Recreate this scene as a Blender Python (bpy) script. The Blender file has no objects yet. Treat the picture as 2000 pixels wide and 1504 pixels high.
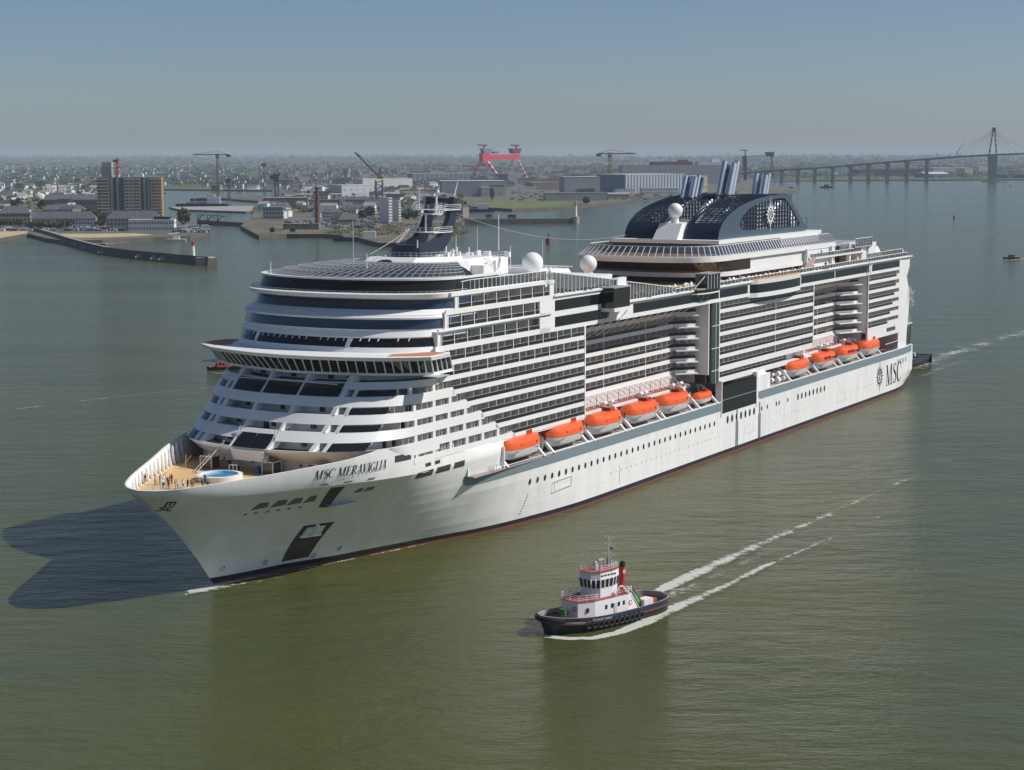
import bpy, bmesh, math, random
from mathutils import Vector, Matrix
random.seed(7)
R = math.radians
sc = bpy.context.scene
col = sc.collection

# ---------------------------------------------------------------- camera
F, PITCH, ROLL, CAMH = 3502.97, 0.127672, -0.002946, 69.7315
cd = bpy.data.cameras.new('camera')
cd.sensor_width = 36.0
cd.lens = F / 2000.0 * 36.0
cd.clip_start = 1.0
cd.clip_end = 90000.0
cam = bpy.data.objects.new('camera', cd)
col.objects.link(cam)
cam.matrix_world = Matrix.Translation((0, 0, CAMH)) @ Matrix.Rotation(math.pi / 2 - PITCH, 4, 'X') @ Matrix.Rotation(ROLL, 4, 'Z')
sc.camera = cam

# ---------------------------------------------------------------- ship frame (s forward, t to port, z up)
HEAD = 0.524188
SO = Vector((102.9175, 550.5722, 0.0))
DS = Vector((math.sin(HEAD), math.cos(HEAD), 0)); DT = Vector((math.cos(HEAD), -math.sin(HEAD), 0))
SROT = math.atan2(-math.cos(HEAD), -math.sin(HEAD))
def s2w(s, t, z): return SO - DS * s + DT * t + Vector((0, 0, z))

# ---------------------------------------------------------------- light
SUN_LOCAL = Vector((-0.52, 0.88, 1.0)).normalized()
SUN = (-DS * SUN_LOCAL.x + DT * SUN_LOCAL.y + Vector((0, 0, SUN_LOCAL.z))).normalized()
SUN_EL = math.asin(SUN.z); SUN_AZ = math.atan2(SUN.x, SUN.y)
w = bpy.data.worlds.new('World'); sc.world = w; w.use_nodes = True
nt = w.node_tree; nt.nodes.clear()
sky = nt.nodes.new('ShaderNodeTexSky'); sky.sky_type = 'NISHITA'; sky.sun_disc = False
sky.sun_elevation = SUN_EL; sky.sun_rotation = SUN_AZ
sky.altitude = 0; sky.air_density = 0.75; sky.dust_density = 0.55; sky.ozone_density = 4.5
bg = nt.nodes.new('ShaderNodeBackground'); bg.inputs[1].default_value = 0.072
wo = nt.nodes.new('ShaderNodeOutputWorld')
nt.links.new(sky.outputs[0], bg.inputs[0]); nt.links.new(bg.outputs[0], wo.inputs[0])
ld = bpy.data.lights.new('sun', 'SUN'); ld.energy = 4.5; ld.angle = R(0.53); ld.color = (1.0, 0.955, 0.89)
sun = bpy.data.objects.new('sun', ld); col.objects.link(sun)
sun.rotation_euler = SUN.to_track_quat('Z', 'Y').to_euler()
sc.view_settings.view_transform = 'Standard'; sc.view_settings.look = 'None'
sc.view_settings.gamma = 1.0; sc.view_settings.exposure = 0.0; sc.view_settings.use_curve_mapping = False
sc.cycles.max_bounces = 6; sc.cycles.transparent_max_bounces = 12; sc.cycles.volume_bounces = 0

# ---------------------------------------------------------------- pixel -> place
def ray(x, y):
    x -= 1000.0; y -= 752.0
    c, s = math.cos(ROLL), math.sin(ROLL)
    x, y = c * x + s * y, -s * x + c * y
    u, v = x / F, y / F
    return Vector((u, math.cos(PITCH) - v * math.sin(PITCH), -math.sin(PITCH) - v * math.cos(PITCH)))
def at(x, y, z=0.0):
    d = ray(x, y); k = (z - CAMH) / d.z
    return Vector((0, 0, CAMH)) + d * k
def mpp(p): return p.y / F                       # metres for one photo pixel at that place

# ---------------------------------------------------------------- materials
MATS = {}
def mat(name, rgb=(.8, .8, .8), rough=.5, metal=0.0, spec=.5, var=0.0, vscale=1.0, bump=0.0, bscale=5.0, alpha=None, stretch=None, rough_var=0.0, emit=None):
    if name in MATS: return MATS[name]
    m = bpy.data.materials.new(name); m.use_nodes = True
    n = m.node_tree; b = n.nodes['Principled BSDF']
    b.inputs['Base Color'].default_value = (*rgb, 1); b.inputs['Roughness'].default_value = rough
    b.inputs['Metallic'].default_value = metal; b.inputs['Specular IOR Level'].default_value = spec
    if var or bump or rough_var:
        tc = n.nodes.new('ShaderNodeTexCoord'); mp = n.nodes.new('ShaderNodeMapping')
        n.links.new(tc.outputs['Object'], mp.inputs[0])
        if stretch: mp.inputs['Scale'].default_value = stretch
        tx = n.nodes.new('ShaderNodeTexNoise'); tx.inputs['Scale'].default_value = vscale; tx.inputs['Detail'].default_value = 5; tx.inputs['Roughness'].default_value = .62
        n.links.new(mp.outputs[0], tx.inputs[0])
    if var:
        rp = n.nodes.new('ShaderNodeMapRange'); rp.inputs[1].default_value = .3; rp.inputs[2].default_value = .7
        rp.inputs[3].default_value = 1 - var; rp.inputs[4].default_value = 1 + var
        mx = n.nodes.new('ShaderNodeMix'); mx.data_type = 'RGBA'; mx.blend_type = 'MULTIPLY'; mx.inputs[0].default_value = 1
        mx.inputs[6].default_value = (*rgb, 1)
        cb = n.nodes.new('ShaderNodeCombineColor')
        n.links.new(tx.outputs[0], rp.inputs[0])
        for i in range(3): n.links.new(rp.outputs[0], cb.inputs[i])
        n.links.new(cb.outputs[0], mx.inputs[7]); n.links.new(mx.outputs[2], b.inputs['Base Color'])
    if rough_var:
        rr = n.nodes.new('ShaderNodeMapRange'); rr.inputs[3].default_value = max(.02, rough - rough_var); rr.inputs[4].default_value = rough + rough_var
        n.links.new(tx.outputs[0], rr.inputs[0]); n.links.new(rr.outputs[0], b.inputs['Roughness'])
    if bump:
        t2 = n.nodes.new('ShaderNodeTexNoise'); t2.inputs['Scale'].default_value = bscale; t2.inputs['Detail'].default_value = 3
        n.links.new(mp.outputs[0], t2.inputs[0])
        bp = n.nodes.new('ShaderNodeBump'); bp.inputs['Strength'].default_value = bump; bp.inputs['Distance'].default_value = .1
        n.links.new(t2.outputs[0], bp.inputs['Height']); n.links.new(bp.outputs[0], b.inputs['Normal'])
    if alpha is not None:
        out = n.nodes['Material Output']; tr = n.nodes.new('ShaderNodeBsdfTransparent'); ms = n.nodes.new('ShaderNodeMixShader')
        ms.inputs[0].default_value = alpha
        n.links.new(tr.outputs[0], ms.inputs[1]); n.links.new(b.outputs[0], ms.inputs[2]); n.links.new(ms.outputs[0], out.inputs[0])
    MATS[name] = m
    return m

# ---------------------------------------------------------------- mesh builder
class MB:
    def __init__(self): self.v = []; self.f = []; self.mi = []
    def add(self, vs, fs, m=0):
        o = len(self.v); self.v += [tuple(p) for p in vs]
        for f in fs: self.f.append([i + o for i in f]); self.mi.append(m)
        return self
    def quad(self, a, b, c, d, m=0): return self.add([a, b, c, d], [(0, 1, 2, 3)], m)
    def box(self, x0, x1, y0, y1, z0, z1, m=0):
        if x0 > x1: x0, x1 = x1, x0
        if y0 > y1: y0, y1 = y1, y0
        if z0 > z1: z0, z1 = z1, z0
        vs = [(x0, y0, z0), (x1, y0, z0), (x1, y1, z0), (x0, y1, z0), (x0, y0, z1), (x1, y0, z1), (x1, y1, z1), (x0, y1, z1)]
        return self.add(vs, [(3, 2, 1, 0), (4, 5, 6, 7), (0, 1, 5, 4), (1, 2, 6, 5), (2, 3, 7, 6), (3, 0, 4, 7)], m)
    def hexa(self, v8, m=0):
        return self.add(v8, [(3, 2, 1, 0), (4, 5, 6, 7), (0, 1, 5, 4), (1, 2, 6, 5), (2, 3, 7, 6), (3, 0, 4, 7)], m)
    def bar(self, a, b, w, h=None, m=0, up=(0, 0, 1)):
        h = w if h is None else h
        a = Vector(a); b = Vector(b); d = (b - a)
        if d.length < 1e-6: return self
        d.normalize(); u = Vector(up)
        if abs(d.dot(u)) > .97: u = Vector((1, 0, 0))
        x = d.cross(u).normalized() * (w / 2); y = x.cross(d).normalized() * (h / 2)
        return self.hexa([a - x - y, a + x - y, a + x + y, a - x + y, b - x - y, b + x - y, b + x + y, b - x + y], m)
    def cyl(self, a, b, r0, r1=None, n=10, m=0, cap=True):
        r1 = r0 if r1 is None else r1
        a = Vector(a); b = Vector(b); d = (b - a).normalized()
        u = Vector((0, 0, 1)) if abs(d.z) < .9 else Vector((1, 0, 0))
        x = d.cross(u).normalized(); y = d.cross(x)
        vs = []
        for p, r in ((a, r0), (b, r1)):
            for i in range(n):
                q = 2 * math.pi * i / n; vs.append(p + x * (r * math.cos(q)) + y * (r * math.sin(q)))
        fs = [(i, i + n, (i + 1) % n + n, (i + 1) % n) for i in range(n)]
        if cap: fs += [tuple(range(n)), tuple(range(2 * n - 1, n - 1, -1))]
        return self.add(vs, fs, m)
    def ball(self, c, r, nu=16, nv=10, m=0, sq=(1, 1, 1)):
        vs = [(c[0], c[1], c[2] + r * sq[2])]
        for j in range(1, nv):
            p = math.pi * j / nv
            for i in range(nu):
                q = 2 * math.pi * i / nu
                vs.append((c[0] + r * sq[0] * math.sin(p) * math.cos(q), c[1] + r * sq[1] * math.sin(p) * math.sin(q), c[2] + r * sq[2] * math.cos(p)))
        vs.append((c[0], c[1], c[2] - r * sq[2]))
        fs = [(0, 1 + i, 1 + (i + 1) % nu) for i in range(nu)]
        for j in range(nv - 2):
            for i in range(nu):
                a = 1 + j * nu + i; b = 1 + j * nu + (i + 1) % nu
                fs.append((a, a + nu, b + nu, b))
        o = 1 + (nv - 2) * nu; L = len(vs) - 1
        fs += [(o + i, L, o + (i + 1) % nu) for i in range(nu)]
        return self.add(vs, fs, m)
    def strip(self, rows, m=0, closed=False, flip=False):
        n = len(rows[0]); vs = [p for r in rows for p in r]; fs = []
        for j in range(len(rows) - 1):
            for i in range(n if closed else n - 1):
                k = (i + 1) % n
                f = (j * n + i, j * n + k, (j + 1) * n + k, (j + 1) * n + i)
                fs.append(f[::-1] if flip else f)
        return self.add(vs, fs, m)
    def poly(self, pts, m=0): return self.add(pts, [tuple(range(len(pts)))], m)
    def prism(self, pts2, z0, z1, m=0, cap0=True):
        n = len(pts2); vs = [(p[0], p[1], z0) for p in pts2] + [(p[0], p[1], z1) for p in pts2]
        ar = sum(pts2[i][0] * pts2[(i + 1) % n][1] - pts2[(i + 1) % n][0] * pts2[i][1] for i in range(n))
        fs = [(i, (i + 1) % n, (i + 1) % n + n, i + n) for i in range(n)]
        top = tuple(range(n, 2 * n)); bot = tuple(range(n - 1, -1, -1))
        if ar < 0: fs = [f[::-1] for f in fs]; top = top[::-1]; bot = bot[::-1]
        return self.add(vs, fs + [top] + ([bot] if cap0 else []), m)
    def mesh(self, name, mats):
        me = bpy.data.meshes.new(name); me.from_pydata(self.v, [], self.f)
        mats = mats if isinstance(mats, (list, tuple)) else [mats]
        for x in mats: me.materials.append(x)
        if any(self.mi): me.polygons.foreach_set('material_index', self.mi)
        me.update(); return me
    def build(self, name, mats, parent=None, smooth=False, recalc=False):
        me = self.mesh(name, mats)
        if recalc:
            bm = bmesh.new(); bm.from_mesh(me); bmesh.ops.remove_doubles(bm, verts=bm.verts, dist=1e-4); bmesh.ops.recalc_face_normals(bm, faces=bm.faces); bm.to_mesh(me); bm.free()
        if smooth:
            me.polygons.foreach_set('use_smooth', [True] * len(me.polygons))
            if smooth is not True: me.set_sharp_from_angle(angle=R(smooth))
        return link(name, me, parent)
def link(name, me, parent=None):
    o = bpy.data.objects.new(name, me); col.objects.link(o)
    if parent is not None: o.parent = parent
    return o
def tag(o, label=None, cat=None, group=None, kind=None):
    if label: o['label'] = label
    if cat: o['category'] = cat
    if group: o['group'] = group
    if kind: o['kind'] = kind
    return o
def thing(name, label, cat, loc=(0, 0, 0), rz=0.0, group=None):
    o = bpy.data.objects.new(name, None); col.objects.link(o)
    o.location = loc; o.rotation_euler = (0, 0, rz); o.empty_display_size = .2
    return tag(o, label, cat, group)
def copy_tree(o, parent=None):
    c = o.copy(); col.objects.link(c); c.parent = parent
    for ch in o.children: copy_tree(ch, c)
    return c
def lerp(a, b, k): return a + (b - a) * k
def tab(T, x):
    if x <= T[0][0]: return T[0][1]
    for (a, b), (c, d) in zip(T, T[1:]):
        if x <= c: return lerp(b, d, (x - a) / (c - a))
    return T[-1][1]
def smooth_tab(T, x):
    if x <= T[0][0]: return T[0][1]
    for i in range(len(T) - 1):
        a, b = T[i]; c, d = T[i + 1]
        if x <= c:
            m0 = (d - T[i - 1][1]) / (c - T[i - 1][0]) if i else (d - b) / (c - a)
            m1 = (T[i + 2][1] - b) / (T[i + 2][0] - a) if i + 2 < len(T) else (d - b) / (c - a)
            h = c - a; k = (x - a) / h
            return (2*k**3 - 3*k**2 + 1)*b + (k**3 - 2*k**2 + k)*h*m0 + (-2*k**3 + 3*k**2)*d + (k**3 - k**2)*h*m1
    return T[-1][1]
# palette
WHITE = mat('white_paint', (.83, .83, .82), .38, var=.03, vscale=.25)
HULLW = mat('hull_white', (.84, .84, .825), .34, var=.075, vscale=.35, stretch=(1, 1, .12), bump=.10, bscale=.5, rough_var=.08)
CREAM = mat('cream_paint', (.72, .66, .58), .5, var=.05, vscale=.5)
NAVY = mat('boot_navy', (.012, .02, .035), .45)
REDB = mat('antifouling_red', (.22, .05, .05), .6, var=.15, vscale=.6)
GREYB = mat('grey_band_paint', (.20, .255, .29), .4, var=.03, vscale=.3)
GLASSD = mat('dark_glass', (.012, .014, .015), .07)
GLASSB = mat('blue_glass', (.03, .05, .085), .06, spec=.8)
GLASSW = mat('warm_dark_glass', (.03, .026, .023), .10, alpha=.78)
DIV = mat('grey_divider', (.60, .585, .57), .55)
STEEL = mat('light_steel', (.62, .63, .64), .4, metal=.3)
GREYP = mat('grey_paint', (.33, .34, .35), .5)
DARK = mat('dark_interior', (.02, .02, .022), .6)
TEAK = mat('teak_deck', (.55, .36, .19), .6, var=.1, vscale=.8)
TERRA = mat('terracotta_deck', (.50, .21, .12), .65, var=.06, vscale=.6)
REDDK = mat('red_deck', (.26, .07, .055), .65, var=.1, vscale=.5)
ORANGE = mat('lifeboat_orange', (.80, .115, .02), .35, var=.06, vscale=.6)
INK = mat('navy_lettering', (.018, .024, .045), .45)
FUN = mat('funnel_navy', (.020, .030, .055), .35)
FUNG = mat('funnel_slate', (.060, .085, .125), .32)
CHROME = mat('polished_pipe', (.66, .69, .74), .3, metal=.55)
SCREEN = mat('tinted_screen', (.05, .06, .065), .08, alpha=.62)
BLACK = mat('black_rubber', (.015, .015, .015), .7)
# ================================================================ CRUISE SHIP
ship = thing('cruise_ship', 'huge white cruise ship with navy funnel and orange lifeboats under way', 'cruise ship', SO, SROT)
STEM = [(-3, 302.0), (0, 303.6), (1.2, 304.6), (5, 307.6), (10, 312.2), (14, 316.4), (17.6, 320.8), (18.6, 321.2), (21, 321.6)]
W0 = [(0, 0), (3, 1.1), (8, 2.6), (14.5, 4.2), (23, 7.4), (32, 10.0), (41, 12.6), (56, 17.4), (68, 19.4), (85, 21.2), (95, 21.5)]
W1 = [(0, 0), (.8, 2.6), (3, 5.3), (8.5, 8.7), (18, 13.3), (28.5, 18.3), (34, 20.1), (42, 21.3), (50, 21.5)]
BUL = .9
def bulge(s, z):
    '''the parallel body below the boat deck is a little wider than the house above it'''
    if z > 16.6: return 0.0
    hi = 0 if s >= 259 else 1 - (max(0, s - 247) / 12) ** 2.2
    k = max(0, min(1, (262 - s) / 34)); lo = k * k * (3 - 2 * k)
    if z > 12.8 and s < 247: hi = 0
    f = max(0, min(1, (z - 6) / 4))
    return BUL * lerp(lo, hi, f)
def halfw(s, z):
    d = tab(STEM, z) - s
    if d <= 0: return 0.0
    kz = tab([(270, 15.6), (290, 16.3), (307, 16.4), (316, 17.0), (321, 17.7)], s)      # knuckle: flare below, upright bulwark above
    f = max(0.0, min(1.0, z / kz)) ** tab([(262, 1.0), (285, 1.35), (300, 1.5)], s)
    wl = smooth_tab(W0, d); wt = smooth_tab(W1, d)
    h = lerp(wl, wt, f)
    if s < 22: h -= ((22 - s) / 22) ** 2.2 * (1.2 if z > 4 else 4.5 - z * .8)        # stern narrows
    return max(0.0, min(21.5, h)) + bulge(s, z)
def rimz(s): return tab([(0, 12.6), (246, 12.6), (246.01, 17.6), (276, 17.6), (276.01, 21.3), (285, 21.3), (292, 20.4), (302, 19.6), (312, 19.0), (320, 18.5), (330, 18.4)], s)
ZL = [-2.5, 0.35, 1.2, 3, 5, 7, 9, 11, 12.6]
def hull():
    mb = MB(); st = [0.0, 4, 8, 14, 20, 30] + [30 + 9 * i for i in range(1, 24)] + [242, 246]
    def prof(s, zt):
        zs = [z for z in ZL if z < zt - .05] + [zt]
        return zs
    # constant-row part (lower body)
    fr = [246 + 2.5 * i for i in range(1, 31)]
    allst = st + [s for s in fr if s < 322]
    for side in (1, -1):
        rows = []
        NZ = [-2.5, 0.35, 1.2, 3, 5, 7, 9, 11, 12.6]
        for z in NZ:
            row = []
            for s in allst + [330]:
                ss = min(s, tab(STEM, z)) if s < 330 else tab(STEM, z)
                if z < 3 and ss < 8: ss = max(ss, 3.5 if z < 1.3 else 1.5)
                row.append((ss, side * halfw(ss, z), z))
            rows.append(row)
        for j in range(len(NZ) - 1):
            mb.strip([rows[j], rows[j + 1]], 2 if j == 0 else 1 if j == 1 else 0, flip=(side < 0))
        # forward body above the boat deck level, up to the rim
        up = [246, 250, 255, 260, 265, 270, 273, 275.98, 276.02] + [277.5 + 1.5 * i for i in range(27)] + [317.5, 318.5, 319.5, 320.3, 320.8, 321.15]
        rows = []
        KN = [0, .2, .4, .6, .8, 1.0, 1.001, 1.5, 2.0]
        for k in range(0, 9):
            row = []
            for s in up:
                zt = rimz(s + .02); kz = min(zt - .05, tab([(270, 15.6), (290, 16.3), (307, 16.4), (316, 17.0), (321, 17.7)], s)); q = KN[k]; z = lerp(12.6, kz, q) if q <= 1 else lerp(kz, zt, q - 1)
                ss = min(s, tab(STEM, z))
                row.append((ss, side * halfw(ss, z), z))
            zt = 18.45; q = KN[k]; z = lerp(12.6, 17.7, q) if q <= 1 else lerp(17.7, zt, q - 1); row.append((tab(STEM, z), 0, z))
            rows.append(row)
        mb.strip(rows, 0, flip=(side < 0))
        # bulwark inner face and cap
        inner = []; outer = rows[-1]
        cap = []; low = []
        for (s, t, z) in outer:
            if s < 284: continue
            ti = side * max(0, abs(t) - .35); si = s - (.35 if abs(t) < 3 else .1)
            tl_ = side * max(0, min(abs(ti), halfw(s, 16.95) - .35)); cap.append(((s, t, z), (si, ti, z), (min(si, tab(STEM, 16.95) - .4), tl_, 16.95)))
        mb.strip([[c[0] for c in cap], [c[1] for c in cap], [c[2] for c in cap]], 0, flip=(side < 0))
    # transom
    for z0, z1 in zip(ZL[1:], ZL[2:]):
        a = 3.5 if z0 < 1.3 else (1.5 if z0 < 3 else 0); b = 3.5 if z1 < 1.3 else (1.5 if z1 < 3 else 0)
        mb.quad((a, halfw(a, z0), z0), (a, -halfw(a, z0), z0), (b, -halfw(b, z1), z1), (b, halfw(b, z1), z1), 0 if z0 > 1 else 1)
    return mb.build('hull', [HULLW, NAVY, REDB], ship, smooth=28, recalc=False)
hull_o = hull()

def hull_disc(s, z, rs, rz, n, mname, name, parent, off=.03, m=None):
    pts = []
    for i in range(n):
        q = 2 * math.pi * i / n
        a, b = s + rs * math.cos(q), z + rz * math.sin(q)
        pts.append((a, SPT(a, b) + off, b))
    if pts: 
        o = MB().poly(pts[::-1]).build(name, m or GLASSD, parent); return o
# ---- the boat-deck shelf and its rounded shields
def spon(s):
    """half-width of the shelf at s (0 where there is none)"""
    if 147.6 <= s <= 259: return 21.5 + BUL * (1 - max(0, (s - 249) / 10) ** 2.2)
    if 2 <= s <= 125.5: 
        k = 1 - max(0, (s - 119.5) / 6) ** 2.2
        e = 0 if s > 26 else ((26 - s) / 26) ** 2.2 * 2.2
        return 21.5 + BUL * k - e * .6
    return 0
def SPT(s, z):
    w_ = halfw(s, z)
    if 12.6 < z < 16.5 and (247.4 < s < 259 or 119.4 < s < 125.5): w_ = max(w_, spon(s))
    return w_
def sponson(s0, s1, sh):
    """grey paint band, deck edge and (aft) the rounded shield; s0 aft end, s1 forward end, sh aft limit of the shield"""
    mb = MB(); n = 60; o_ = .07; fwd = s1 > 200
    ss = sorted(set([s0 + (s1 - s0) * i / n for i in range(n + 1)] + [s1 - .3, s1 - .8, s1 - 1.5, s1 - 3, s1 - 5, s1 - 7, sh, sh - .02]))
    low = lambda s: 10.7 + (1.6 * max(0, (s - s1 + 1.6) / 1.6) ** 2 if s > s1 - 1.6 else 0)
    a0 = [(s, SPT(s, low(s)) + o_, low(s)) for s in ss]; am = [(s, SPT(s, 11.8) + o_, max(11.8, low(s))) for s in ss]; a1 = [(s, SPT(s, 12.55) + o_, 12.64) for s in ss]
    mb.strip([a0, am, a1], 1, flip=True)
    sl = [s for s in ss if s < sh] if fwd else ss
    zt = lambda s: 12.88 if s < sh else 16.4
    wv = lambda s: max(spon(s), halfw(s, 12.5)) if s < sh else spon(s)
    mb.strip([[(s, SPT(s, 12.55) + o_, 12.64) for s in sl], [(s, wv(s) + o_, zt(s)) for s in sl], [(s, wv(s) - .3, zt(s)) for s in sl], [(s, wv(s) - .3, 12.5) for s in sl]], 0, flip=True)
    if not fwd:
        sc_ = [s for s in ss if s >= sh]; mb.strip([[(s, spon(s) + .05, 16.4) for s in sc_], [(s, 21.3, 17.6) for s in sc_]], 0, flip=True)
        mb.box(sh, sh + .25, 20, spon(sh) - .02, 12.6, 16.35, 0)
    else:
        mb.box(sh - .6, sh - .35, 20, 22.3, 12.6, 16.5, 0)
    mb.quad((s0, 20, 10.7), a0[0], a1[0], (s0, 20, 12.6), 0)
    return mb.build('boat_deck_shelf', [HULLW, GREYB], ship, smooth=35)
sponson(147.7, 259, 247.5)
sponson(2, 125.5, 119.5)
# grey paint runs on below the shelf at its forward ends
def grey_end(s_top, s_fwd, z0):
    mb = MB(); pts = []
    for s in [s_fwd + .0 - .2 * i for i in range(0, 6)]: pass
    mb.strip([[(s, SPT(s, z) + .03, z) for s in [s_fwd - (s_fwd - s_top) * i / 10 for i in range(11)]] for z in (z0, 12.6, 16.2)], 0, flip=False)
    return mb.build('grey_paint_patch', GREYB, ship)
# ---- decks inside the boat recesses and their inner walls
for (a, b) in ((147.7, 258), (27, 124)):
    MB().box(a, b, 14.6, 22.4, 12.3, 12.58).build('boat_deck', mat('boat_deck_floor', (.34, .27, .25), .6, var=.15, vscale=.5), ship)
    o = MB().box(a, b, 14.2, 14.6, 12.6, 17.3).build('boat_recess_wall', mat('recess_wall_bounce_pink', (.68, .56, .55), .55, var=.06, vscale=.4), ship)  # pink of the bounced red light is put into the wall colour
MB().box(258, 258.4, 14.4, 21.4, 12.6, 17.6).build('recess_end_wall', WHITE, ship)
MB().box(246, 250, 21.0, 21.45, 16.4, 17.6).build('recess_corner_plate', WHITE, ship)
# black glazed side doors
MB().box(126.5, 147.4, 21.2, 22.46, 9.95, 16.4).build('glazed_side_door', GLASSD, ship)
MB().box(126.5, 147.4, 21.3, 22.50, 13.0, 13.12).build('door_rail', GREYP, ship)
MB().box(125.4, 126.5, 21.0, 22.55, 9.3, 17.6).build('door_pillar', WHITE, ship)
MB().box(147.4, 147.75, 21.0, 22.6, 9.3, 17.6).build('door_pillar', WHITE, ship)
# ---- portholes
PORT = {}
def porthole(s, z, rs=.42, rz=.55, m=None, name='porthole'):
    hull_disc(s, z, rs, rz, 10, None, name, ship, .035, m or GLASSD)
PG = mat('port_glass', (.035, .035, .032), .15)
for i in range(33): 
    s = 236.5 - i * 2.66
    if s > 150: porthole(s, 8.2, .44, .62, PG)
for i in range(7): porthole(143.7 - i * 2.68, 8.15, .62, .95, PG)
for s in (122.8, 119.2, 113.2, 111.4, 105.5): porthole(s, 8.2, .4, .62, PG)
for i in range(8): porthole(98.4 - i * 2.75, 8.15, .55, .85, PG)
for i in range(15): porthole(97.6 - i * 2.75, 11.6, .55, .8, GLASSD)
for a in ((29.5, 27, 24.5), (14.2, 11.9, 9.6)):
    for s in a: porthole(s, 11.3, .5, .75, GLASSD)
for s in (241.5, 239.2, 221, 216, 204.5, 201.9, 196.6, 194, 184, 181.8, 179.5, 177.2, 175, 172.7, 170.4, 166): porthole(s, 11.7, .75, .86, GLASSD)
for i in range(24): porthole(204 - i * 2.4, 4.9, .18, .2, GREYP, 'small_port')
for i in range(8): porthole(108 - i * 2.7, 4.6, .18, .2, GREYP, 'small_port')
for i in range(8): porthole(58 - i * 2.7, 4.9, .18, .2, GREYP, 'small_port')
for s in (138.2, 124.2):        # fender guides
    mb = MB(); mb.box(s - .55, s - .3, 22.3, 22.58, 1.2, 7.2); mb.box(s + .3, s + .55, 22.3, 22.58, 1.2, 7.2); mb.box(s - .25, s + .2, 22.3, 22.56, 7.2, 10.0)
    mb.build('fender_guide', GREYP, ship)
for (a, b, z0, z1) in ((228, 221, 5.2, 7.0), (133, 128, 3.2, 5.2), (69, 63, 3, 5.4)):  # shell doors: thin seams
    mb = MB()
    for (p, q, r, s_) in ((a, b, z0, z0), (a, b, z1, z1), (a, a, z0, z1), (b, b, z0, z1)):
        mb.box(min(p, q) - .04, max(p, q) + .04, 22.36, 22.43, min(r, s_) - .04, max(r, s_) + .04)
    mb.build('shell_door_seam', mat('seam_grey', (.55, .56, .56), .5), ship)
# mooring deck openings at the stern quarter and at the bow
def hull_patch(pts, m, name, off=.03):
    """outline given as (s, z), laid on the shell"""
    if len(pts) == 4:
        (a, b, c, d) = pts; n = 8
        rows = [[None] * (n + 1) for _ in range(n + 1)]
        for j in range(n + 1):
            for i in range(n + 1):
                u, v_ = i / n, j / n
                s = lerp(lerp(a[0], b[0], u), lerp(d[0], c[0], u), v_); z = lerp(lerp(a[1], b[1], u), lerp(d[1], c[1], u), v_)
                rows[j][i] = (s, SPT(s, z) + off, z)
        return MB().strip(rows, 0).build(name, m, ship)
    v = [(s, SPT(s, z) + off, z) for s, z in pts]
    return MB().poly(v).build(name, m, ship)
def hull_grid(sa, sb, za, zb, m, name, off=.03, n=6, shear=0.0, parent=None):
    rows = []
    for j in range(4):
        z = lerp(za, zb, j / 3); rows.append([(lerp(sa, sb, i / n) + shear * (z - za), SPT(lerp(sa, sb, i / n) + shear * (z - za), z) + off, z) for i in range(n + 1)])
    return MB().strip(rows, 0, flip=(sb > sa)).build(name, m, parent or ship)
for s in (17.0, 14.6, 12.0, 9.0): hull_grid(s + .6, s - .6, 8.2, 9.6, GREYP, 'mooring_port')
FAIR = mat('fairlead_dark', (.16, .15, .15), .6)

for (a, b) in ((274.9, 270.0), (268.9, 264.4), (263.2, 259.5)): hull_grid(a, b, 14.75, 15.9, GLASSW, 'hull_window', off=.04)
for (a, b) in ((272.6, 270.8), (269.6, 267.9)): hull_grid(a, b, 16.55, 17.2, GLASSW, 'hull_window', off=.04)
for (a, b) in ((281.4, 277.0),): hull_grid(a, b, 18.6, 19.75, GLASSW, 'hull_window', off=.04)

SEAM = mat('plate_seam', (.70, .70, .69), .45)
for z in (3.4, 6.2): 
    mb = MB()
    ss = [10 + 4 * i for i in range(60)]
    for p, q in zip(ss, ss[1:]): mb.add([(p, SPT(p, z) + .012, z), (q, SPT(q, z) + .012, z), (q, SPT(q, z + .05) + .012, z + .05), (p, SPT(p, z + .05) + .012, z + .05)], [(0, 1, 2, 3)])
    mb.build('plate_seam', SEAM, ship)
for i in range(19):
    s = 30 + 11.5 * i
    MB().add([(s, SPT(s, 1.3) + .012, 1.3), (s - .06, SPT(s, 1.3) + .012, 1.3), (s - .06, SPT(s, 3.9) + .012, 3.9), (s, SPT(s, 3.9) + .012, 3.9), (s - .06, SPT(s, 9.6) + .012, 9.6), (s, SPT(s, 9.6) + .012, 9.6)], [(0, 1, 2, 3), (3, 2, 4, 5)]).build('plate_seam', SEAM, ship)
RUST = mat('rust_streak', (.52, .46, .40), .6, alpha=.45)
rr_ = random.Random(2)
for i in range(26):
    s = rr_.uniform(20, 285); z = rr_.choice((8.0, 5.0, 6.6, 3.6)); l = rr_.uniform(.8, 2.2)
    MB().add([(s, SPT(s, z) + .016, z), (s - .14, SPT(s, z) + .016, z), (s - .05, SPT(s, z - l) + .016, z - l)], [(0, 1, 2)]).build('rust_streak', RUST, ship)
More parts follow.
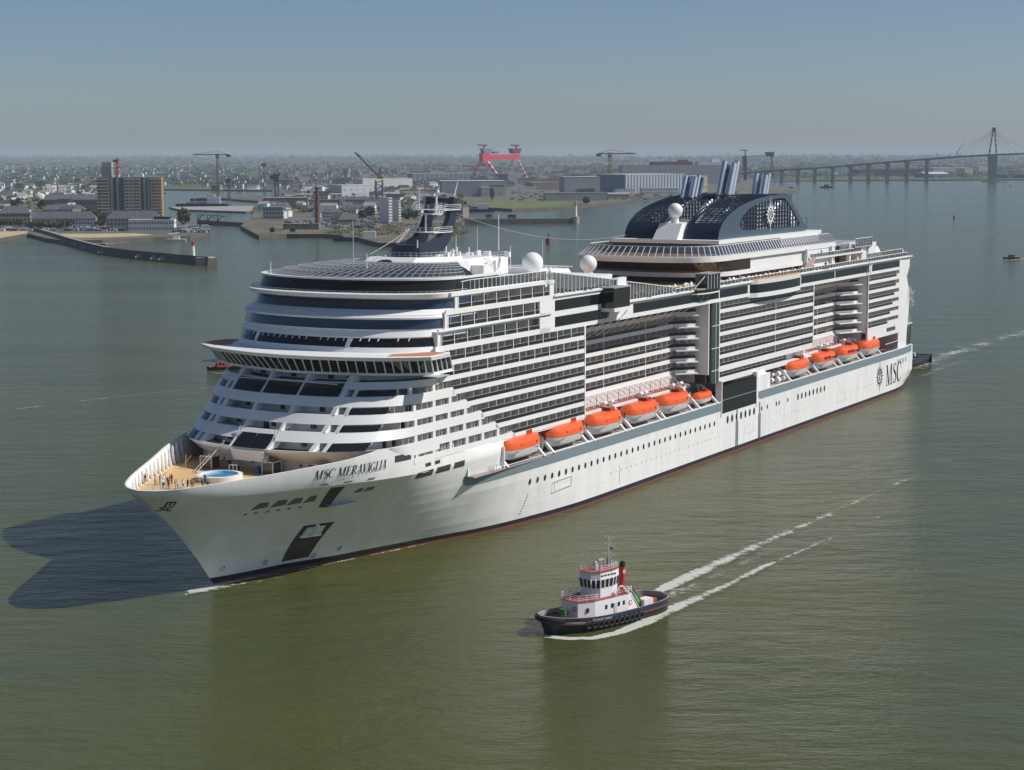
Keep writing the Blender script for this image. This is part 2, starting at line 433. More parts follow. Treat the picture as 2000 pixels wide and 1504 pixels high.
# ---------------------------------------------------------------- lettering
def thick(pts, ws):
    """ribbon polygon along a polyline with a width at each point"""
    L, Rr = [], []
    n = len(pts)
    for i, (x, y) in enumerate(pts):
        ax, ay = pts[max(0, i - 1)]; bx, by = pts[min(n - 1, i + 1)]
        dx, dy = bx - ax, by - ay; l = math.hypot(dx, dy) or 1
        w_ = ws[i] / 2
        L.append((x - dy / l * w_, y + dx / l * w_)); Rr.append((x + dy / l * w_, y - dx / l * w_))
    return [[L[i], Rr[i], Rr[i + 1], L[i + 1]] for i in range(n - 1)]
def bar_(x0, y0, x1, y1, w_): return [[(x0 - w_ / 2, y0), (x0 + w_ / 2, y0), (x1 + w_ / 2, y1), (x1 - w_ / 2, y1)]]
def serif(x, y, w_=.30, h=.035): return [[(x - w_ / 2, y), (x + w_ / 2, y), (x + w_ / 2, y + h), (x - w_ / 2, y + h)]]
def arc(cx, cy, rx, ry, a0, a1, n, wf):
    pts, ws = [], []
    for i in range(n + 1):
        a = R(lerp(a0, a1, i / n)); pts.append((cx + rx * math.cos(a), cy + ry * math.sin(a))); ws.append(wf(a, i / n))
    return thick(pts, ws)
TK, TN = .15, .05
def glyph(ch):
    if ch == 'M': return serif(.1, 0) + serif(.1, .965, .26) + serif(.86, 0, .34) + serif(.86, .965, .26) + bar_(.1, 0, .1, 1, TN) + bar_(.14, 1, .46, 0, TK) + bar_(.46, 0, .80, 1, TN) + bar_(.86, 0, .86, 1, TK), 1.08
    if ch == 'S':
        P = [(.52, .80), (.50, .90), (.40, .965), (.29, .97), (.17, .93), (.11, .82), (.13, .70), (.24, .60), (.38, .52), (.50, .42), (.54, .28), (.50, .13), (.40, .045), (.28, .03), (.16, .06), (.09, .14), (.07, .25)]
        Wd = [.05, .05, .045, .05, .07, .11, .14, .16, .17, .16, .14, .11, .07, .05, .045, .05, .05]
        return thick(P, Wd) + [[(.50, .72), (.54, .72), (.54, .97), (.51, .97)], [(.05, .03), (.08, .03), (.09, .30), (.05, .30)]], .64
    if ch in 'CG':
        q = arc(.46, .5, .37, .475, 40, 322, 26, lambda a, k: .05 + .12 * max(0, -math.cos(a)) ** 1.3)
        q += [[(.75, .66), (.79, .66), (.79, .97), (.76, .97)]]
        if ch == 'G': q += bar_(.74, .04, .74, .42, TK) + serif(.74, .40, .34)
        return q, (.86 if ch == 'C' else .94)
    if ch == 'E': return serif(.17, 0, .3) + serif(.17, .965, .3) + bar_(.2, 0, .2, 1, TK) + [[(.2, 0), (.66, 0), (.66, .05), (.2, .05)], [(.2, .95), (.62, .95), (.62, 1), (.2, 1)], [(.2, .48), (.5, .48), (.5, .53), (.2, .53)], [(.62, 0), (.66, 0), (.69, .26), (.66, .26)], [(.59, 1), (.62, 1), (.63, .76), (.6, .76)], [(.48, .38), (.51, .38), (.51, .63), (.48, .63)]], .74
    if ch == 'R': return serif(.17, 0, .34) + serif(.15, .965, .26) + bar_(.2, 0, .2, 1, TK) + arc(.38, .74, .24, .235, 95, -95, 14, lambda a, k: .05 + .11 * max(0, math.cos(a))) + [[(.2, .95), (.4, .95), (.4, 1), (.2, 1)], [(.2, .48), (.4, .48), (.4, .53), (.2, .53)]] + bar_(.38, .5, .70, 0, TK) + serif(.76, 0, .16), .82
    if ch == 'A': return serif(.1, 0, .24) + serif(.72, 0, .3) + bar_(.1, 0, .42, 1, TN) + bar_(.46, 1, .72, 0, TK) + [[(.22, .32), (.62, .32), (.62, .37), (.22, .37)]], .86
    if ch == 'V': return serif(.12, .965, .3) + serif(.72, .965, .24) + bar_(.12, 1, .40, 0, TK) + bar_(.42, 0, .72, 1, TN), .82
    if ch == 'I': return serif(.18, 0, .3) + serif(.18, .965, .3) + bar_(.18, 0, .18, 1, TK), .38
    if ch == 'L': return serif(.17, 0, .3) + serif(.17, .965, .3) + bar_(.2, 0, .2, 1, TK) + [[(.2, 0), (.66, 0), (.66, .05), (.2, .05)], [(.62, 0), (.66, 0), (.69, .28), (.66, .28)]], .72
    return [], .4
def word(txt, slant=.0, gap=.0):
    x = 0; out = []
    for ch in txt:
        q, adv = glyph(ch)
        out.append([[(x + px + slant * py, py) for px, py in poly] for poly in q]); x += adv + gap
    return out, x
def lay(polys, fn, name, m, parent, sub=1):
    mb = MB()
    for p in polys:
        v = [fn(*q) for q in p]; mb.add(v, [tuple(range(len(v)))])
    return mb.build(name, m, parent)
# ship's name on the port bow, following the flare
ltr, wd = word('MSC MERAVIGLIA', .30, .03)
NS0, NS1 = 297.4, 283.6
def nm(x, y):
    k = x / wd; s = lerp(NS0, NS1, k); z = lerp(17.75, 18.0, k) + y * 1.55
    return (s, SPT(s, z) + .10, z)
for ch, l in zip('MSC MERAVIGLIA', ltr):
    if l: lay(l, nm, 'name_letter', INK, ship)
# big letters at the stern quarter
ltr, wd = word('MSC', .0, .06)
for l in ltr:
    if l: lay(l, lambda x, y: (28.0 - x / wd * 14.6, SPT(28.0 - x / wd * 14.6, 3.0 + y * 6.0) + .06, 3.0 + y * 6.0), 'line_name_letter', INK, ship)
# compass-star emblem (ring, sixteen rays, two small letter groups)
def star(fn, scale, name_prefix, m, parent, inner=None):
    rays = []
    for i in range(16):
        a = math.pi * 2 * i / 16 + math.pi / 2
        big = 1.95 if i in (0, 8) else (1.42 if i % 4 == 0 else (1.35 if i % 2 == 0 else 1.28))
        w_ = .13 if i % 2 == 0 else .10
        b1 = (math.cos(a - w_) * .80, math.sin(a - w_) * .80 * 1.0); b2 = (math.cos(a + w_) * .80, math.sin(a + w_) * .80)
        rays.append([b1, (math.cos(a) * big * .95, math.sin(a) * big), b2])
    for r in rays: lay([r], lambda x, y: fn(x * scale, y * scale), name_prefix + '_ray', m, parent)
    ring = arc(0, 0, .70, .75, 0, 360, 36, lambda a, k: .17)
    lay(ring, lambda x, y: fn(x * scale, y * scale, .01), name_prefix + '_ring', m, parent)
    mm = bar_(-.30, .05, -.30, .42, .11) + bar_(0, .05, 0, .42, .11) + bar_(.30, .05, .30, .42, .11) + [[(-.36, .40), (.36, .40), (.36, .50), (-.36, .50)]]
    ss = arc(-.17, -.14, .13, .10, 30, 270, 8, lambda a, k: .09) + arc(-.17, -.34, .13, .10, 90, -150, 8, lambda a, k: .09)
    cc = arc(.20, -.24, .15, .19, 45, 315, 10, lambda a, k: .09)
    lay(mm + ss + cc, lambda x, y: fn(x * scale, y * scale, .012), name_prefix + '_monogram', m, parent)
star(lambda x, y, o=0: (33.9 - x, SPT(33.9 - x, 6.4 + y) + .05 + o, 6.4 + y * 1.0), 2.55, 'emblem', INK, ship)
# small bow mark
mm = bar_(-.30, .05, -.30, .45, .13) + bar_(0, .05, 0, .45, .13) + bar_(.30, .05, .30, .45, .13) + [[(-.38, .42), (.38, .42), (.38, .56), (-.38, .56)]]
ss = arc(-.2, -.14, .14, .11, 30, 270, 8, lambda a, k: .10) + arc(-.2, -.36, .14, .11, 90, -150, 8, lambda a, k: .10) + arc(.22, -.25, .17, .21, 45, 315, 10, lambda a, k: .10)
lay(mm + ss, lambda x, y: (317.2 - x * 1.25 + y * .9, SPT(317.2 - x * 1.25 + y * .9, 15.5 + y * 1.8) + .06, 15.5 + y * 1.8), 'bow_monogram', INK, ship)
# bow openings
for q in (((304.1, 13.2), (301.4, 13.4), (302.0, 14.4), (303.6, 14.4)), ((300.9, 13.2), (298.4, 13.4), (299.0, 14.5), (300.6, 14.5)), ((298.2, 13.2), (295.9, 13.4), (296.5, 14.5), (297.9, 14.5)), ((295.5, 13.3), (293.6, 13.4), (294.2, 14.6), (295.4, 14.6)), ((287.6, 14.1), (286.2, 14.1), (286.4, 14.9), (287.4, 14.9)), ((285.9, 14.1), (284.0, 14.2), (284.2, 14.9), (285.7, 14.9))): hull_patch(list(q), FAIR, 'mooring_opening', .05)
for s in (304.4, 302.6, 300.6, 298.8, 297, 295.2): hull_grid(s + .28, s - .28, 12.3, 12.65, FAIR, 'fairlead')
for s in (295.2, 291.1, 286.6): hull_grid(s + .75, s - .75, 16.55, 16.78, FAIR, 'name_slot', off=.06)
hull_patch([(291.6, 11.9), (289.6, 11.7), (290.9, 15.8), (293.4, 15.9)], mat('gangway_dark', (.06, .055, .05), .6), 'pilot_door', .05)
mb = MB()
PW = halfw(287, 12.2)
mb.hexa([(285.6, PW - 1, 12.1), (290.4, PW - 2, 12.1), (290.4, PW + .6, 12.1), (285.6, PW + 1.6, 12.1), (285.6, PW - 1, 12.25), (290.4, PW - 2, 12.25), (290.4, PW + .6, 12.25), (285.6, PW + 1.6, 12.25)])
for k in (0, .5, 1): mb.bar((lerp(285.7, 290.3, k), PW + lerp(1.5, .5, k), 12.2), (lerp(285.7, 290.3, k), PW + lerp(1.5, .5, k), 13.2), .08)
mb.bar((285.7, PW + 1.5, 13.2), (290.3, PW + .5, 13.2), .07); mb.bar((285.7, PW + 1.5, 12.7), (290.3, PW + .5, 12.7), .05)
mb.build('pilot_platform', STEEL, ship)
hull_patch([(291.1, 1.7), (286.1, 1.8), (285.7, 8.4), (291.2, 8.4)], mat('anchor_pocket', (.075, .055, .045), .7, var=.3, vscale=.5), 'anchor_pocket', .05)
mb = MB()
def ap(s, z, o=.2): return (s, SPT(s, z) + o, z)
mb.hexa([ap(290.4, 6.6), ap(287.2, 6.6), ap(287.2, 6.6, .5), ap(290.4, 6.6, .5), ap(290.4, 8.0), ap(287.4, 8.0), ap(287.4, 8.0, .5), ap(290.4, 8.0, .5)])
mb.bar(ap(288.8, 6.4, .4), ap(288.8, 8.2, .4), .6); mb.bar(ap(290.6, 6.3, .4), ap(287.0, 6.3, .4), .45)
mb.build('anchor', WHITE, ship)
for (s, z) in ((294.6, 2.3), (285.2, 1.9), (280.6, 2.5)):
    lay(arc(0, 0, .42, .42, 0, 360, 14, lambda a, k: .09) + bar_(0, -.4, 0, .4, .08) + [[(-.4, -.04), (.4, -.04), (.4, .04), (-.4, .04)]], lambda x, y, s=s, z=z: (s - x, SPT(s - x, z + y) + .04, z + y), 'thruster_mark', INK, ship)
lay(thick([(-.6, -.5), (.2, -.5), (.5, -.1), (.1, .2), (.1, .5)], [.1] * 5) + thick([(-.6, -.5), (-.5, -.1), (.1, .2)], [.1] * 3), lambda x, y: (302.8 - x * .9, SPT(302.8 - x * .9, 2.7 + y * .8) + .05, 2.7 + y * .8), 'bulb_mark', INK, ship)
for (s0, z0, n) in ((238, 2.0, 8), (200, 2.0, 8)):
    for i in range(n): hull_grid(s0 + .12 - i * .22 * (1 if s0 > 230 else 0), s0 - .12 - i * .22 * (1 if s0 > 230 else 0), z0 + i * .5, z0 + i * .5 + .26, INK, 'draught_mark')
# ---------------------------------------------------------------- superstructure
CEIL = [35.95 - 2.65 * k for k in range(7)]          # ceilings of the seven balcony decks
DIVN = [0]
DIV_EXTRA = MB()
def divider(s, tin, tout, z0, z1, ang=0.0):
    """one privacy wall between two balconies"""
    DIVN[0] += 1
    mb = DIV_EXTRA if DIVN[0] > 300 else MB()
    mb.hexa([(s - .06, tin, z0), (s + .06, tin, z0), (s + .06 + ang, tout, z0), (s - .06 + ang, tout, z0), (s - .06, tin, z1), (s + .06, tin, z1), (s + .06 + ang, tout, z1), (s - .06 + ang, tout, z1)])
    # front edge; on some the sunlit look is painted in white
    mb.hexa([(s - .05 + ang, tout, z0), (s + .05 + ang, tout, z0), (s + .05 + ang, tout + .04, z0), (s - .05 + ang, tout + .04, z0), (s - .05 + ang, tout, z1), (s + .05 + ang, tout, z1), (s + .05 + ang, tout + .04, z1), (s - .05 + ang, tout + .04, z1)], 1 if int(s * 10) % 3 == 0 else 0)
    if mb is not DIV_EXTRA: mb.build('balcony_divider', [DIV, WHITE], ship)
CABW = mat('cabin_wall', (.56, .55, .54), .6)
def balcony_row(sa, sb, T, C, pitch=2.85, depth=1.35, band=.87, op=1.80, low=True, dark=.67, start=None, wallm=None, posts=None):
    """sa aft, sb forward; C ceiling; deck band under the opening, dark glass rail, dividers, cabin wall"""
    zb = C - op
    mb = MB()
    mb.box(sa, sb, T - .22, T, zb - band, zb)                          # white band
    mb.box(sa, sb, T - depth, T - .22, zb - band, zb - band + .25)     # floor
    mb.build('balcony_band', [WHITE, GREYP], ship)
    MB().box(sa, sb, T - .16, T - .12, zb, zb + dark).build('balcony_glass', GLASSW, ship)
    MB().box(sa, sb, T - .19, T - .09, zb + dark, zb + dark + .05).build('handrail', STEEL, ship)
    MB().box(sa, sb, T - depth - .1, T - depth, zb - band + .25, C).build('cabin_wall', wallm or CABW, ship)
    n = max(1, int(round((sb - sa) / pitch)))
    for i in range(1, n + 1):
        s = sb - (sb - sa) * i / n + (.1 if i == n else 0)
        divider(s, T - depth, T - .2, zb - band + .25, C)
        if posts and i % posts == 0: MB().box(s - .09, s + .09, T - .1, T + .03, zb, C).build('post', WHITE, ship)
def vband(sa, sb, T, z0, z1, name='side_panel', th=.3, m=None): return MB().box(sa, sb, T - th, T, z0, z1).build(name, m or WHITE, ship)

# inner core so that nothing is hollow
core = MB()
core.box(16, 268, -21.3, 12.6, 12.6, 39.0); core.box(196, 262, -21.3, 18.5, 36, 45.2)
core.box(16, 42, 12.6, 19.2, 17.6, 39); core.box(86, 152, 12.6, 19.3, 17.6, 39); core.box(214, 268, 12.6, 19.3, 17.6, 39)
core.build('inner_core', WHITE, ship)
MB().box(15, 214, 12, 21.3, 36.2, 39.2).build('upper_core', WHITE, ship)
vband(15, 42.4, 21.2, 17.2, 17.6, 'soffit', 9); 
vband(86, 126, 21.2, 17.3, 17.6, 'soffit', 8); vband(126, 148, 21.2, 17.0, 17.6, 'soffit', 8); vband(214, 258, 21.2, 17.3, 17.6, 'soffit', 8)

# ---- P1 forward block of balconies
STEP = {2: 263.6, 3: 259.0, 4: 253.9, 5: 248.8, 6: 242.5}   # where the solid parapet steps up
FEND = [270.6, 269.0]
P1A = 213.9
for k, C in enumerate(CEIL):
    e = FEND[k] if k < 2 else STEP[k]
    balcony_row(P1A, e, 21.5, C, band=.85, posts=None if k > 1 else 2)
vband(213.5, 213.9, 21.56, 17.6, 36, 'end_post', .5)
vband(213.9, 246, 21.5, 17.25, 17.6, 'lower_edge')
# forward continuation: windows between pillars, in line with the bands of the rounded front
WIN_F = {2: 268, 3: 268, 4: 268, 5: 268, 6: 276}
ROWZ = {2: (27.75, 29.38, 30.45), 3: (25.1, 26.62, 27.75), 4: (22.45, 24.0, 25.1), 5: (19.9, 21.26, 22.45), 6: (17.5, 18.57, 19.9)}
for k, s0 in STEP.items():
    zl, zb, C = ROWZ[k]; f = WIN_F[k]
    mb = MB(); mb.box(s0, f, 21.2, 21.5, zl, zb)
    mb.hexa([(s0 - 1.3, 21.2, zl), (s0, 21.2, zl), (s0, 21.5, zl), (s0 - 1.3, 21.5, zl), (s0 - .02, 21.2, zb), (s0, 21.2, zb), (s0, 21.5, zb), (s0 - .02, 21.5, zb)])
    mb.box(s0, f, 19.2, 21.2, zb - .5, zb - .35)
    mb.build('parapet', WHITE, ship)
    MB().box(s0, f + 6, 18.9, 19.0, zb - .5, C).build('cabin_wall', CABW, ship)
    s = s0 + 2.7; i = 0
    while s < (282 if k < 6 else 276) - k * .0:
        if s < 268.3 or k == 6:
            if i % 2 == 1: MB().box(s - .42, s + .42, 21.1, 21.48, zb - .02, C + .02).build('window_pillar', WHITE, ship)
            else: divider(s, 19.0, 21.3, zb - .4, C)
            divider(s + 1.3, 19.0, 21.0, zb - .4, C)
        s += 2.72; i += 1
# ---- recess R1 and R2: balconies set back, angled at their aft end
def recess(sa, sb, T, rows, corner, endw, zlow=17.6):
    vband(sa, sb, T - .02, zlow - .4, zlow + .02, 'recess_floor_edge', .3)
    for k, C in enumerate(rows):
        balcony_row(corner, sb, T, C, posts=7)
        # angled bay towards the end wall
        zb = C - 1.8; mb = MB(); a = (corner, T); b = (sa + 1.2, T + 3.6)
        def hx(z0, z1, th, mi=0, o=0):
            d = Vector((b[0] - a[0], b[1] - a[1], 0)).normalized(); n = Vector((d.y, -d.x, 0)) * -1
            q = [Vector((a[0], a[1], 0)) - n * (th + o), Vector((b[0], b[1], 0)) - n * (th + o), Vector((b[0], b[1], 0)) - n * o, Vector((a[0], a[1], 0)) - n * o]
            mb.hexa([(v.x, v.y, z0) for v in q] + [(v.x, v.y, z1) for v in q], mi)
        hx(zb - .85, zb, .25); hx(zb, zb + .67, .06, 1, .1); hx(zb - .85, zb - .6, 2.0)
        mb.build('angled_balcony', [WHITE, GLASSW], ship)
        for kk in (.33, .66): 
            s = lerp(a[0], b[0], kk); t = lerp(a[1], b[1], kk); divider(s, t - 2.0, t - .2, zb - .6, C)
    # end wall facing forward
    MB().box(endw - .4, endw, T - 2, 21.5, zlow - .4, 36.1).build('recess_end_panel', WHITE, ship)
    MB().box(sa, sb, T - 3, T - 2.1, zlow, 36).build('recess_back', CABW, ship)
    MB().box(sa, sb, T - 3, 21.4, 35.98, 36.12).build('recess_ceiling', WHITE, ship)
    MB().box(endw, sb, 14.6, T + 1.8, 17.3, 17.5).build('recess_ledge', REDDK, ship)
    MB().box(endw, sb, T + 1.8, T + 2.0, 16.6, 17.3).build('recess_ledge_edge', WHITE, ship)
recess(153.2, 213.5, 15.2, CEIL[:6], 158.5, 153.2, 20.0)
recess(42.9, 85.7, 15.2, CEIL[:6], 52, 42.9, 20.0)
# promenade wall under the recesses, with slanted white ladders
for (a, b) in ((157, 213), (50, 85)):
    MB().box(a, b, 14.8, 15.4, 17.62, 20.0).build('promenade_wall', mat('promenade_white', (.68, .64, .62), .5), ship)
    n = int((b - a) / 2.6)
    for i in range(n):
        s = a + 1 + i * 2.6
        MB().bar((s, 15.5, 19.9), (s - .9, 17.0, 18.6), .12).bar((s - .9, 17.0, 18.6), (s - .9, 17.0, 17.7), .12).build('awning_bracket', WHITE, ship)
        if i % 2: MB().box(s - .05, s + .05, 15.4, 15.48, 17.7, 19.4).build('panel_joint', GREYP, ship)
# diagonal struts across the head of the recesses
def struts(sa, sb, n):
    for i in range(n):
        s = lerp(sb - .4, sa + 5, i / (n - 1))
        MB().bar((s, 21.35, 35.9), (s, 15.3, 32.2), .16).build('strut', WHITE, ship)
struts(158, 213.4, 14); struts(50, 85.5, 9)
# ---- lift shaft of green-tinted glass
MB().box(147.3, 151.4, 17, 21.6, 17.4, 35.9).build('glass_lift_shaft', mat('green_glass', (.03, .06, .055), .08, spec=.8), ship)
mb = MB()
for z in (20.2, 25.4, 30.6): mb.box(147.2, 151.5, 21.4, 21.7, z, z + .12)
mb.box(149.2, 149.35, 21.4, 21.66, 17.4, 35.9); mb.build('lift_mullion', WHITE, ship)
MB().box(151.5, 152.8, 18, 20.6, 17.4, 35.9).build('shaft_gap', DARK, ship)
vband(146.9, 147.3, 21.6, 17.4, 36, 'end_post', .5)
# ---- P2 middle block
for k, C in enumerate(CEIL):
    if k < 6: balcony_row(86.2, 146.9, 21.5, C, posts=12)
    else: balcony_row(104, 146.9, 21.5, C)
vband(85.7, 86.2, 21.56, 19.5, 36, 'end_post', .5)
vband(86.2, 147, 21.5, 19.6, 20.05, 'lower_edge'); vband(104, 147, 21.5, 17.0, 17.4, 'lower_edge')
# ---- P3 aft block, openings shorten downwards
AE = [17.8, 18.4, 19.6, 21.0, 23.2, 25.4]
vband(42.5, 42.9, 21.56, 19.2, 36, 'end_post', .5)
for k, C in enumerate(CEIL[:6]):
    balcony_row(AE[k], 42.5, 21.5, C, op=1.8)
    mb = MB(); mb.box(15.4, AE[k], 21.2, 21.52, C - 2.65, C - 1.1); mb.box(14.9, 15.4, 21.2, 21.52, C - 2.65, C)
    mb.build('stern_parapet', WHITE, ship)
    MB().box(15.2, AE[k], 19.2, 19.3, C - 2.6, C).build('cabin_wall', CABW, ship)
    for i in range(int((AE[k] - 15) / 2.8)): divider(16.8 + i * 2.8, 19.3, 21.1, C - 1.1, C)
mb = MB()
OUT = [(4.5, 38.7), (5.2, 36), (7.2, 33.5), (6.2, 31.5), (4.6, 29.5), (4.0, 26), (5.0, 21), (5.9, 18), (6.5, 12.6)]
for (a, b), (c, d) in zip(OUT, OUT[1:]):
    mb.hexa([(c, -21, d), (15.2, -21, d), (15.2, 21.5, d), (c, 21.2, d), (a, -21, b), (15.2, -21, b), (15.2, 21.5, b), (a, 21.2, b)])
mb.build('stern_block', WHITE, ship)
MB().box(14.9, 42.5, 20.9, 21.5, 17.4, 20.06).build('stern_side_panel', WHITE, ship)
for s in (22, 20.4, 18.8, 25.2, 23.6): MB().box(s - .7, s + .7, 21.45, 21.54, 18.5, 19.6).build('stern_window', GLASSW, ship)
# ---- upper forward rows (three decks above the bridge level)
UPR = [(36.94, 39.05, 232.2, 267.4), (39.85, 42.15, 232.2, 265.0), (43.08, 45.27, 228.3, 261.6)]
DOOR = mat('door_black', (.012, .012, .012), .3)
for (z0, z1, a, b) in UPR:
    mb = MB(); mb.box(a, b, 19.9, 20.0, z0 - .3, z1); mb.build('suite_wall', mat('suite_grey', (.58, .57, .56), .5), ship)
    MB().box(a, b, 21.3, 21.36, z0, z0 + .72).build('balcony_glass', GLASSW, ship)
    MB().box(a, b, 21.27, 21.4, z0 + .72, z0 + .78).build('handrail', STEEL, ship)
    MB().box(a, b, 19.95, 21.45, z0 - .3, z0 - .05).build('suite_floor', WHITE, ship)
    n = int((b - a) / 4.4)
    for i in range(n + 1):
        s = b - .3 - i * 4.4
        if s < a + .2: continue
        MB().box(s - .08, s + .08, 20, 21.3, z0 - .05, z1).build('suite_divider', [DIV], ship)
        MB().box(s - .09, s + .09, 21.3, 21.42, z0 - .05, z1).build('post', WHITE, ship)
        MB().box(s - 2.9, s - 1.7, 20.0, 20.08, z0 - .05, z1 - .25).build('suite_door', DOOR, ship)
    vband(b, b + .9, 21.45, z0 - .4, z1 + .4, 'corner_panel', 2.6)
vband(228, 269, 21.5, 35.95, 36.94, 'side_band'); vband(228, 268, 21.5, 39.05, 39.85, 'side_band'); vband(228, 265.6, 21.5, 42.15, 43.08, 'side_band')
vband(226.6, 264, 21.62, 45.27, 45.95, 'side_band', 2.5)
vband(226.6, 232.2, 21.5, 35.95, 42.2, 'side_panel', .4); vband(226.6, 228.3, 21.5, 42.15, 45.3, 'side_panel', .4)
# pipe-like gutter under the ledge
MB().cyl((228, 21.7, 39.5), (268, 21.7, 39.4), .14, n=6).build('gutter_pipe', STEEL, ship)
# ---- upper side band aft of the suites with black glazing strips
def strip_band(sa, sb, z0, z1, T=21.5): MB().box(sa, sb, T - .25, T + .03, z0, z1).build('window_strip', GLASSD, ship)
vband(194.8, 226.6, 21.48, 35.95, 42.95, 'side_panel', 2.2); strip_band(197.4, 226.2, 39.9, 41.95); strip_band(203.2, 226.2, 36.8, 38.75)
vband(13, 194.8, 21.48, 35.95, 39.6, 'side_panel', 2.2)
for (a, b) in ((147.6, 192.1), (130.4, 147.0), (70.5, 95.2), (42.6, 69.9), (15.4, 40)): strip_band(a, b, 36.85, 38.72)
vband(5.2, 15.5, 21.3, 35.95, 39.6, 'stern_corner_panel', .4)
MB().box(4.6, 195, 21.2, 22.0, 39.3, 39.62).build('deck_edge', WHITE, ship)
MB().box(194.8, 226.8, 21.2, 21.9, 42.7, 42.98).build('deck_edge', WHITE, ship)
# bay windows bulging out over the side
def bay(sa, sb, T, z0, z1, wz0, wz1):
    n = 14; rows = {}
    def pr(o, z): return [(lerp(sa, sb, i / n), 21.3 + (T - 21.3) * min(1, math.sin(math.pi * i / n) ** .35) + o, z) for i in range(n + 1)]
    mb = MB(); mb.strip([pr(0, z0), pr(0, wz0)], 0); mb.strip([pr(.0, wz0), pr(.0, wz1)], 1); mb.strip([pr(0, wz1), pr(.15, z1)], 0)
    mb.strip([[(p[0], 20.5, z0) for p in pr(0, z0)], pr(0, z0)], 0); mb.strip([pr(.15, z1), [(p[0], 20.5, z1) for p in pr(0, z1)]], 2)
    return mb.build('bay_window', [WHITE, GLASSD, TEAK], ship)
bay(96.5, 129.5, 23.6, 35.6, 39.9, 36.7, 38.8)
bay(148.5, 163, 23.4, 38.6, 39.9, 38.9, 39.6)
# scenic glass pod with its struts
mb = MB(); mb.box(199.2, 206.6, 21.3, 24.2, 39.0, 43.0); mb.build('glass_pod', mat('pod_glass', (.02, .018, .014), .06), ship)
MB().box(198.8, 207, 21.3, 24.6, 38.3, 39.0).build('pod_base', WHITE, ship); MB().box(199, 206.8, 21.3, 24.4, 43.0, 43.2).build('pod_roof', GREYP, ship)
for s in (199.5, 203, 206.3): MB().bar((s, 24, 38.4), (s - 1.2, 21.5, 36.2), .14).build('pod_strut', WHITE, ship)
strip_band(196.6, 199.4, 40.0, 42.2, 21.9)
for s in (205.4, 156, 159): MB().bar((s, 23, 38.6), (s - 1, 21.5, 36.6), .12).build('pod_strut', STEEL, ship)
mb = MB(); mb.box(152, 158.8, 20.6, 23.6, 39.7, 43.0, 0); mb.build('lookout_cabin', GLASSD, ship)
for s in (152, 153.6, 155.3, 157, 158.7): MB().bar((s, 23.65, 39.7), (s, 23.65, 43.1), .14).build('cabin_mullion', WHITE, ship)
MB().box(151.6, 159.2, 20.4, 23.9, 43.0, 43.2).build('cabin_roof', GREYP, ship)
MB().bar((159, 23.4, 43.0), (162.5, 22, 40), .14).build('cabin_brace', WHITE, ship)

# ---------------------------------------------------------------- rounded front
def plan(sf, send, tm=21.5, a=15.0, p=2.25, n=30):
    pts = [(send, tm)]
    for i in range(n + 1):
        q = math.pi * i / n; c, s_ = math.cos(q), max(0.0, math.sin(q))
        pts.append((sf - a + a * s_ ** (2 / p), math.copysign(abs(c) ** (2 / p), c) * tm))
    pts.append((send, -tm)); return pts
def sweep(section, send, name, mats, tm=21.5, a=15.0, p=2.25, parent=None, smooth=30, n=30, midx=None):
    """section: list of (front s, inset, z[, material index of the face up to the next point])"""
    rows = []
    for q in section: rows.append([(x, y, q[2]) for x, y in plan(q[0] - q[1], send, tm - q[1], a, p, n)])
    mb = MB()
    for j in range(len(rows) - 1):
        mb.strip([rows[j], rows[j + 1]], section[j][3] if len(section[j]) > 3 else 0, flip=False)
    return mb.build(name, mats, parent or ship, smooth=smooth)
SF = [(17.0, 291.6), (18.9, 291.0), (19.3, 291.5), (21.26, 294.0), (22.4, 292.2), (24.0, 290.3), (25.07, 289.0), (26.62, 287.6), (27.68, 286.6), (29.38, 285.2), (30.5, 284.0), (32.0, 282.4), (33, 281.4)]
def sf(z): return tab(SF, z)
# base wall on the bow deck
sweep([(291.4, .8, 16.9), (291.4, .8, 19.4)], 262, 'front_base_wall', CREAM)
# bands with the alcoves between them
BANDS = [(19.1, 21.26, 242.5), (22.45, 24.0, 249), (25.1, 26.62, 254), (27.75, 29.38, 259), (30.45, 31.6, 263.6)]
for (z0, z1, send) in BANDS:
    f0, f1 = sf(z0) if z0 > 19.2 else 291.2, sf(z1)
    sweep([(f1, 3.2, z1 - .55), (f1, .28, z1 - .55), (f1, .28, z1), (f1, 0, z1), (f0, 0, z0), (f0, 3.0, z0)], 268, 'front_band', WHITE)
FW = mat('front_alcove_wall', (.74, .75, .76), .45)
for (z0, z1) in ((20.7, 22.5), (23.4, 25.2), (26.0, 27.8), (28.8, 30.6), (31.4, 33.2)):
    d = 2.9; m_ = (sf(z0) + sf(z1)) / 2 - .6
    rows = [[(x, y, z) for x, y in plan(m_ - d, 262, 21.5 - 2.2)] for z in (z0, z1)]
    MB().strip(rows, 0, flip=True).build('front_alcove_wall', FW, ship)
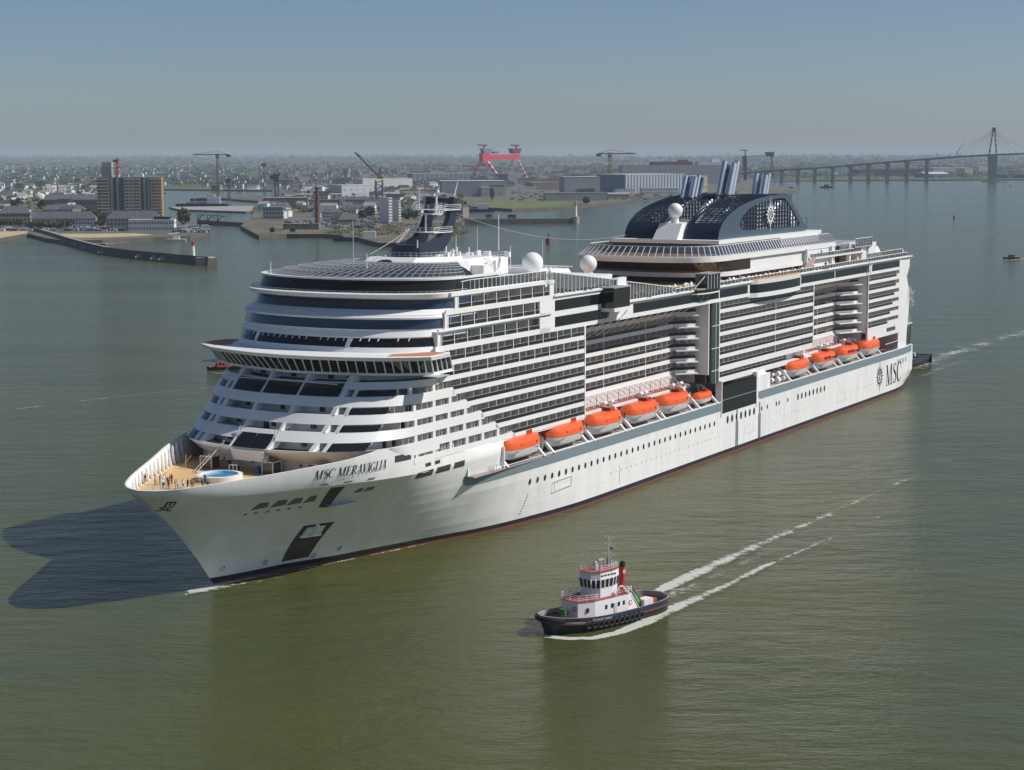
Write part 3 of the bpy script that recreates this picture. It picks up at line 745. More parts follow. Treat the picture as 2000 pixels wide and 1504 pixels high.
# sloping ribs between the columns
RT = (-11.6, -3.87, 3.87, 11.6)
def gcut(t, tm=21.5, a=15.0, p=2.25): return a * (1 - max(0, 1 - (abs(t) / tm) ** p) ** (1 / p))
def rib(t, z0, z1, w_=.45, dep=2.6, pr=.04):
    a0 = sf(z0) - gcut(t) + pr; a1 = sf(z1) - gcut(t) + pr
    MB().hexa([(a0 - dep, t - w_ / 2, z0), (a0, t - w_ / 2, z0), (a0, t + w_ / 2, z0), (a0 - dep, t + w_ / 2, z0), (a1 - dep, t - w_ / 2, z1), (a1, t - w_ / 2, z1), (a1, t + w_ / 2, z1), (a1 - dep, t + w_ / 2, z1)]).build('front_rib', WHITE, ship)
for t in RT:
    for (z0, z1) in ((21.24, 22.47), (23.98, 25.12), (26.6, 27.77), (29.36, 30.47), (31.5, 32.9)): rib(t, z0, z1, .9 if abs(t) > 5 else .6)
for t in (13.6, -13.6):
    for (z0, z1) in ((21.24, 22.47), (23.98, 25.12), (26.6, 27.77), (29.36, 30.47)): rib(t, z0, z1, .7)
# big black glass parapets
def front_glass(ta, tb, z0, z1, name='black_parapet_glass', off=.10):
    rows = [[(sf(z) - gcut(lerp(ta, tb, i / 6)) + off, lerp(ta, tb, i / 6), z) for i in range(7)] for z in (z0, z1)]
    return MB().strip(rows, 0).build(name, GLASSD, ship)
for (a, b) in ((-11.2, -4.1), (-3.6, 3.6), (4.1, 11.2)): front_glass(a, b, 29.38, 31.45)
front_glass(-3.5, 0, 21.3, 23.4); front_glass(.1, 3.5, 21.3, 23.4)
MB().box(284, 284.2, -11.4, 11.4, 31.5, 31.6).build('glass_rail', STEEL, ship)
for t in (-3.87, 3.87):          # grated ladder rails down the slope
    for o in (-.28, .28):
        MB().bar((sf(24.2) + .5, t + o, 24.3), (sf(19.3) + 3.2, t + o, 19.1), .14).build('ladder_rail', STEEL, ship)
MB().hexa([(292.2, -3.4, 19.0), (293.6, -3.4, 19.0), (293.6, 3.4, 19.0), (292.2, 3.4, 19.0), (294.0, -3.4, 20.9), (294.3, -3.4, 20.9), (294.3, 3.4, 20.9), (294.0, 3.4, 20.9)]).build('perforated_panel', WHITE, ship)
# small alcove windows and doors
def alc(t, z0, z1, hw, row, name):
    d = 2.9; m_ = (sf(row[0]) + sf(row[1])) / 2 - .6 - d - gcut(t)
    MB().box(m_ - .1, m_ + .16, t - hw, t + hw, z0, z1).build(name, DOOR, ship)
for (row, zc) in (((20.7, 22.5), 21.75), ((23.4, 25.2), 24.4), ((26, 27.8), 27.0)):
    for t in (-8.4, -.2, 7.6):
        if row[0] < 21 and abs(t) < 4: continue
        alc(t, zc - .42, zc + .42, .45, row, 'alcove_window')
for t in (-9.0, -5.2, -1.6, 2.0, 6.0, 9.6): alc(t, 31.6, 33.1, .5, (31.4, 33.2), 'alcove_door')
for t in (-1.8, 2.4): alc(t, 23.2, 25.0, .55, (23.4, 25.2), 'alcove_door')
# corner glass rails on both shoulders
for (z0, z1) in ((21.26, 22.5), (24.0, 25.1), (26.62, 27.7), (29.38, 30.45)):
    for sg in (1, -1):
        t0, t1 = (14.0, 19.0)
        n = 8; ts = [lerp(t0, t1, i / n) * sg for i in range(n + 1)]
        rows = [[(sf(z) - gcut(t) + .06, t, z) for t in ts] for z in (z0 + .02, z1 - .12)]
        MB().strip(rows, 0).build('shoulder_glass', GLASSD, ship)
        for i in range(5):
            t = lerp(t0, t1, i / 4) * sg; a0 = sf(z1) - gcut(t) + .12
            MB().bar((a0 + .05, t, z1 - .5), (a0 - .2, t + .02, z1 - .05), .11).build('glass_bracket', WHITE, ship)
        if sg > 0:
            for t in (19.3, 20.2): alc(t * sg, z0 - .3, z1, .3, (z0 - .5, z1), 'side_door')
    for (sw, wdt) in ((269.6, .42), (275.4, .42)):        # pillars of the first windows round the corner
        f_ = sf(z0); dd = max(0, min(1, (sw - (f_ - 15)) / 15)); tw = 21.5 * (1 - dd ** 2.25) ** (1 / 2.25)
        MB().box(sw - wdt, sw + wdt, tw - .5, tw - .04, z0 - .02, z1 + .02).build('window_pillar', WHITE, ship)
    for sw in (271.4, 273.2, 277.4, 279.2):
        f_ = sf(z0); dd = max(0, min(1, (sw - (f_ - 15)) / 15)); tw = 21.5 * (1 - dd ** 2.25) ** (1 / 2.25)
        if sw < f_ - 7: divider(sw, tw - 2.2, tw - .25, z0 - .5, z1)
# ---------------------------------------------------------------- navigation bridge
BP = [(268.4, 21.3), (269.0, 24.4), (275.6, 24.8), (277.4, 23.2), (280.6, 18.4), (282.8, 12.3), (284.2, 6), (284.6, 0)]
def bridge_poly(off=0.0, wing=0.0): 
    h = [(s - off, max(0, t - wing)) for s, t in BP]
    return h + [(s, -t) for s, t in h[-2::-1]]
B0 = bridge_poly(3.3, 1.8); B1 = bridge_poly(1.0, .5); B2 = bridge_poly(0, 0)
def loft(name, levels, mats, parent=None, cap=True, capm=0):
    mb = MB(); n = len(levels[0][0])
    rows = [[(x, y, z) for x, y in pl] for pl, z, m_ in levels]
    for j in range(len(rows) - 1): mb.strip([rows[j], rows[j + 1]], levels[j][2])
    if cap: mb.add(rows[-1], [tuple(range(n))[::-1]], capm)
    return mb.build(name, mats, parent or ship, smooth=False)
loft('bridge_base', [(bridge_poly(6.5, 3.5), 32.2, 0), (bridge_poly(3.0, 1.2), 32.6, 0), (bridge_poly(2.9, 1.4), 33.05, 0)], [WHITE])
loft('bridge_interior', [(bridge_poly(5.2, 3.2), 33.0, 0), (bridge_poly(4.8, 3.0), 35.5, 0)], [mat('bridge_inside', (.16, .12, .06), .7)], cap=False)
MB().prism(bridge_poly(3.2, 1.6), 33.0, 33.06).build('bridge_floor', DARK, ship)
loft('bridge_glass', [(bridge_poly(3.0, 1.5), 33.05, 0), (bridge_poly(1.2, .8), 35.35, 0)], [mat('bridge_pane', (.015, .017, .015), .04, alpha=.80)], cap=False)
loft('bridge_roof_edge', [(bridge_poly(1.25, .8), 35.3, 0), (bridge_poly(.4, .2), 35.4, 0), (B2, 36.05, 0), (bridge_poly(.5, .4), 36.15, 0)], [WHITE], capm=0)
for sg in (1, -1):
    pts = [(269.2, 21.2), (269.6, 24.0), (275.1, 24.3), (279.3, 18.4), (276.2, 17.2), (273, 19.4)]
    MB().prism([(a, b * sg) for a, b in pts], 36.15, 36.2).build('wing_roof_deck', TERRA, ship)
# mullions: one bar every 1.5 m round the windows
lo, hi = bridge_poly(2.95, 1.45), bridge_poly(1.15, .75)
per = 0.0; segs = []
for i in range(len(lo) - 1):
    L = math.dist(lo[i], lo[i + 1]); segs.append(L)
for i, L in enumerate(segs):
    n = max(1, int(round(L / 1.55)))
    for j in range(n):
        k = j / n
        a = (lerp(lo[i][0], lo[i + 1][0], k), lerp(lo[i][1], lo[i + 1][1], k), 33.0); b = (lerp(hi[i][0], hi[i + 1][0], k), lerp(hi[i][1], hi[i + 1][1], k), 35.4)
        MB().bar(a, b, .2, .14).build('bridge_mullion', WHITE, ship)
for sg in (1, -1):
    mb = MB(); mb.box(271, 275, 22.6 * sg, 25.6 * sg, 32.5, 32.62)
    mb.build('wing_platform', STEEL, ship)
# ---------------------------------------------------------------- stepped front above the bridge
UA = dict(tm=21.2, a=11.5, p=2.1)
sweep([(276.8, 4, 35.9), (278.2, 0, 36.0), (277.5, 0, 37.0)], 258, 'front_tier', WHITE, **UA)
sweep([(277.42, 0, 36.98), (276.6, 0, 38.52)], 262, 'front_window_row', GLASSD, **UA)
sweep([(276.6, 0, 38.5), (276.9, 0, 38.7), (275.95, 0, 39.95), (276.2, 0, 40.0)], 258, 'front_tier', WHITE, **UA)
sweep([(276.0, 0, 39.98), (275.5, 0, 41.7)], 261, 'blue_window_band', GLASSB, **UA)
sweep([(275.5, .2, 41.65), (276.2, 0, 41.7), (276.2, 0, 42.0), (273.3, 0, 43.2)], 255, 'front_tier', WHITE, **UA)
sweep([(273.2, 0, 43.18), (272.4, 0, 44.85)], 257, 'blue_window_band', GLASSB, **UA)
sweep([(272.4, .2, 44.8), (274.4, 0, 45.2), (274.8, 0, 45.9), (274.4, .1, 46.0), (272, 1.5, 46.0)], 250, 'front_ledge', WHITE, **UA)
LOUNGE = mat('lounge_glass', (.02, .018, .014), .05, alpha=.86)
sweep([(273.0, 0, 46.0), (271.6, 0, 48.1)], 246, 'lounge_window_band', LOUNGE, tm=20.6, a=12, p=2.1)
sweep([(270.6, 3.5, 46.0), (270.6, 3.5, 48.1)], 246, 'lounge_inside', mat('lounge_warm', (.16, .12, .075), .6), tm=20.6, a=12, p=2.1)
sweep([(271.4, 0, 48.08), (272.0, 0, 48.12), (272.0, 0, 48.42), (271.2, 0.5, 48.5)], 246, 'lounge_roof_rim', WHITE, tm=20.7, a=12, p=2.1)
for i, t in enumerate([x * 1.5 for x in range(-12, 13)]):   # white brackets over the front windows
    if i % 9 != 4:
        a0 = 277.2 - gcut(t, 21.2, 11.5, 2.1)
        MB().bar((a0 + .1, t, 38.1), (a0 - .35, t, 38.55), .12).build('window_bracket', WHITE, ship)
for t in (-17.5, 8.2, -12.4):
    a0 = 277.45 - gcut(t, 21.2, 11.5, 2.1)
    MB().hexa([(a0 - .2, t - .4, 36.9), (a0 + .06, t - .4, 36.9), (a0 + .06, t + .4, 36.9), (a0 - .2, t + .4, 36.9), (a0 - 1.0, t - .1, 38.6), (a0 - .68, t - .1, 38.6), (a0 - .68, t + .7, 38.6), (a0 - 1.0, t + .7, 38.6)]).build('window_pier', WHITE, ship)
# railings on the ledges
def ledge_rail(s_f, z, send, n, name='ledge_rail', h=.9):
    pts = plan(s_f, send, 21.1, 11.5, 2.1, n); mb = MB()
    for (a, b) in zip(pts, pts[1:]): mb.bar((*a, z + h), (*b, z + h), .05)
    for p_ in pts: mb.bar((*p_, z), (*p_, z + h), .05)
    return mb.build(name, STEEL, ship)
ledge_rail(273.9, 46.0, 258, 40, h=.35); ledge_rail(275.7, 42.0, 264, 34, h=.35)
# sloping service gantries on the white front (pairs of rails with rungs)
def gantry(p0, p1, name='service_ladder'):
    mb = MB(); a, b = Vector(p0), Vector(p1)
    for o in (-.35, .35): mb.bar(a + Vector((0, o, 0)), b + Vector((0, o, 0)), .07)
    n = int((b - a).length / .7)
    for i in range(n): 
        q = a.lerp(b, i / n); mb.bar(q + Vector((0, -.35, 0)), q + Vector((0, .35, 0)), .05)
    return mb.build(name, STEEL, ship)
# roof of the forward lounge: dark glass grid
rows = []
for k in (0, .16, .32, .48, .64, .8, .92):
    rows.append([(x, y, 48.5 + 1.5 * (1 - (1 - k) ** 2)) for x, y in plan(271.3 - 20 * k, 254.5 - 8 * k, 20.3 * (1 - .5 * k), 13 * (1 - .5 * k) + 1, 2.1, 38)])
MB().strip(rows, 0).build('lounge_roof', mat('roof_glass', (.022, .026, .032), .3, spec=.35), ship, smooth=40)
for r in rows:
    mb = MB()
    for a, b in zip(r[1:-1], r[2:-1]): mb.bar((a[0], a[1], a[2] + .1), (b[0], b[1], b[2] + .1), .12)
    mb.build('roof_bar', STEEL, ship)
for i in range(0, 41, 1):
    mb = MB()
    for a, b in zip(rows, rows[1:]): mb.bar((a[i][0], a[i][1], a[i][2] + .08), (b[i][0], b[i][1], b[i][2] + .08), .1)
    mb.build('roof_rafter', mat('rafter_grey', (.36, .38, .40), .4, metal=.2), ship)
MB().box(226.6, 262, -20.5, 21, 45.6, 45.98).build('sun_deck', GREYP, ship)
MB().box(195, 226.6, -20.5, 21, 42.6, 42.9).build('sun_deck', TEAK, ship)
MB().box(6, 195, -20.5, 21, 39.2, 39.58).build('pool_deck', TEAK, ship)
# glazed wind screens with posts
def screen(p0, p1, z0a, z1a, z0b, z1b, pitch=1.5, name='wind_screen'):
    a, b = Vector(p0), Vector(p1); n = max(1, int((b - a).length / pitch)); d = (b - a).normalized(); nn = Vector((d.y, -d.x)) * .03
    MB().hexa([(*(a - nn), z0a), (*(b - nn), z0b), (*(b + nn), z0b), (*(a + nn), z0a), (*(a - nn), z1a), (*(b - nn), z1b), (*(b + nn), z1b), (*(a + nn), z1a)]).build(name, SCREEN, ship)
    mb = MB()
    for i in range(n + 1):
        k = i / n; q = a.lerp(b, k); mb.bar((q.x, q.y, lerp(z0a, z0b, k)), (q.x, q.y, lerp(z1a, z1b, k)), .12)
    mb.bar((a.x, a.y, z1a), (b.x, b.y, z1b), .14); mb.bar((a.x, a.y, z0a + .05), (b.x, b.y, z0b + .05), .1)
    return mb.build('screen_frame', WHITE, ship)
screen((257, 21.2), (230, 21.2), 45.95, 47.8, 45.95, 47.8)
screen((264, 19.0), (257, 21.2), 45.95, 47.0, 45.95, 47.8)
screen((230, 21.2), (228.6, 20.9), 45.95, 47.8, 45.95, 47.8)
screen((228.2, 21.0), (199, 21.0), 42.95, 47.6, 42.95, 44.3, 1.55)
screen((194.4, 21.2), (171, 21.2), 39.6, 43.6, 39.6, 40.9, 1.45)
screen((171, 21.4), (8, 21.4), 39.6, 40.55, 39.6, 40.75, 2.2)
screen((44, 21.3), (13, 21.3), 39.7, 42.0, 39.7, 42.0, 1.3)
screen((13, 21.3), (6, 19.6), 39.7, 42.0, 39.7, 41.2, 1.3); screen((6, 19.6), (5, -18), 39.7, 41.2, 39.7, 41.2, 2)
mb = MB(); mb.box(194.8, 198.9, 20.2, 21.2, 42.9, 44.6); mb.build('pool_side_block', WHITE, ship)
# pool-deck clutter: loungers and small people-coloured dots are things of their own further on
# ---------------------------------------------------------------- mid lounge that overhangs the pool deck
L2 = dict(tm=18.2, a=16.0, p=2.6)
sweep([(140.5, 0, 39.6), (140.5, 0, 40.8)], 84, 'lounge_plinth', DARK, tm=17, a=16, p=2.6)
sweep([(140, 4, 40.9), (144.5, 0, 41.0), (144.9, 0, 42.1)], 84, 'lounge_lower_band', WHITE, **L2)
sweep([(144.7, 0, 42.08), (150.2, 0, 44.7)], 121, 'lounge_slanted_glass', mat('amber_glass', (.035, .02, .012), .06), tm=18.2, a=16, p=2.6)
sweep([(140, 3, 41), (140, 3, 45)], 84, 'lounge_white_wall', WHITE, tm=20.9, a=14, p=2.6)
sweep([(150.0, .2, 44.65), (151.0, 0, 44.8), (151.2, 0, 45.9), (149, 3, 46.0)], 62, 'lounge_upper_band', WHITE, tm=18.6, a=16, p=2.6)
MB().prism([(x, y) for x, y in plan(150.2, 62, 18.2, 16, 2.6)], 45.85, 45.95).build('lounge_top_deck', TEAK, ship)
pl0 = plan(150.6, 62, 18.4, 16, 2.6, 46); pl1 = plan(147.8, 62, 16.6, 15, 2.6, 46)
MB().strip([[(x, y, 46) for x, y in pl0], [(x, y, 48.3) for x, y in pl1]], 0).build('slanted_wind_screen', mat('slate_screen', (.06, .075, .10), .1, spec=.8, alpha=.72), ship)
cums = [0]
for a, b in zip(pl0, pl0[1:]): cums.append(cums[-1] + math.dist(a, b))
x = 0.0; j = 0
while x < cums[-1] - 60:
    while j < len(cums) - 2 and cums[j + 1] < x: j += 1
    k = (x - cums[j]) / max(1e-6, cums[j + 1] - cums[j])
    a = (lerp(pl0[j][0], pl0[j + 1][0], k), lerp(pl0[j][1], pl0[j + 1][1], k), 46.0); b = (lerp(pl1[j][0], pl1[j + 1][0], k), lerp(pl1[j][1], pl1[j + 1][1], k), 48.32)
    MB().bar(a, b, .13).build('screen_post', WHITE, ship); x += 1.75
mb = MB()
for P, z in ((pl0, 46.05), (pl1, 48.32)):
    for a, b in zip(P, P[1:]): mb.bar((*a, z), (*b, z), .14)
mb.build('screen_rail', WHITE, ship)
# inner house carrying the funnel
MB().box(62, 131, -14.2, 14.2, 45.9, 48.3).build('funnel_house_lower', mat('dim_glass', (.06, .055, .05), .2), ship)
MB().box(62, 131.5, -14.4, 14.4, 48.3, 49.2).build('funnel_house', WHITE, ship)
MB().box(64, 92, 14.1, 14.5, 46.2, 48.3).build('house_panel', WHITE, ship)
# aft terraces
MB().box(62, 85, 17.6, 18.4, 39.6, 45.0).build('terrace_post_wall', WHITE, ship)
mb = MB(); mb.box(40, 84, 6, 19.6, 42.3, 42.75); mb.build('terrace_deck', WHITE, ship)
MB().box(44, 84, 13, 13.2, 39.6, 45).build('terrace_glass', GLASSD, ship)
screen((84, 19.6), (44, 19.6), 42.75, 43.8, 42.75, 43.8, 2.2)
for s in (84.5, 66, 52, 42): MB().box(s - .5, s + .5, 18.2, 19.2, 39.6, 45.2).build('terrace_column', WHITE, ship)
MB().hexa([(86.5, 19.2, 39.6), (88, 19.2, 39.6), (88, 20.6, 39.6), (86.5, 20.6, 39.6), (82, 19.2, 43), (82.6, 19.2, 43), (82.6, 20.6, 43), (82, 20.6, 43)]).build('terrace_stair', mat('stair_pink', (.55, .42, .38), .6), ship)
mb = MB(); mb.box(28, 44, -16, 18.5, 39.6, 44.6, 0); mb.build('aft_house', WHITE, ship)
screen((50, 20), (36, 20), 44, 46.4, 44, 46.4, 1.2); screen((36, 20), (28, 17), 44, 46.4, 43, 44, 1.2)
MB().hexa([(22, 8, 39.6), (36, 8, 39.6), (36, 19, 39.6), (22, 19, 39.6), (25, 9, 43.2), (36, 8, 44), (36, 19, 44), (25, 18, 43.2)]).build('aft_slide_house', WHITE, ship)
# ---------------------------------------------------------------- funnel
AR = [(128.0, 49.2), (127.3, 51.2), (125.2, 53.2), (121.5, 55.0), (116.5, 56.5), (110, 57.7), (103, 58.6), (96, 59.1), (88, 59.3), (83.5, 59.25)]
BK = [(83.5, 59.25), (79.6, 57.4), (76, 55.0), (71.5, 52.0), (67.5, 49.7), (66.8, 49.2)]
def inside(p, poly):
    x, y = p; c = False; n = len(poly)
    for i in range(n):
        (x1, y1), (x2, y2) = poly[i], poly[(i + 1) % n]
        if (y1 > y) != (y2 > y) and x < (x2 - x1) * (y - y1) / (y2 - y1) + x1: c = not c
    return c
def cuts(poly, axis, val):
    out = []
    n = len(poly)
    for i in range(n):
        a, b = poly[i], poly[(i + 1) % n]; u, v_ = a[axis], b[axis]
        if (u > val) != (v_ > val):
            k = (val - u) / (v_ - u); out.append(lerp(a[1 - axis], b[1 - axis], k))
    return sorted(out)
OUTL = AR + BK[1:]
INN = [(113.2, 50.9), (114.6, 52.3), (113.6, 54.0), (111, 55.4), (107, 56.6), (101.5, 57.5), (96, 58.0), (90, 58.3), (85, 58.35), (83.2, 57.6), (80, 55.8), (76.6, 53.4), (73.6, 51.4), (72.5, 50.6)]
def resamp(poly, n, closed=True):
    P = poly + ([poly[0]] if closed else []); c = [0]
    for a, b in zip(P, P[1:]): c.append(c[-1] + math.dist(a, b))
    out = []; j = 0
    for i in range(n):
        x = c[-1] * i / (n if closed else n - 1)
        while j < len(c) - 2 and c[j + 1] < x: j += 1
        k = (x - c[j]) / max(1e-9, c[j + 1] - c[j]); out.append((lerp(P[j][0], P[j + 1][0], k), lerp(P[j][1], P[j + 1][1], k)))
    return out
def funnel_side(tp, sg, m):
    cx, cz = 97.0, 54.0
    def radial(poly, n=64):
        out = []
        for i in range(n):
            a = 2 * math.pi * i / n; d = (math.cos(a), math.sin(a) * .28); best = None
            L = len(poly)
            for k in range(L):
                p, q = poly[k], poly[(k + 1) % L]
                ex, ey = q[0] - p[0], q[1] - p[1]; den = d[0] * ey - d[1] * ex
                if abs(den) < 1e-9: continue
                t_ = ((p[0] - cx) * ey - (p[1] - cz) * ex) / den; u_ = ((p[0] - cx) * d[1] - (p[1] - cz) * d[0]) / den
                if t_ > 0 and -1e-6 <= u_ <= 1 + 1e-6 and (best is None or t_ > best): best = t_
            out.append((cx + d[0] * best, cz + d[1] * best))
        return out
    O_, I_ = radial(OUTL), radial(INN)
    mb = MB()
    for tt in (tp, tp - sg * .5):
        mb.strip([[(s, tt, z) for s, z in O_], [(s, tt, z) for s, z in I_]], 0, closed=True, flip=(sg > 0) == (tt == tp))
    mb.strip([[(s, tp, z) for s, z in O_], [(s, tp - sg * .5, z) for s, z in O_]], 0, closed=True); mb.strip([[(s, tp, z) for s, z in I_], [(s, tp - sg * .5, z) for s, z in I_]], 0, closed=True)
    mb.build('funnel_side_frame', m, ship, recalc=True)
    z = 51.3
    while z < 58.4:
        c = cuts(INN, 1, z)
        if len(c) >= 2: MB().bar((c[0], tp - sg * .25, z), (c[-1], tp - sg * .25, z), .26, .24).build('lattice_bar', FUN, ship)
        z += 1.02
    s = 74.2
    while s < 114.4:
        c = cuts(INN, 0, s)
        if len(c) >= 2: MB().bar((s, tp - sg * .25, c[0]), (s, tp - sg * .25, c[-1]), .34, .30, up=(1, 0, 0)).build('lattice_bar', FUN, ship)
        s += 1.95
funnel_side(12.6, 1, FUNG); funnel_side(-12.6, -1, FUNG)
# curved front faces: two arched shells of lattice
arc_pts = resamp(AR, 30, False)
def shell(ta, tb):
    cw = .75
    for t0, t1 in ((ta, ta + cw), (tb - cw, tb)):
        MB().strip([[(s + .06, t1, z + .06) for s, z in arc_pts], [(s + .06, t0, z + .06) for s, z in arc_pts]], 0).build('arch_edge', FUN, ship, smooth=40)
        MB().strip([[(s - .5, t0, z - .5) for s, z in arc_pts], [(s - .5, t1, z - .5) for s, z in arc_pts]], 0).build('arch_edge', FUN, ship, smooth=40)
    MB().strip([[(s + .05, tb, z) for s, z in arc_pts[:4]], [(s + .05, ta, z) for s, z in arc_pts[:4]]], 0).build('arch_foot', FUN, ship, smooth=40)
    n = max(3, int((tb - ta) / 1.45))
    for i in range(1, n):
        t = lerp(ta, tb, i / n); mb = MB()
        for a, b in zip(arc_pts[3:], arc_pts[4:]): mb.bar((a[0], t, a[1]), (b[0], t, b[1]), .22)
        mb.build('arch_rib', FUN, ship)
    for i, (s, z) in enumerate(resamp(AR, 44, False)):
        if i > 4: MB().bar((s, ta, z), (s, tb, z), .30, .2).build('arch_bar', FUN, ship)
shell(3.6, 12.55); shell(-12.55, -3.6)
# white machinery and pipes seen through the lattice
mb = MB()
for i in range(6): 
    a = 74 + i * 7.4
    mb.box(a, a + random.uniform(3, 5.5), -10 + (i % 2) * 3, 10.4 - (i % 3), 49.2, 51.5 + random.uniform(0, 3.4))
mb.box(94, 101, 8.4, 11.6, 50, 56.5); mb.box(80, 90, 9.4, 11.8, 50, 55.4)
mb.build('funnel_machinery', mat('machinery_white', (.62, .63, .64), .4, metal=.2), ship)
mb = MB()
for i in range(5): mb.cyl((118 - i * 8, -8 + i * 3.4, 50), (100 - i * 8, -8 + i * 3.4, 58.2), .9, n=10)
mb.build('funnel_duct', CHROME, ship, smooth=40)
MB().box(76, 119, -10.5, 10.5, 49.2, 50.1).build('funnel_floor', GREYP, ship)
MB().box(79, 84, -12.4, 12.4, 57.6, 59.2).build('funnel_crosshead', FUNG, ship)
mb = MB()
for i in range(12): mb.bar((84 + i * 1.1, -12.4, 59.1), (84 + i * 1.1, 12.4, 59.1), .35)
mb.build('funnel_top_slat', FUNG, ship)
# exhaust stacks raked aft
def stacks(c, n, h, r, lean, dark=0):
    for i in range(n):
        s = c[0] - (i // 2) * 2.6 - (i % 2) * .4; t = c[1] + (i % 2) * 2.5 - (i // 2) * .2
        hh = h * (1 - .05 * (i % 3))
        MB().cyl((s, t, 57.8), (s - lean, t, 57.8 + hh), r, n=14, cap=True).build('exhaust_stack', CHROME if i % 3 != 2 else mat('stack_blue', (.13, .19, .30), .25, metal=.5), ship, smooth=50)
        MB().cyl((s - lean * .98, t, 57.8 + hh * .98), (s - lean * 1.005, t, 57.8 + hh * 1.005), r * .86, n=14).build('stack_mouth', BLACK, ship)
stacks((103.5, -8.4, 0), 6, 6.4, .55, 2.8); stacks((93, -2.8, 0), 4, 10.0, .72, 4.4); stacks((71.5, -1.8, 0), 5, 6.6, .66, 2.4)
# emblem on the funnel
star(lambda x, y, o=0: (94.6 - x, 12.68 + o, 54.4 + y), 2.45, 'funnel_emblem', WHITE, ship)
lay(arc(0, 0, .33, .37, 0, 360, 24, lambda a, k: .66), lambda x, y: (94.6 - x * 2.45, 12.685, 54.4 + y * 2.45), 'emblem_disc', FUN, ship)
# white block and radome between the arches
MB().hexa([(118, -3.5, 49), (131.5, -3.3, 49), (131.5, 3.3, 49), (118, 3.5, 49), (118, -3.5, 53), (127.8, -3.0, 53), (127.8, 3.0, 53), (118, 3.5, 53)]).build('radome_block', WHITE, ship)
MB().cyl((125.3, 0, 53), (125.3, 0, 55), .95, .85, n=14).build('radome_pedestal', WHITE, ship, smooth=40)
MB().ball((125.3, 0, 56.0), 1.85, 24, 16).build('radome', WHITE, ship, smooth=True)
# aft mast-like white funnel, ropes course and deck clutter
mb = MB(); mb.hexa([(49, -2, 45), (53.5, -2, 45), (53.5, 1.4, 45), (49, 1.4, 45), (46.8, -1.6, 54.5), (50.4, -1.6, 54.8), (50.4, 1, 54.8), (46.8, 1, 54.5)])
mb.build('aft_vent_tower', WHITE, ship)
BLUEP = mat('blue_frame', (.04, .11, .17), .4)
mb = MB()
for s in (66, 61, 56, 48, 43):
    mb.bar((s, 3, 45), (s, 3, 52), .16); mb.bar((s, -6, 45), (s, -6, 52), .16); mb.bar((s, -6, 51.6), (s, 3, 51.6), .12)
for t in (3, -6): mb.bar((66, t, 51.6), (42, t, 51.6), .14); mb.bar((66, t, 50.4), (42, t, 50.4), .1)
mb.bar((66, 3, 51), (54, 3, 46), .3)
mb.build('ropes_course', BLUEP, ship)
MB().ball((68, 4, 49.6), 1.5, 12, 8).build('ropes_course_tower', BLUEP, ship, smooth=True)
MB().box(30, 66, -12, 14, 44.2, 45.0).build('sport_deck', GREYP, ship)
# ---------------------------------------------------------------- radomes and roof house forward
def radome(s, t, z, r, zb):
    MB().ball((s, t, z), r, 28, 18).build('radome', WHITE, ship, smooth=True)
    MB().cyl((s, t, zb), (s, t, z - r * .8), r * .45, r * .5, n=14).build('radome_pedestal', WHITE, ship, smooth=40)
radome(211, 8, 48.0, 2.15, 42.9); radome(186.6, 8, 46.5, 1.85, 39.6); radome(218, -8, 48.4, 1.5, 43)
MB().hexa([(188, -6, 43.0), (205, -6, 43.0), (205, 6, 43.0), (188, 6, 43.0), (190, -5, 45.6), (205, -6, 46.4), (205, 5, 46.4), (190, 5, 45.6)]).build('pool_canopy', WHITE, ship)
for i in range(7): MB().box(189 + i * 2.3, 189.15 + i * 2.3, -5.2, 5.4, 45.8 + i * .1, 46.1 + i * .1).build('canopy_rib', WHITE, ship)
# roof house under the mast
mb = MB()
mb.hexa([(236, -8, 46), (253.5, -6.5, 48.6), (253.5, 5.5, 48.6), (236, 7.4, 46), (236, -7.4, 50.5), (249.2, -5.7, 50.8), (249.2, 4.8, 50.8), (236, 6.8, 50.5)])
mb.box(224, 236, -7.4, 6.2, 46, 50.0); mb.box(214, 224, -8, 4, 46, 49.4); mb.box(238, 243, 7.0, 9.4, 46, 49.6); mb.box(228, 232, 6.2, 9.0, 46, 48.6)
mb.build('mast_house', WHITE, ship)
hx = [(255.4 + .15 * math.cos(a), -1.2 + 2.0 * math.cos(a), 50.6 + .75 * math.sin(a)) for a in [2 * math.pi * i / 16 for i in range(16)]]
MB().poly([(253.6 - (z - .9 - 48.6) * 1.955 + .08, t, z - .9) for (s, t, z) in hx][::-1]).build('oval_opening', DARK, ship)
MB().poly([(s, 6.28, z) for s, z in [(234 + .7 * math.cos(a), 48.6 + .7 * math.sin(a)) for a in [2 * math.pi * i / 14 for i in range(14)]]]).build('round_vent', FAIR, ship)
MB().box(226, 227, 6.1, 6.3, 46.6, 48.8).build('house_door', GREYP, ship); MB().box(219, 220, 3.9, 4.1, 46.6, 48.8).build('house_door', GREYP, ship)
gantry((232, 9.5, 50), (231, 13, 46.2)); gantry((262.2, 20.4, 45.4), (264.6, 21.4, 40.5)); gantry((265.8, 20.8, 41.6), (267.6, 21.6, 37.4))
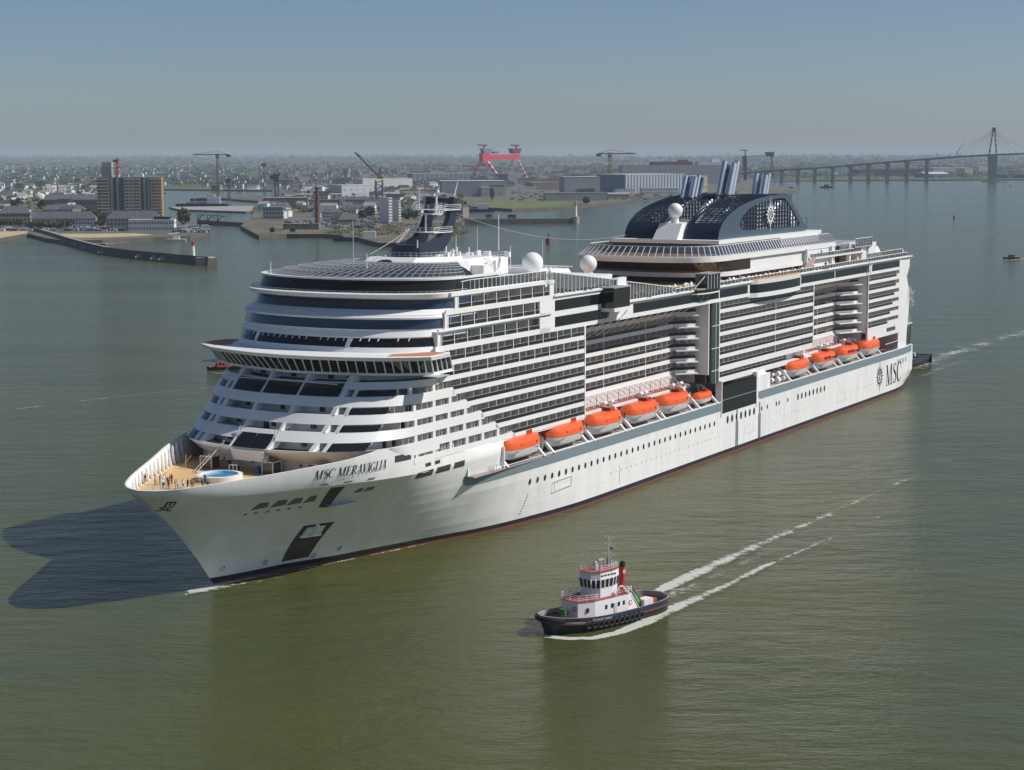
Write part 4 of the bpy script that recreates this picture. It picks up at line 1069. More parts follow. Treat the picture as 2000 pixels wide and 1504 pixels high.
# navy swoosh mast
SW = [(245.6, 51.7, 1.9), (243.4, 51.6, 2.1), (240.4, 51.8, 2.2), (237.6, 52.6, 2.2), (235.4, 54.2, 2.0), (233.9, 56.4, 1.8), (233.0, 58.6, 1.6), (232.5, 60.4, 1.4), (232.3, 61.5, 1.2)]
for t in (2.6, -2.6):
    mb = MB()
    rows = []
    for i, (s, z, w_) in enumerate(SW):
        a = SW[max(0, i - 1)]; b = SW[min(len(SW) - 1, i + 1)]; dx, dz = b[0] - a[0], b[1] - a[1]; l = math.hypot(dx, dz); nx, nz = -dz / l, dx / l
        rows.append([(s + nx * w_ * .5, t - .55, z + nz * w_ * .5), (s + nx * w_ * .5, t + .55, z + nz * w_ * .5), (s - nx * w_ * .8, t + .55, z - nz * w_ * .8), (s - nx * w_ * .8, t - .55, z - nz * w_ * .8)])
    mb.strip(rows, 0, closed=True); mb.poly(rows[-1]); mb.poly(rows[0])
    mb.build('mast_fin', FUN, ship, recalc=True)
rows = [[(244.6 + 2.2 * math.sin(math.pi * i / 14) ** .8, 3.2 * math.cos(math.pi * i / 14), z) for i in range(15)] for z in (50.4, 53.0)]
mb = MB(); mb.strip(rows, 0); mb.poly([p for p in rows[1]][::-1]); mb.build('mast_nose', FUN, ship, smooth=40)
MB().box(232, 233.6, -3, 3, 60.6, 61.5).build('mast_crosshead', FUN, ship)
def platform(s0, s1, t0, t1, z, name='mast_platform'):
    mb = MB(); mb.box(s0, s1, t0, t1, z, z + .15)
    for zz in (.4, .8, 1.1):
        for (a, b) in (((s0, t0), (s1, t0)), ((s1, t0), (s1, t1)), ((s1, t1), (s0, t1))): mb.bar((*a, z + zz), (*b, z + zz), .06)
    for (a, b) in ((s0, t0), (s1, t0), (s1, t1), (s0, t1), (s1, (t0 + t1) / 2)): mb.bar((a, b, z), (a, b, z + 1.15), .07)
    return mb.build(name, WHITE, ship)
platform(234, 240.5, -3.2, 3.2, 55.0); platform(231.5, 237.5, -3.6, 3.6, 59.2)
mb = MB(); mb.cyl((238.4, 0, 55), (238.4, 0, 58.6), .18, n=8); mb.box(238.2, 238.6, -1.7, 1.7, 58.4, 58.7); mb.cyl((235.5, .6, 59.3), (235.5, .6, 62.6), .2, n=8); mb.ball((235.5, .9, 62.7), .4, 10, 8)
mb.cyl((236.6, -2.6, 59.3), (236.6, -2.6, 63.2), .08, n=6); mb.cyl((231.4, 2, 61.8), (230.6, 2.4, 64.6), .2, .1, n=8); mb.cyl((232, -1, 61.8), (232, -1, 64), .06, n=6)
mb.build('mast_antenna', WHITE, ship)
for (s, t, z0, z1, r) in ((262, 2.5, 48.6, 52.2, .16), (268, -14.5, 48.5, 50.6, .12), (254, -6, 49.5, 57.8, .07), (222, 6.5, 51, 58.2, .14), (226, 4, 51, 56, .06), (246, 3, 52.5, 54, .16), (231.5, 2.5, 51, 54.4, .09), (213, 4, 46, 51.4, .1), (196, 2, 43, 52, .05)):
    MB().cyl((s, t, z0), (s, t, z1), r, r * .7, n=6).build('whip_aerial', WHITE, ship)
# stay cables
def cable(a, b, sag, r=.045, n=14, name='stay_cable'):
    a, b = Vector(a), Vector(b); mb = MB(); pr = a
    for i in range(1, n + 1):
        q = a.lerp(b, i / n); q.z -= sag * 4 * (i / n) * (1 - i / n); mb.cyl(pr, q, r, n=4, cap=False); pr = q
    return mb.build(name, mat('cable', (.55, .53, .48), .5), ship)
cable((241, -2.4, 55.6), (299, -7, 17.2), .4, .07); cable((261, 2.5, 52), (241, -2.0, 55.8), .2, .05)
cable((240.4, -2.2, 55.8), (298.2, -8.2, 17.2), .5, .06); cable((232.8, 2, 59), (128, -12, 50), 3.0, .028)
mb = MB()
for i in range(34):
    q = Vector((241, -2.4, 55.6)).lerp(Vector((299, -7, 17.2)), i / 34); mb.ball((q.x, q.y, q.z - 1.6 * (i / 34) * (1 - i / 34) + .1), .12, 5, 4)
mb.build('cable_lamp', WHITE, ship)
# ---------------------------------------------------------------- bow deck
pts = []
for s in [285 + 1.5 * i for i in range(24)]:
    if s < 319.6: pts.append((s, max(.3, halfw(s, 17.05) - .3)))
MB().prism(pts + [(s, -t) for s, t in pts[::-1]], 16.8, 17.0).build('bow_deck', mat('bow_deck_sand', (.66, .44, .20), .6, var=.06, vscale=.5), ship)
for sg in (-1,):
    for i in range(14):          # bulwark frames
        s = 289 + i * 2.1; t = (halfw(s, 17.05) - .45) * sg; z1 = rimz(s) - .1
        MB().hexa([(s - .07, t, 17), (s + .07, t, 17), (s + .07, t - .8 * sg, 17), (s - .07, t - .8 * sg, 17), (s - .07, t, z1), (s + .07, t, z1), (s + .07, t - .25 * sg, z1), (s - .07, t - .25 * sg, z1)]).build('bulwark_frame', WHITE, ship)
        if i < 7: MB().box(s + .3, s + 1.7, t - .12 * sg, t - .02 * sg, 17.9, 18.2).build('bulwark_stringer', WHITE, ship)
mb = MB(); n = 30
ring = lambda r, z: [(301 + r * math.cos(2 * math.pi * i / n), -.4 + r * math.sin(2 * math.pi * i / n), z) for i in range(n)]
mb.strip([ring(3.75, 17), ring(3.85, 17.9), ring(3.1, 17.95), ring(3.05, 17.3)], 0, closed=True, flip=True)
mb.build('pool_rim', WHITE, ship, smooth=30)
MB().poly(ring(3.08, 17.62)).build('pool_water', mat('pool_blue', (.02, .30, .55), .08, var=.2, vscale=.6), ship)
mb = MB()
for t in (-.3, .5):
    mb.bar((297.6, t, 17.9), (297.6, t, 19), .07); mb.bar((297.6, t, 19), (298.6, t, 19), .07); mb.bar((298.6, t, 19), (298.6, t, 17.9), .07)
mb.build('pool_ladder', STEEL, ship)
def kiosk(s, t, w_, d, h):
    MB().box(s - d, s, t - w_ / 2, t + w_ / 2, 17, 17 + h).build('glass_kiosk', mat('kiosk_glass', (.07, .08, .06), .1), ship)
    mb = MB()
    for (a, b) in ((s, t - w_ / 2), (s, t + w_ / 2), (s - d, t + w_ / 2)): mb.bar((a, b, 17), (a, b, 17 + h), .16)
    mb.bar((s, t - w_ / 2, 17 + h), (s, t + w_ / 2, 17 + h), .16); mb.bar((s, t + w_ / 2, 17 + h), (s - d, t + w_ / 2, 17 + h), .16); mb.build('kiosk_frame', WHITE, ship)
kiosk(294, -9.0, 2.4, 2.2, 2.1); kiosk(293.6, 3.8, 2.2, 2.2, 2.1); kiosk(291, 12.5, 2.0, 1.6, 1.9)
MB().box(292.6, 293.6, -6.4, -4.6, 17, 18.6).box(293, 293.8, -4.4, -2.6, 17, 17.8).build('winch', mat('winch_dark', (.09, .075, .065), .6), ship)
MB().box(293.2, 293.9, 1.4, 2.1, 17, 18.2).build('blue_bin', mat('bin_blue', (.02, .10, .32), .5), ship)
mb = MB()
for (a, b) in (((296.5, -12.6), (294.9, -11.4)), ((296.5, -11.4), (294.9, -12.6))): mb.bar((*a, 17), (*b, 19.2), .12)
mb.build('trestle', mat('trestle_yellow', (.45, .27, .08), .6), ship)
for i, (t, z) in enumerate(((-1.5, 18.3), (-8.2, 18.3), (1.2, 18.6), (8, 18.3), (9.6, 18.3))): MB().cyl((290.8 - gcut(t, 20.7) * .95, t, z), (290.95 - gcut(t, 20.7) * .95, t, z), .22, n=10).build('wall_scuttle', DARK, ship)
mb = MB()
a = (316.2, -1.6); 
mb.bar((315, -3.5, 17.7), (315, 1.5, 17.7), .1); mb.bar((315, -3.5, 17.0), (315, -3.5, 18), .08); mb.bar((315, 1.5, 17.0), (315, 1.5, 18), .08)
mb.bar((315, -3.5, 18), (315, 1.5, 18), .08); mb.cyl((314.4, -1.2, 17), (314.4, -1.2, 19.8), .14, n=8); mb.cyl((317, -.2, 17), (317, -.2, 18.1), .35, n=10); mb.box(311.6, 312.6, .5, 2.2, 17, 17.7)
mb.build('bow_fittings', STEEL, ship)
# ---------------------------------------------------------------- davits
def davit(s, boat=True):
    mb = MB()
    mb.hexa([(s - .28, 21.9, 12.7), (s + .28, 21.9, 12.7), (s + .28, 22.7, 12.7), (s - .28, 22.7, 12.7), (s - .28, 16.4, 18.2), (s + .28, 16.4, 18.2), (s + .28, 17.0, 18.4), (s - .28, 17.0, 18.4)])
    mb.bar((s, 17, 17.6), (s, 18.6, 12.7), .35); mb.bar((s, 16.6, 18.2), (s - .1, 19.5, 18.0), .25); mb.cyl((s - .6, 17.6, 18.2), (s + .6, 17.6, 18.2), .4, n=8)
    mb.bar((s + .1, 20.3, 14.6), (s + .1, 18.6, 12.7), .3)
    return mb.build('davit', WHITE, ship)
BOATS = [239.2, 221.4, 204.4, 187.2, 170.8]; AFTB = [96.2, 76.4, 58.0, 39.8]
for s in BOATS + AFTB:
    davit(s + 7.0); davit(s - 7.0)
davit(159.6); davit(149.6)
# winches, deck gear and rails between the boats
for s in [b - 8.7 for b in BOATS] + [b - 8.9 for b in AFTB[:-1]]:
    mb = MB()
    for i in range(14): 
        q = Vector((s + random.uniform(-1.1, 1.1), random.uniform(18, 21.3), random.uniform(12.7, 15.2))); mb.bar(q, q + Vector((random.uniform(-.9, .9), random.uniform(-.7, .7), random.uniform(.3, 1.6))), .16)
    mb.cyl((s - .8, 19.6, 13.4), (s + .8, 19.6, 13.4), .55, n=10)
    mb.build('boat_winch', mat('winch_pale', (.55, .54, .52), .5), ship)
    MB().box(s - 1.4, s + 1.4, 14.6, 15.2, 12.6, 17.2).build('recess_pier', WHITE, ship)
for i in range(18): MB().box(150 + i * 5.6, 151.3 + i * 5.6, 14.6, 14.68, 15.9, 16.9).build('recess_window', mat('recess_glass', (.10, .03, .04), .3), ship)
for i in range(6): MB().box(98 - i * 9, 99.2 - i * 9, 14.6, 14.68, 15.9, 16.9).build('recess_window', mat('recess_glass', (.10, .03, .04), .3), ship)
mb = MB()
for s in (247, 248.2, 249.4, 250.6, 251.8): mb.bar((s, 22.0, 12.6), (s, 22.0, 13.6), .05)
for z in (12.9, 13.2, 13.55): mb.bar((246.6, 22, z), (252, 22, z), .05)
mb.build('boat_deck_rail', STEEL, ship)
for i in range(4):      # life-raft canisters
    for j in range(2): MB().cyl((110 - i * 1.9, 19.4 + (i % 2), 13.4 + j * 1.5), (108.6 - i * 1.9, 19.4 + (i % 2), 13.4 + j * 1.5), .65, n=12).build('raft_canister', WHITE, ship, smooth=40)
MB().box(114.5, 117.6, 19, 21.2, 12.6, 16.2).build('deck_locker', WHITE, ship)
# stern: glass balustrade of the aft deck and the covered slide tube
st = [(28, 21.9), (20, 21.7), (12, 21.3), (6, 20.6), (2, 19.2)]
mb = MB(); mb.strip([[(s, t, 12.9) for s, t in st], [(s, t, 15.0) for s, t in st]], 0, flip=True); mb.build('stern_balustrade', GLASSW, ship)
mb = MB()
for a, b in zip(st, st[1:]): mb.bar((*a, 15.05), (*b, 15.05), .14)
mb.build('stern_rail', WHITE, ship)
MB().prism([(1.5, -18), (1.5, 18.8), (6, 20.4), (12, 21.2), (28, 21.6), (28, -20)], 12.3, 12.62).build('aft_deck', REDDK, ship)
mb = MB(); mb.hexa([(-3.2, 12.5, 11.2), (.8, 12.5, 11.2), (.8, 19.5, 11.2), (-3.2, 19.5, 11.2), (-3.8, 12.5, 18.6), (1.2, 12.5, 18.6), (1.2, 19.5, 18.6), (-3.8, 19.5, 18.6)]); mb.build('stern_glass_tower', mat('tower_glass', (.03, .05, .045), .1), ship)
mb = MB()
for i in range(9): mb.bar((1.3, 19.2, 11.4 + i * .85), (1.3, 17.6, 12.0 + i * .85), .12); mb.bar((1.3, 17.6, 11.4 + i * .85), (1.3, 19.2, 12.0 + i * .85), .1)
mb.box(.9, 1.5, 17.4, 17.7, 11, 18.8); mb.box(.9, 1.5, 19.2, 19.5, 11, 18.8); mb.box(-4, 1.4, 12.3, 19.7, 18.5, 18.8); mb.box(-4, 1.4, 12.3, 19.7, 10.9, 11.3)
mb.build('stern_lattice', WHITE, ship)
def rig(s, t, z, sc_, name='crane_rig'):
    mb = MB(); rnd = random.Random(int(s * 10))
    for i in range(22):
        q = Vector((s + rnd.uniform(-1, 1) * sc_, t + rnd.uniform(-.5, .6), z + rnd.uniform(-2.4, 2.4) * sc_)); mb.bar(q, q + Vector((rnd.uniform(-.9, .9), rnd.uniform(-.4, .4), rnd.uniform(-1.2, 1.2))) * sc_, .09)
    for k in range(10):
        a = 2 * math.pi * k / 10; b = 2 * math.pi * (k + 1) / 10; r = .9 * sc_
        mb.bar((s + r * math.cos(a), t + .5, z + r * math.sin(a)), (s + r * math.cos(b), t + .5, z + r * math.sin(b)), .08)
    return mb.build(name, mat('rig_silver', (.68, .69, .70), .4, metal=.2), ship)
rig(43.6, 22.0, 38.6, 1.0); rig(3.4, 21.6, 25.4, 1.1); rig(3.2, 20.5, 19.4, .9); rig(229, 21.8, 46.8, .6); rig(5, 21.7, 28.5, .8)
if DIV_EXTRA.v:
    o = DIV_EXTRA.build('balcony_dividers_far', [DIV, WHITE], ship); o['kind'] = 'stuff'
# deck-chairs and shade rails read as fine clutter on the pool deck
mb = MB(); rnd = random.Random(3)
for i in range(150):
    s = rnd.uniform(64, 190); t = rnd.uniform(18.6, 20.6) if s < 128 else rnd.uniform(15, 20.4)
    mb.hexa([(s, t, 39.6), (s + .6, t, 39.6), (s + .6, t + 1.5, 39.6), (s, t + 1.5, 39.6), (s, t, 39.9), (s + .6, t, 39.9), (s + .6, t + 1.2, 39.95), (s, t + 1.2, 39.95)], rnd.randint(0, 1))
    mb.hexa([(s, t, 39.9), (s + .6, t, 39.9), (s + .6, t + .1, 39.9), (s, t + .1, 39.9), (s, t - .3, 40.5), (s + .6, t - .3, 40.5), (s + .6, t - .2, 40.5), (s, t - .2, 40.5)], 0)
tag(mb.build('deck_chairs', [WHITE, mat('chair_brown', (.2, .12, .08), .7)], ship), kind='stuff')
mb = MB()
for i in range(90):
    s = rnd.uniform(199, 227); t = rnd.uniform(14, 20)
    mb.hexa([(s, t, 42.9), (s + .6, t, 42.9), (s + .6, t + 1.6, 42.9), (s, t + 1.6, 42.9), (s, t, 43.2), (s + .6, t, 43.2), (s + .6, t + 1.3, 43.25), (s, t + 1.3, 43.25)], rnd.randint(0, 1))
tag(mb.build('sun_deck_chairs', [mat('chair_navy', (.03, .045, .07), .6), STEEL], ship), kind='stuff')

rg = random.Random(33); mb = MB()
for i in range(20):
    s, t_ = rg.uniform(215, 240), rg.uniform(-7, 5); z0 = 50.5 if s > 237 else 50.0 if s > 224 else 49.4
    if rg.random() < .5: mb.box(s, s + rg.uniform(.4, 1.4), t_, t_ + rg.uniform(.4, 1.4), z0, z0 + rg.uniform(.3, 1.3))
    else: mb.cyl((s, t_, z0), (s, t_, z0 + rg.uniform(.8, 2.2)), rg.uniform(.08, .3), n=7)
tag(mb.build('roof_gear', [WHITE], ship), kind='stuff')
mb = MB()
for (a, b) in (((237, 6.6), (247, 4.6)), ((247, 4.6), (247, -5.4)), ((224.2, 6.1), (236, 6.1)), ((214.2, 3.9), (224, 3.9))):
    z0 = 50.6 if a[0] >= 237 else 50.0 if a[0] > 220 else 49.4
    for k in range(9): q = (lerp(a[0], b[0], k / 8), lerp(a[1], b[1], k / 8)); mb.bar((*q, z0), (*q, z0 + 1), .06)
    for h_ in (.5, 1.0): mb.bar((*a, z0 + h_), (*b, z0 + h_), .06)
mb.build('roof_rail', STEEL, ship)
# ================================================================ LIFEBOATS (hang from the ship, things of their own)
def local_thing(name, label, cat, s, t, z, group=None, rz=0.0):
    p = s2w(s, t, z); return thing(name, label, cat, p, SROT + rz, group)
def sect_loft(secs, closed=False): return secs
LBW = mat('lifeboat_white', (.72, .73, .73), .4, var=.04, vscale=.8)
LBD = mat('lifeboat_hatch', (.10, .02, .015), .3)
def lifeboat_meshes(L, B, H):
    n = 18; us = [-1 + 2 * i / n for i in range(n + 1)]
    bw = lambda u: max(.05, (1 - abs(u) ** 3.6) ** .60) * B / 2
    hull_, can = MB(), MB()
    rows = []
    for u in us:
        b = bw(u); x = u * L / 2; k = .5 * u ** 4 * H * .5; g = H * .5 + .18 * u * u
        rows.append([(x, b, g), (x, b * .98, g - .35), (x, b * .80, .32 * H * .5 + k), (x, b * .30, .06 + k), (x, 0, 0 + k), (x, -b * .30, .06 + k), (x, -b * .80, .32 * H * .5 + k), (x, -b * .98, g - .35), (x, -b, g)])
    hull_.strip(rows, 0); rows2 = []
    for u in us:
        b = bw(u) * 1.0; x = u * L / 2; g = H * .5 + .18 * u * u; e = min(1, (1 - abs(u)) / .22) ** .55 if abs(u) < 1 else 0; h = (H - g) * (.30 + .70 * e)
        rows2.append([(x, b + .05, g - .03), (x, b * .97, g + h * .45), (x, b * .74, g + h * .86), (x, b * .35, g + h), (x, -b * .35, g + h), (x, -b * .74, g + h * .86), (x, -b * .97, g + h * .45), (x, -b - .05, g - .03)])
    can.strip(rows2, 0, flip=True)
    return hull_.mesh('lifeboat_hull', LBW), can.mesh('lifeboat_canopy', ORANGE)
def set_smooth(me, ang):
    me.polygons.foreach_set('use_smooth', [True] * len(me.polygons)); me.set_sharp_from_angle(angle=R(ang))
lh, lc = lifeboat_meshes(14.2, 4.7, 4.3)
set_smooth(lh, 38); set_smooth(lc, 24)
def lifeboat(s, label, small=False, tender=False):
    root = local_thing('lifeboat' if not tender else 'tender_boat', label, 'lifeboat', s, 20.6, 13.2, 'orange lifeboats in the davits')
    sc_ = .62 if small else 1.0
    link('hull', lh, root); link('canopy', lc, root)
    MB().box(-3.9, -1.7, -.95, .95, 4.0, 5.0).build('cockpit', mat('cockpit_red', (.42, .05, .015), .3), root)
    MB().box(-1.72, -1.64, -.8, .8, 4.35, 4.85).build('cockpit_window', LBD, root)
    mb = MB()
    for x in (-5.3, 5.3): mb.box(x - .25, x + .25, -.3, .3, 3.4, 4.3)
    mb.build('lifting_hook', STEEL, root)
    MB().box(5.2, 5.75, -.6, .6, 2.6, 3.2).build('bow_hatch', LBD, root)
    for x in (-3.4, -.6, 2.4): 
        MB().box(x - .12, x + .12, 2.20, 2.30, 2.6, 3.1).build('side_port', LBD, root)
    mb = MB(); mb.box(-4.8, 4.8, 2.24, 2.30, 1.88, 1.96)
    mb.build('grab_line', GREYP, root)
    for zz in (0.0,): 
        mb = MB()
        for x in (-3.6, 0, 3.6): mb.bar((x, 2.28, 2.2), (x, 1.66, 3.9), .07)
        mb.build('canopy_seam', mat('seam_red', (.5, .07, .015), .4), root)
    if tender:
        for i in range(9):
            if i == 5: MB().box(-4.4 + i * .95, -3.75 + i * .95, 2.27, 2.36, 2.1, 3.5).build('side_door', GLASSD, root)
            else: MB().box(-4.2 + i * .95, -3.75 + i * .95, 2.26, 2.34, 2.45 + .04 * i, 3.05 + .05 * i).build('window', GLASSD, root)
        MB().hexa([(1.5, -1.6, 4.0), (5.4, -1.2, 3.4), (5.4, 1.2, 3.4), (1.5, 1.6, 4.0), (1.5, -1.5, 4.25), (5.2, -1.1, 3.7), (5.2, 1.1, 3.7), (1.5, 1.5, 4.25)]).build('foredeck', ORANGE, root)
    root.scale = (sc_, sc_, sc_)
    return root
for i, (s, lb) in enumerate(zip(BOATS, ('foremost large orange and white lifeboat, nearest the bow', 'second large orange lifeboat from the bow', 'third large orange lifeboat from the bow, middle of the forward five', 'fourth large orange lifeboat from the bow', 'fifth large orange lifeboat, just ahead of the small rescue boat'))): lifeboat(s, lb)
lifeboat(154.6, 'small orange rescue boat beside the black glazed side door', small=True)
lifeboat(AFTB[0], 'orange lifeboat beside the white raft canisters, first of the aft four')
lifeboat(AFTB[1], 'orange tender with dark side windows, forward one of the two tenders', tender=True)
lifeboat(AFTB[2], 'orange tender with dark side windows, after one of the two tenders', tender=True)
lifeboat(AFTB[3], 'aftmost orange lifeboat, nearest the stern')

# ================================================================ PEOPLE on the bow deck
def person_mesh(name, pose):
    J = {'pelvis': (0, 0, .95), 'chest': (0, 0, 1.32), 'neck': (0, 0, 1.50), 'head': (.02, 0, 1.62), 'crown': (.02, 0, 1.74),
         'hipL': (0, .10, .90), 'kneeL': (.03, .11, .50), 'ankL': (0, .12, .08), 'toeL': (.14, .13, .04),
         'hipR': (0, -.10, .90), 'kneeR': (.03, -.11, .50), 'ankR': (0, -.12, .08), 'toeR': (.14, -.13, .04),
         'shL': (0, .19, 1.43), 'elL': (-.02, .25, 1.15), 'haL': (.08, .24, .90), 'shR': (0, -.19, 1.43), 'elR': (-.02, -.25, 1.15), 'haR': (.08, -.24, .90)}
    if pose == 1: J['elR'] = (.12, -.30, 1.30); J['haR'] = (.28, -.18, 1.48); J['kneeL'] = (.12, .11, .50); J['ankL'] = (.16, .12, .08); J['toeL'] = (.30, .13, .05)
    if pose == 2: J['elL'] = (.14, .24, 1.22); J['haL'] = (.34, .16, 1.10); J['elR'] = (.14, -.24, 1.22); J['haR'] = (.34, -.16, 1.10)
    rad = {'pelvis': .16, 'chest': .17, 'neck': .065, 'head': .105, 'crown': .085, 'hip': .10, 'knee': .065, 'ank': .05, 'toe': .045, 'sh': .075, 'el': .05, 'ha': .045}
    E_ = [('pelvis', 'chest'), ('chest', 'neck'), ('neck', 'head'), ('head', 'crown')]
    for q in 'LR': E_ += [('pelvis', 'hip' + q), ('hip' + q, 'knee' + q), ('knee' + q, 'ank' + q), ('ank' + q, 'toe' + q), ('chest', 'sh' + q), ('sh' + q, 'el' + q), ('el' + q, 'ha' + q)]
    ks = list(J); me = bpy.data.meshes.new(name); me.from_pydata([J[k] for k in ks], [(ks.index(a), ks.index(b)) for a, b in E_], [])
    o = bpy.data.objects.new('tmp', me); col.objects.link(o)
    md = o.modifiers.new('skin', 'SKIN'); 
    if not me.skin_vertices: me.attributes  # layer is made by the modifier
    bm = bmesh.new(); bm.from_mesh(me); lay_ = bm.verts.layers.skin.verify(); bm.verts.ensure_lookup_table()
    for i, k in enumerate(ks):
        r = rad.get(k) or rad[k.rstrip('LR')]; bm.verts[i][lay_].radius = (r, r); bm.verts[i][lay_].use_root = (k == 'pelvis')
    bm.to_mesh(me); bm.free()
    sb = o.modifiers.new('sub', 'SUBSURF'); sb.levels = 1
    dg = bpy.context.evaluated_depsgraph_get(); ev = o.evaluated_get(dg)
    out = bpy.data.meshes.new_from_object(ev); bpy.data.objects.remove(o)
    return out
PBASE = [person_mesh('person_body', p) for p in range(3)]
SKIN = mat('skin', (.55, .33, .23), .5); HAIR = mat('hair_dark', (.03, .02, .015), .6)
SHIRTS = [mat('shirt_white', (.75, .75, .75), .7), mat('shirt_black', (.02, .02, .025), .7), mat('shirt_grey', (.25, .27, .3), .7), mat('shirt_navy', (.03, .04, .10), .7), mat('shirt_red', (.4, .05, .05), .7)]
TRS = [mat('trousers_dark', (.02, .022, .03), .7), mat('trousers_blue', (.05, .08, .16), .7), mat('trousers_beige', (.4, .33, .24), .7)]
PV = {}
def person(loc, rz, pose, sh, tr, label, group):
    key = (pose, sh, tr)
    if key not in PV:
        me = PBASE[pose].copy(); me.materials.clear()
        for m_ in (TRS[tr], SHIRTS[sh], SKIN, HAIR): me.materials.append(m_)
        for p in me.polygons:
            c = p.center; z = c.z
            p.material_index = 3 if (z > 1.70 or (z > 1.60 and c.x < -.01)) else 2 if z > 1.47 or (abs(c.y) > .2 and z < 1.0 and z > .8) else 1 if z > .95 else 0
            p.use_smooth = True
        PV[key] = me
    o = link('person', PV[key]); o.location = loc; o.rotation_euler = (0, 0, rz)
    return tag(o, label, 'person', group)
PP = [(110, 1400), (128, 1412), (200, 1420), (238, 1420), (265, 1418), (281, 1402), (291, 1432), (310, 1418), (323, 1412), (348, 1450), (363, 1455), (405, 1450), (440, 1448), (468, 1450), (486, 1456), (512, 1408), (545, 1440), (566, 1416), (578, 1440), (592, 1442), (256, 1446), (300, 1446)]
SHN = ['white', 'black', 'grey', 'navy', 'red']; rnd = random.Random(11)
for i, (x, y) in enumerate(PP):
    p = at(250 + x / 3.76, 560 + (y + 36) / 3.76, 17.0); sh = rnd.choice((0, 0, 1, 1, 2, 3)) if i % 7 else 4
    person(p, rnd.uniform(0, 6.28), i % 3, sh, rnd.randint(0, 2), 'person in %s top standing among the group on the bow deck' % SHN[sh], 'people on the bow deck')
for i in range(16):
    s = rnd.uniform(68, 168); sh = rnd.randint(0, 4)
    person(s2w(s, rnd.uniform(20.2, 21.0), 39.6), rnd.uniform(0, 6.28), i % 3, sh, rnd.randint(0, 2), 'person in %s top at the rail of the upper pool deck' % SHN[sh], 'people along the pool deck rail')
for i in range(6):
    sh = rnd.randint(0, 4)
    person(s2w(rnd.uniform(46, 80), 19.0, 42.76), rnd.uniform(0, 6.28), i % 3, sh, rnd.randint(0, 2), 'person in %s top on the aft terrace of the ship' % SHN[sh], 'people on the aft terrace')

# ================================================================ HARBOUR TUG in the foreground
TB, TS = at(1064, 1241), at(1303, 1182)
tl = (TB - TS).length; tc = (TB + TS) / 2 + Vector((-.5, 0, 0)); trz = math.atan2(TB.y - TS.y, TB.x - TS.x)
tug = thing('tugboat', 'navy and black harbour tug with white wheelhouse and red funnel', 'tugboat', tc, trz)
tug.scale = (.9, .9, .9)
TNAVY = mat('tug_navy', (.022, .045, .085), .4, var=.1, vscale=1.5); TBLK = mat('tug_black', (.014, .014, .015), .55, var=.2, vscale=2)
TWH = mat('tug_white', (.80, .81, .82), .4, var=.04, vscale=1.2); TRED = mat('tug_red_deck', (.33, .075, .05), .6, var=.12, vscale=1.2); TFUN = mat('tug_funnel_red', (.55, .02, .02), .4)
LT = tl * .5 + .6
def tb(u, z):            # half breadth, u in -1..1
    f = max(0, min(1, (z + .2) / 3.2))
    pf = 2.2 + f * 1.6 if u > 0 else 4.5
    b = (4.0 + .6 * f) * max(0.0, 1 - abs(u) ** pf) ** (.62 if u > 0 else .38)
    return max(b, .02)
def tx(u, z): return u * (LT + (.9 * max(0, z) / 3 if u > 0 else .35 * max(0, z) / 3))
def sheer(u): return 2.3 + .75 * max(0, u) ** 2 + .25 * u * u
mb = MB(); us = [-1 + i / 14 for i in range(29)]
def trow(fz): return [(tx(u, fz(u)), tb(u, fz(u)), fz(u)) for u in us]
for sg in (1, -1):
    lv = [lambda u: -.6, lambda u: .3, lambda u: .9, lambda u: sheer(u) - 1.05, lambda u: sheer(u) - .1, lambda u: sheer(u)]
    rows = [[(x, y * sg, z) for x, y, z in trow(f)] for f in lv]
    mb.strip(rows[:4], 0, flip=(sg < 0)); mb.strip(rows[3:6], 1, flip=(sg < 0))
    inn = [(x * .985, max(0, y - .22) * sg, z) for x, y, z in trow(lv[5])]; flo = [(x * .985, max(0, y - .24) * sg, sheer(u) - .95) for (x, y, z), u in zip(trow(lv[5]), us)]
    mb.strip([rows[5], inn, flo], 2, flip=(sg < 0))
mb.build('hull', [TBLK, TNAVY, GREYP], tug, smooth=35)
dk = [(tx(u, sheer(u)) * .985, tb(u, sheer(u)) - .2) for u in us]
mb = MB()
for (a, ua), (b, ub) in zip(zip(dk, us), zip(dk[1:], us[1:])):
    mb.quad((a[0], -a[1], sheer(ua) - .92), (b[0], -b[1], sheer(ub) - .92), (b[0], b[1], sheer(ub) - .92), (a[0], a[1], sheer(ua) - .92))
mb.build('deck', TRED, tug)
for sg in (1, -1):      # rubbing strake and tyres
    mb = MB(); pr = None
    for u in us:
        q = (tx(u, sheer(u) - 1.05), (tb(u, sheer(u) - 1.05) + .1) * sg, sheer(u) - 1.05)
        if pr: mb.bar(pr, q, .28, .28)
        pr = q
    mb.build('rubbing_strake', mat('strake_rust', (.16, .05, .035), .7), tug)
    for i in range(11):
        u = -.30 + i * .085; z = sheer(u) - 1.35; x, y = tx(u, z), (tb(u, z) + .28) * sg
        mbt = MB(); r, rr, nn = .55, .2, 12
        rows = []
        for j in range(nn):
            a = 2 * math.pi * j / nn; rows.append([(x + (r + rr * math.cos(b)) * math.cos(a), y + rr * math.sin(b) * sg, z + (r + rr * math.cos(b)) * math.sin(a)) for b in [2 * math.pi * k / 8 for k in range(8)]])
        mbt.strip(rows + [rows[0]], 0, closed=True); mbt.build('tyre_fender', BLACK, tug, smooth=True)
mb = MB(); pr = None
for i in range(15):
    a = math.pi * (-.5 + i / 14); u = 1 - .16 * (1 - math.cos(a)); z = sheer(u) - .5; q = (tx(u, z) + .1, (tb(u, z) + .2) * (1 if a > 0 else -1), z)
    if pr: mb.cyl(pr, q, .45, n=8)
    pr = q
mb.build('bow_fender', BLACK, tug, smooth=40)
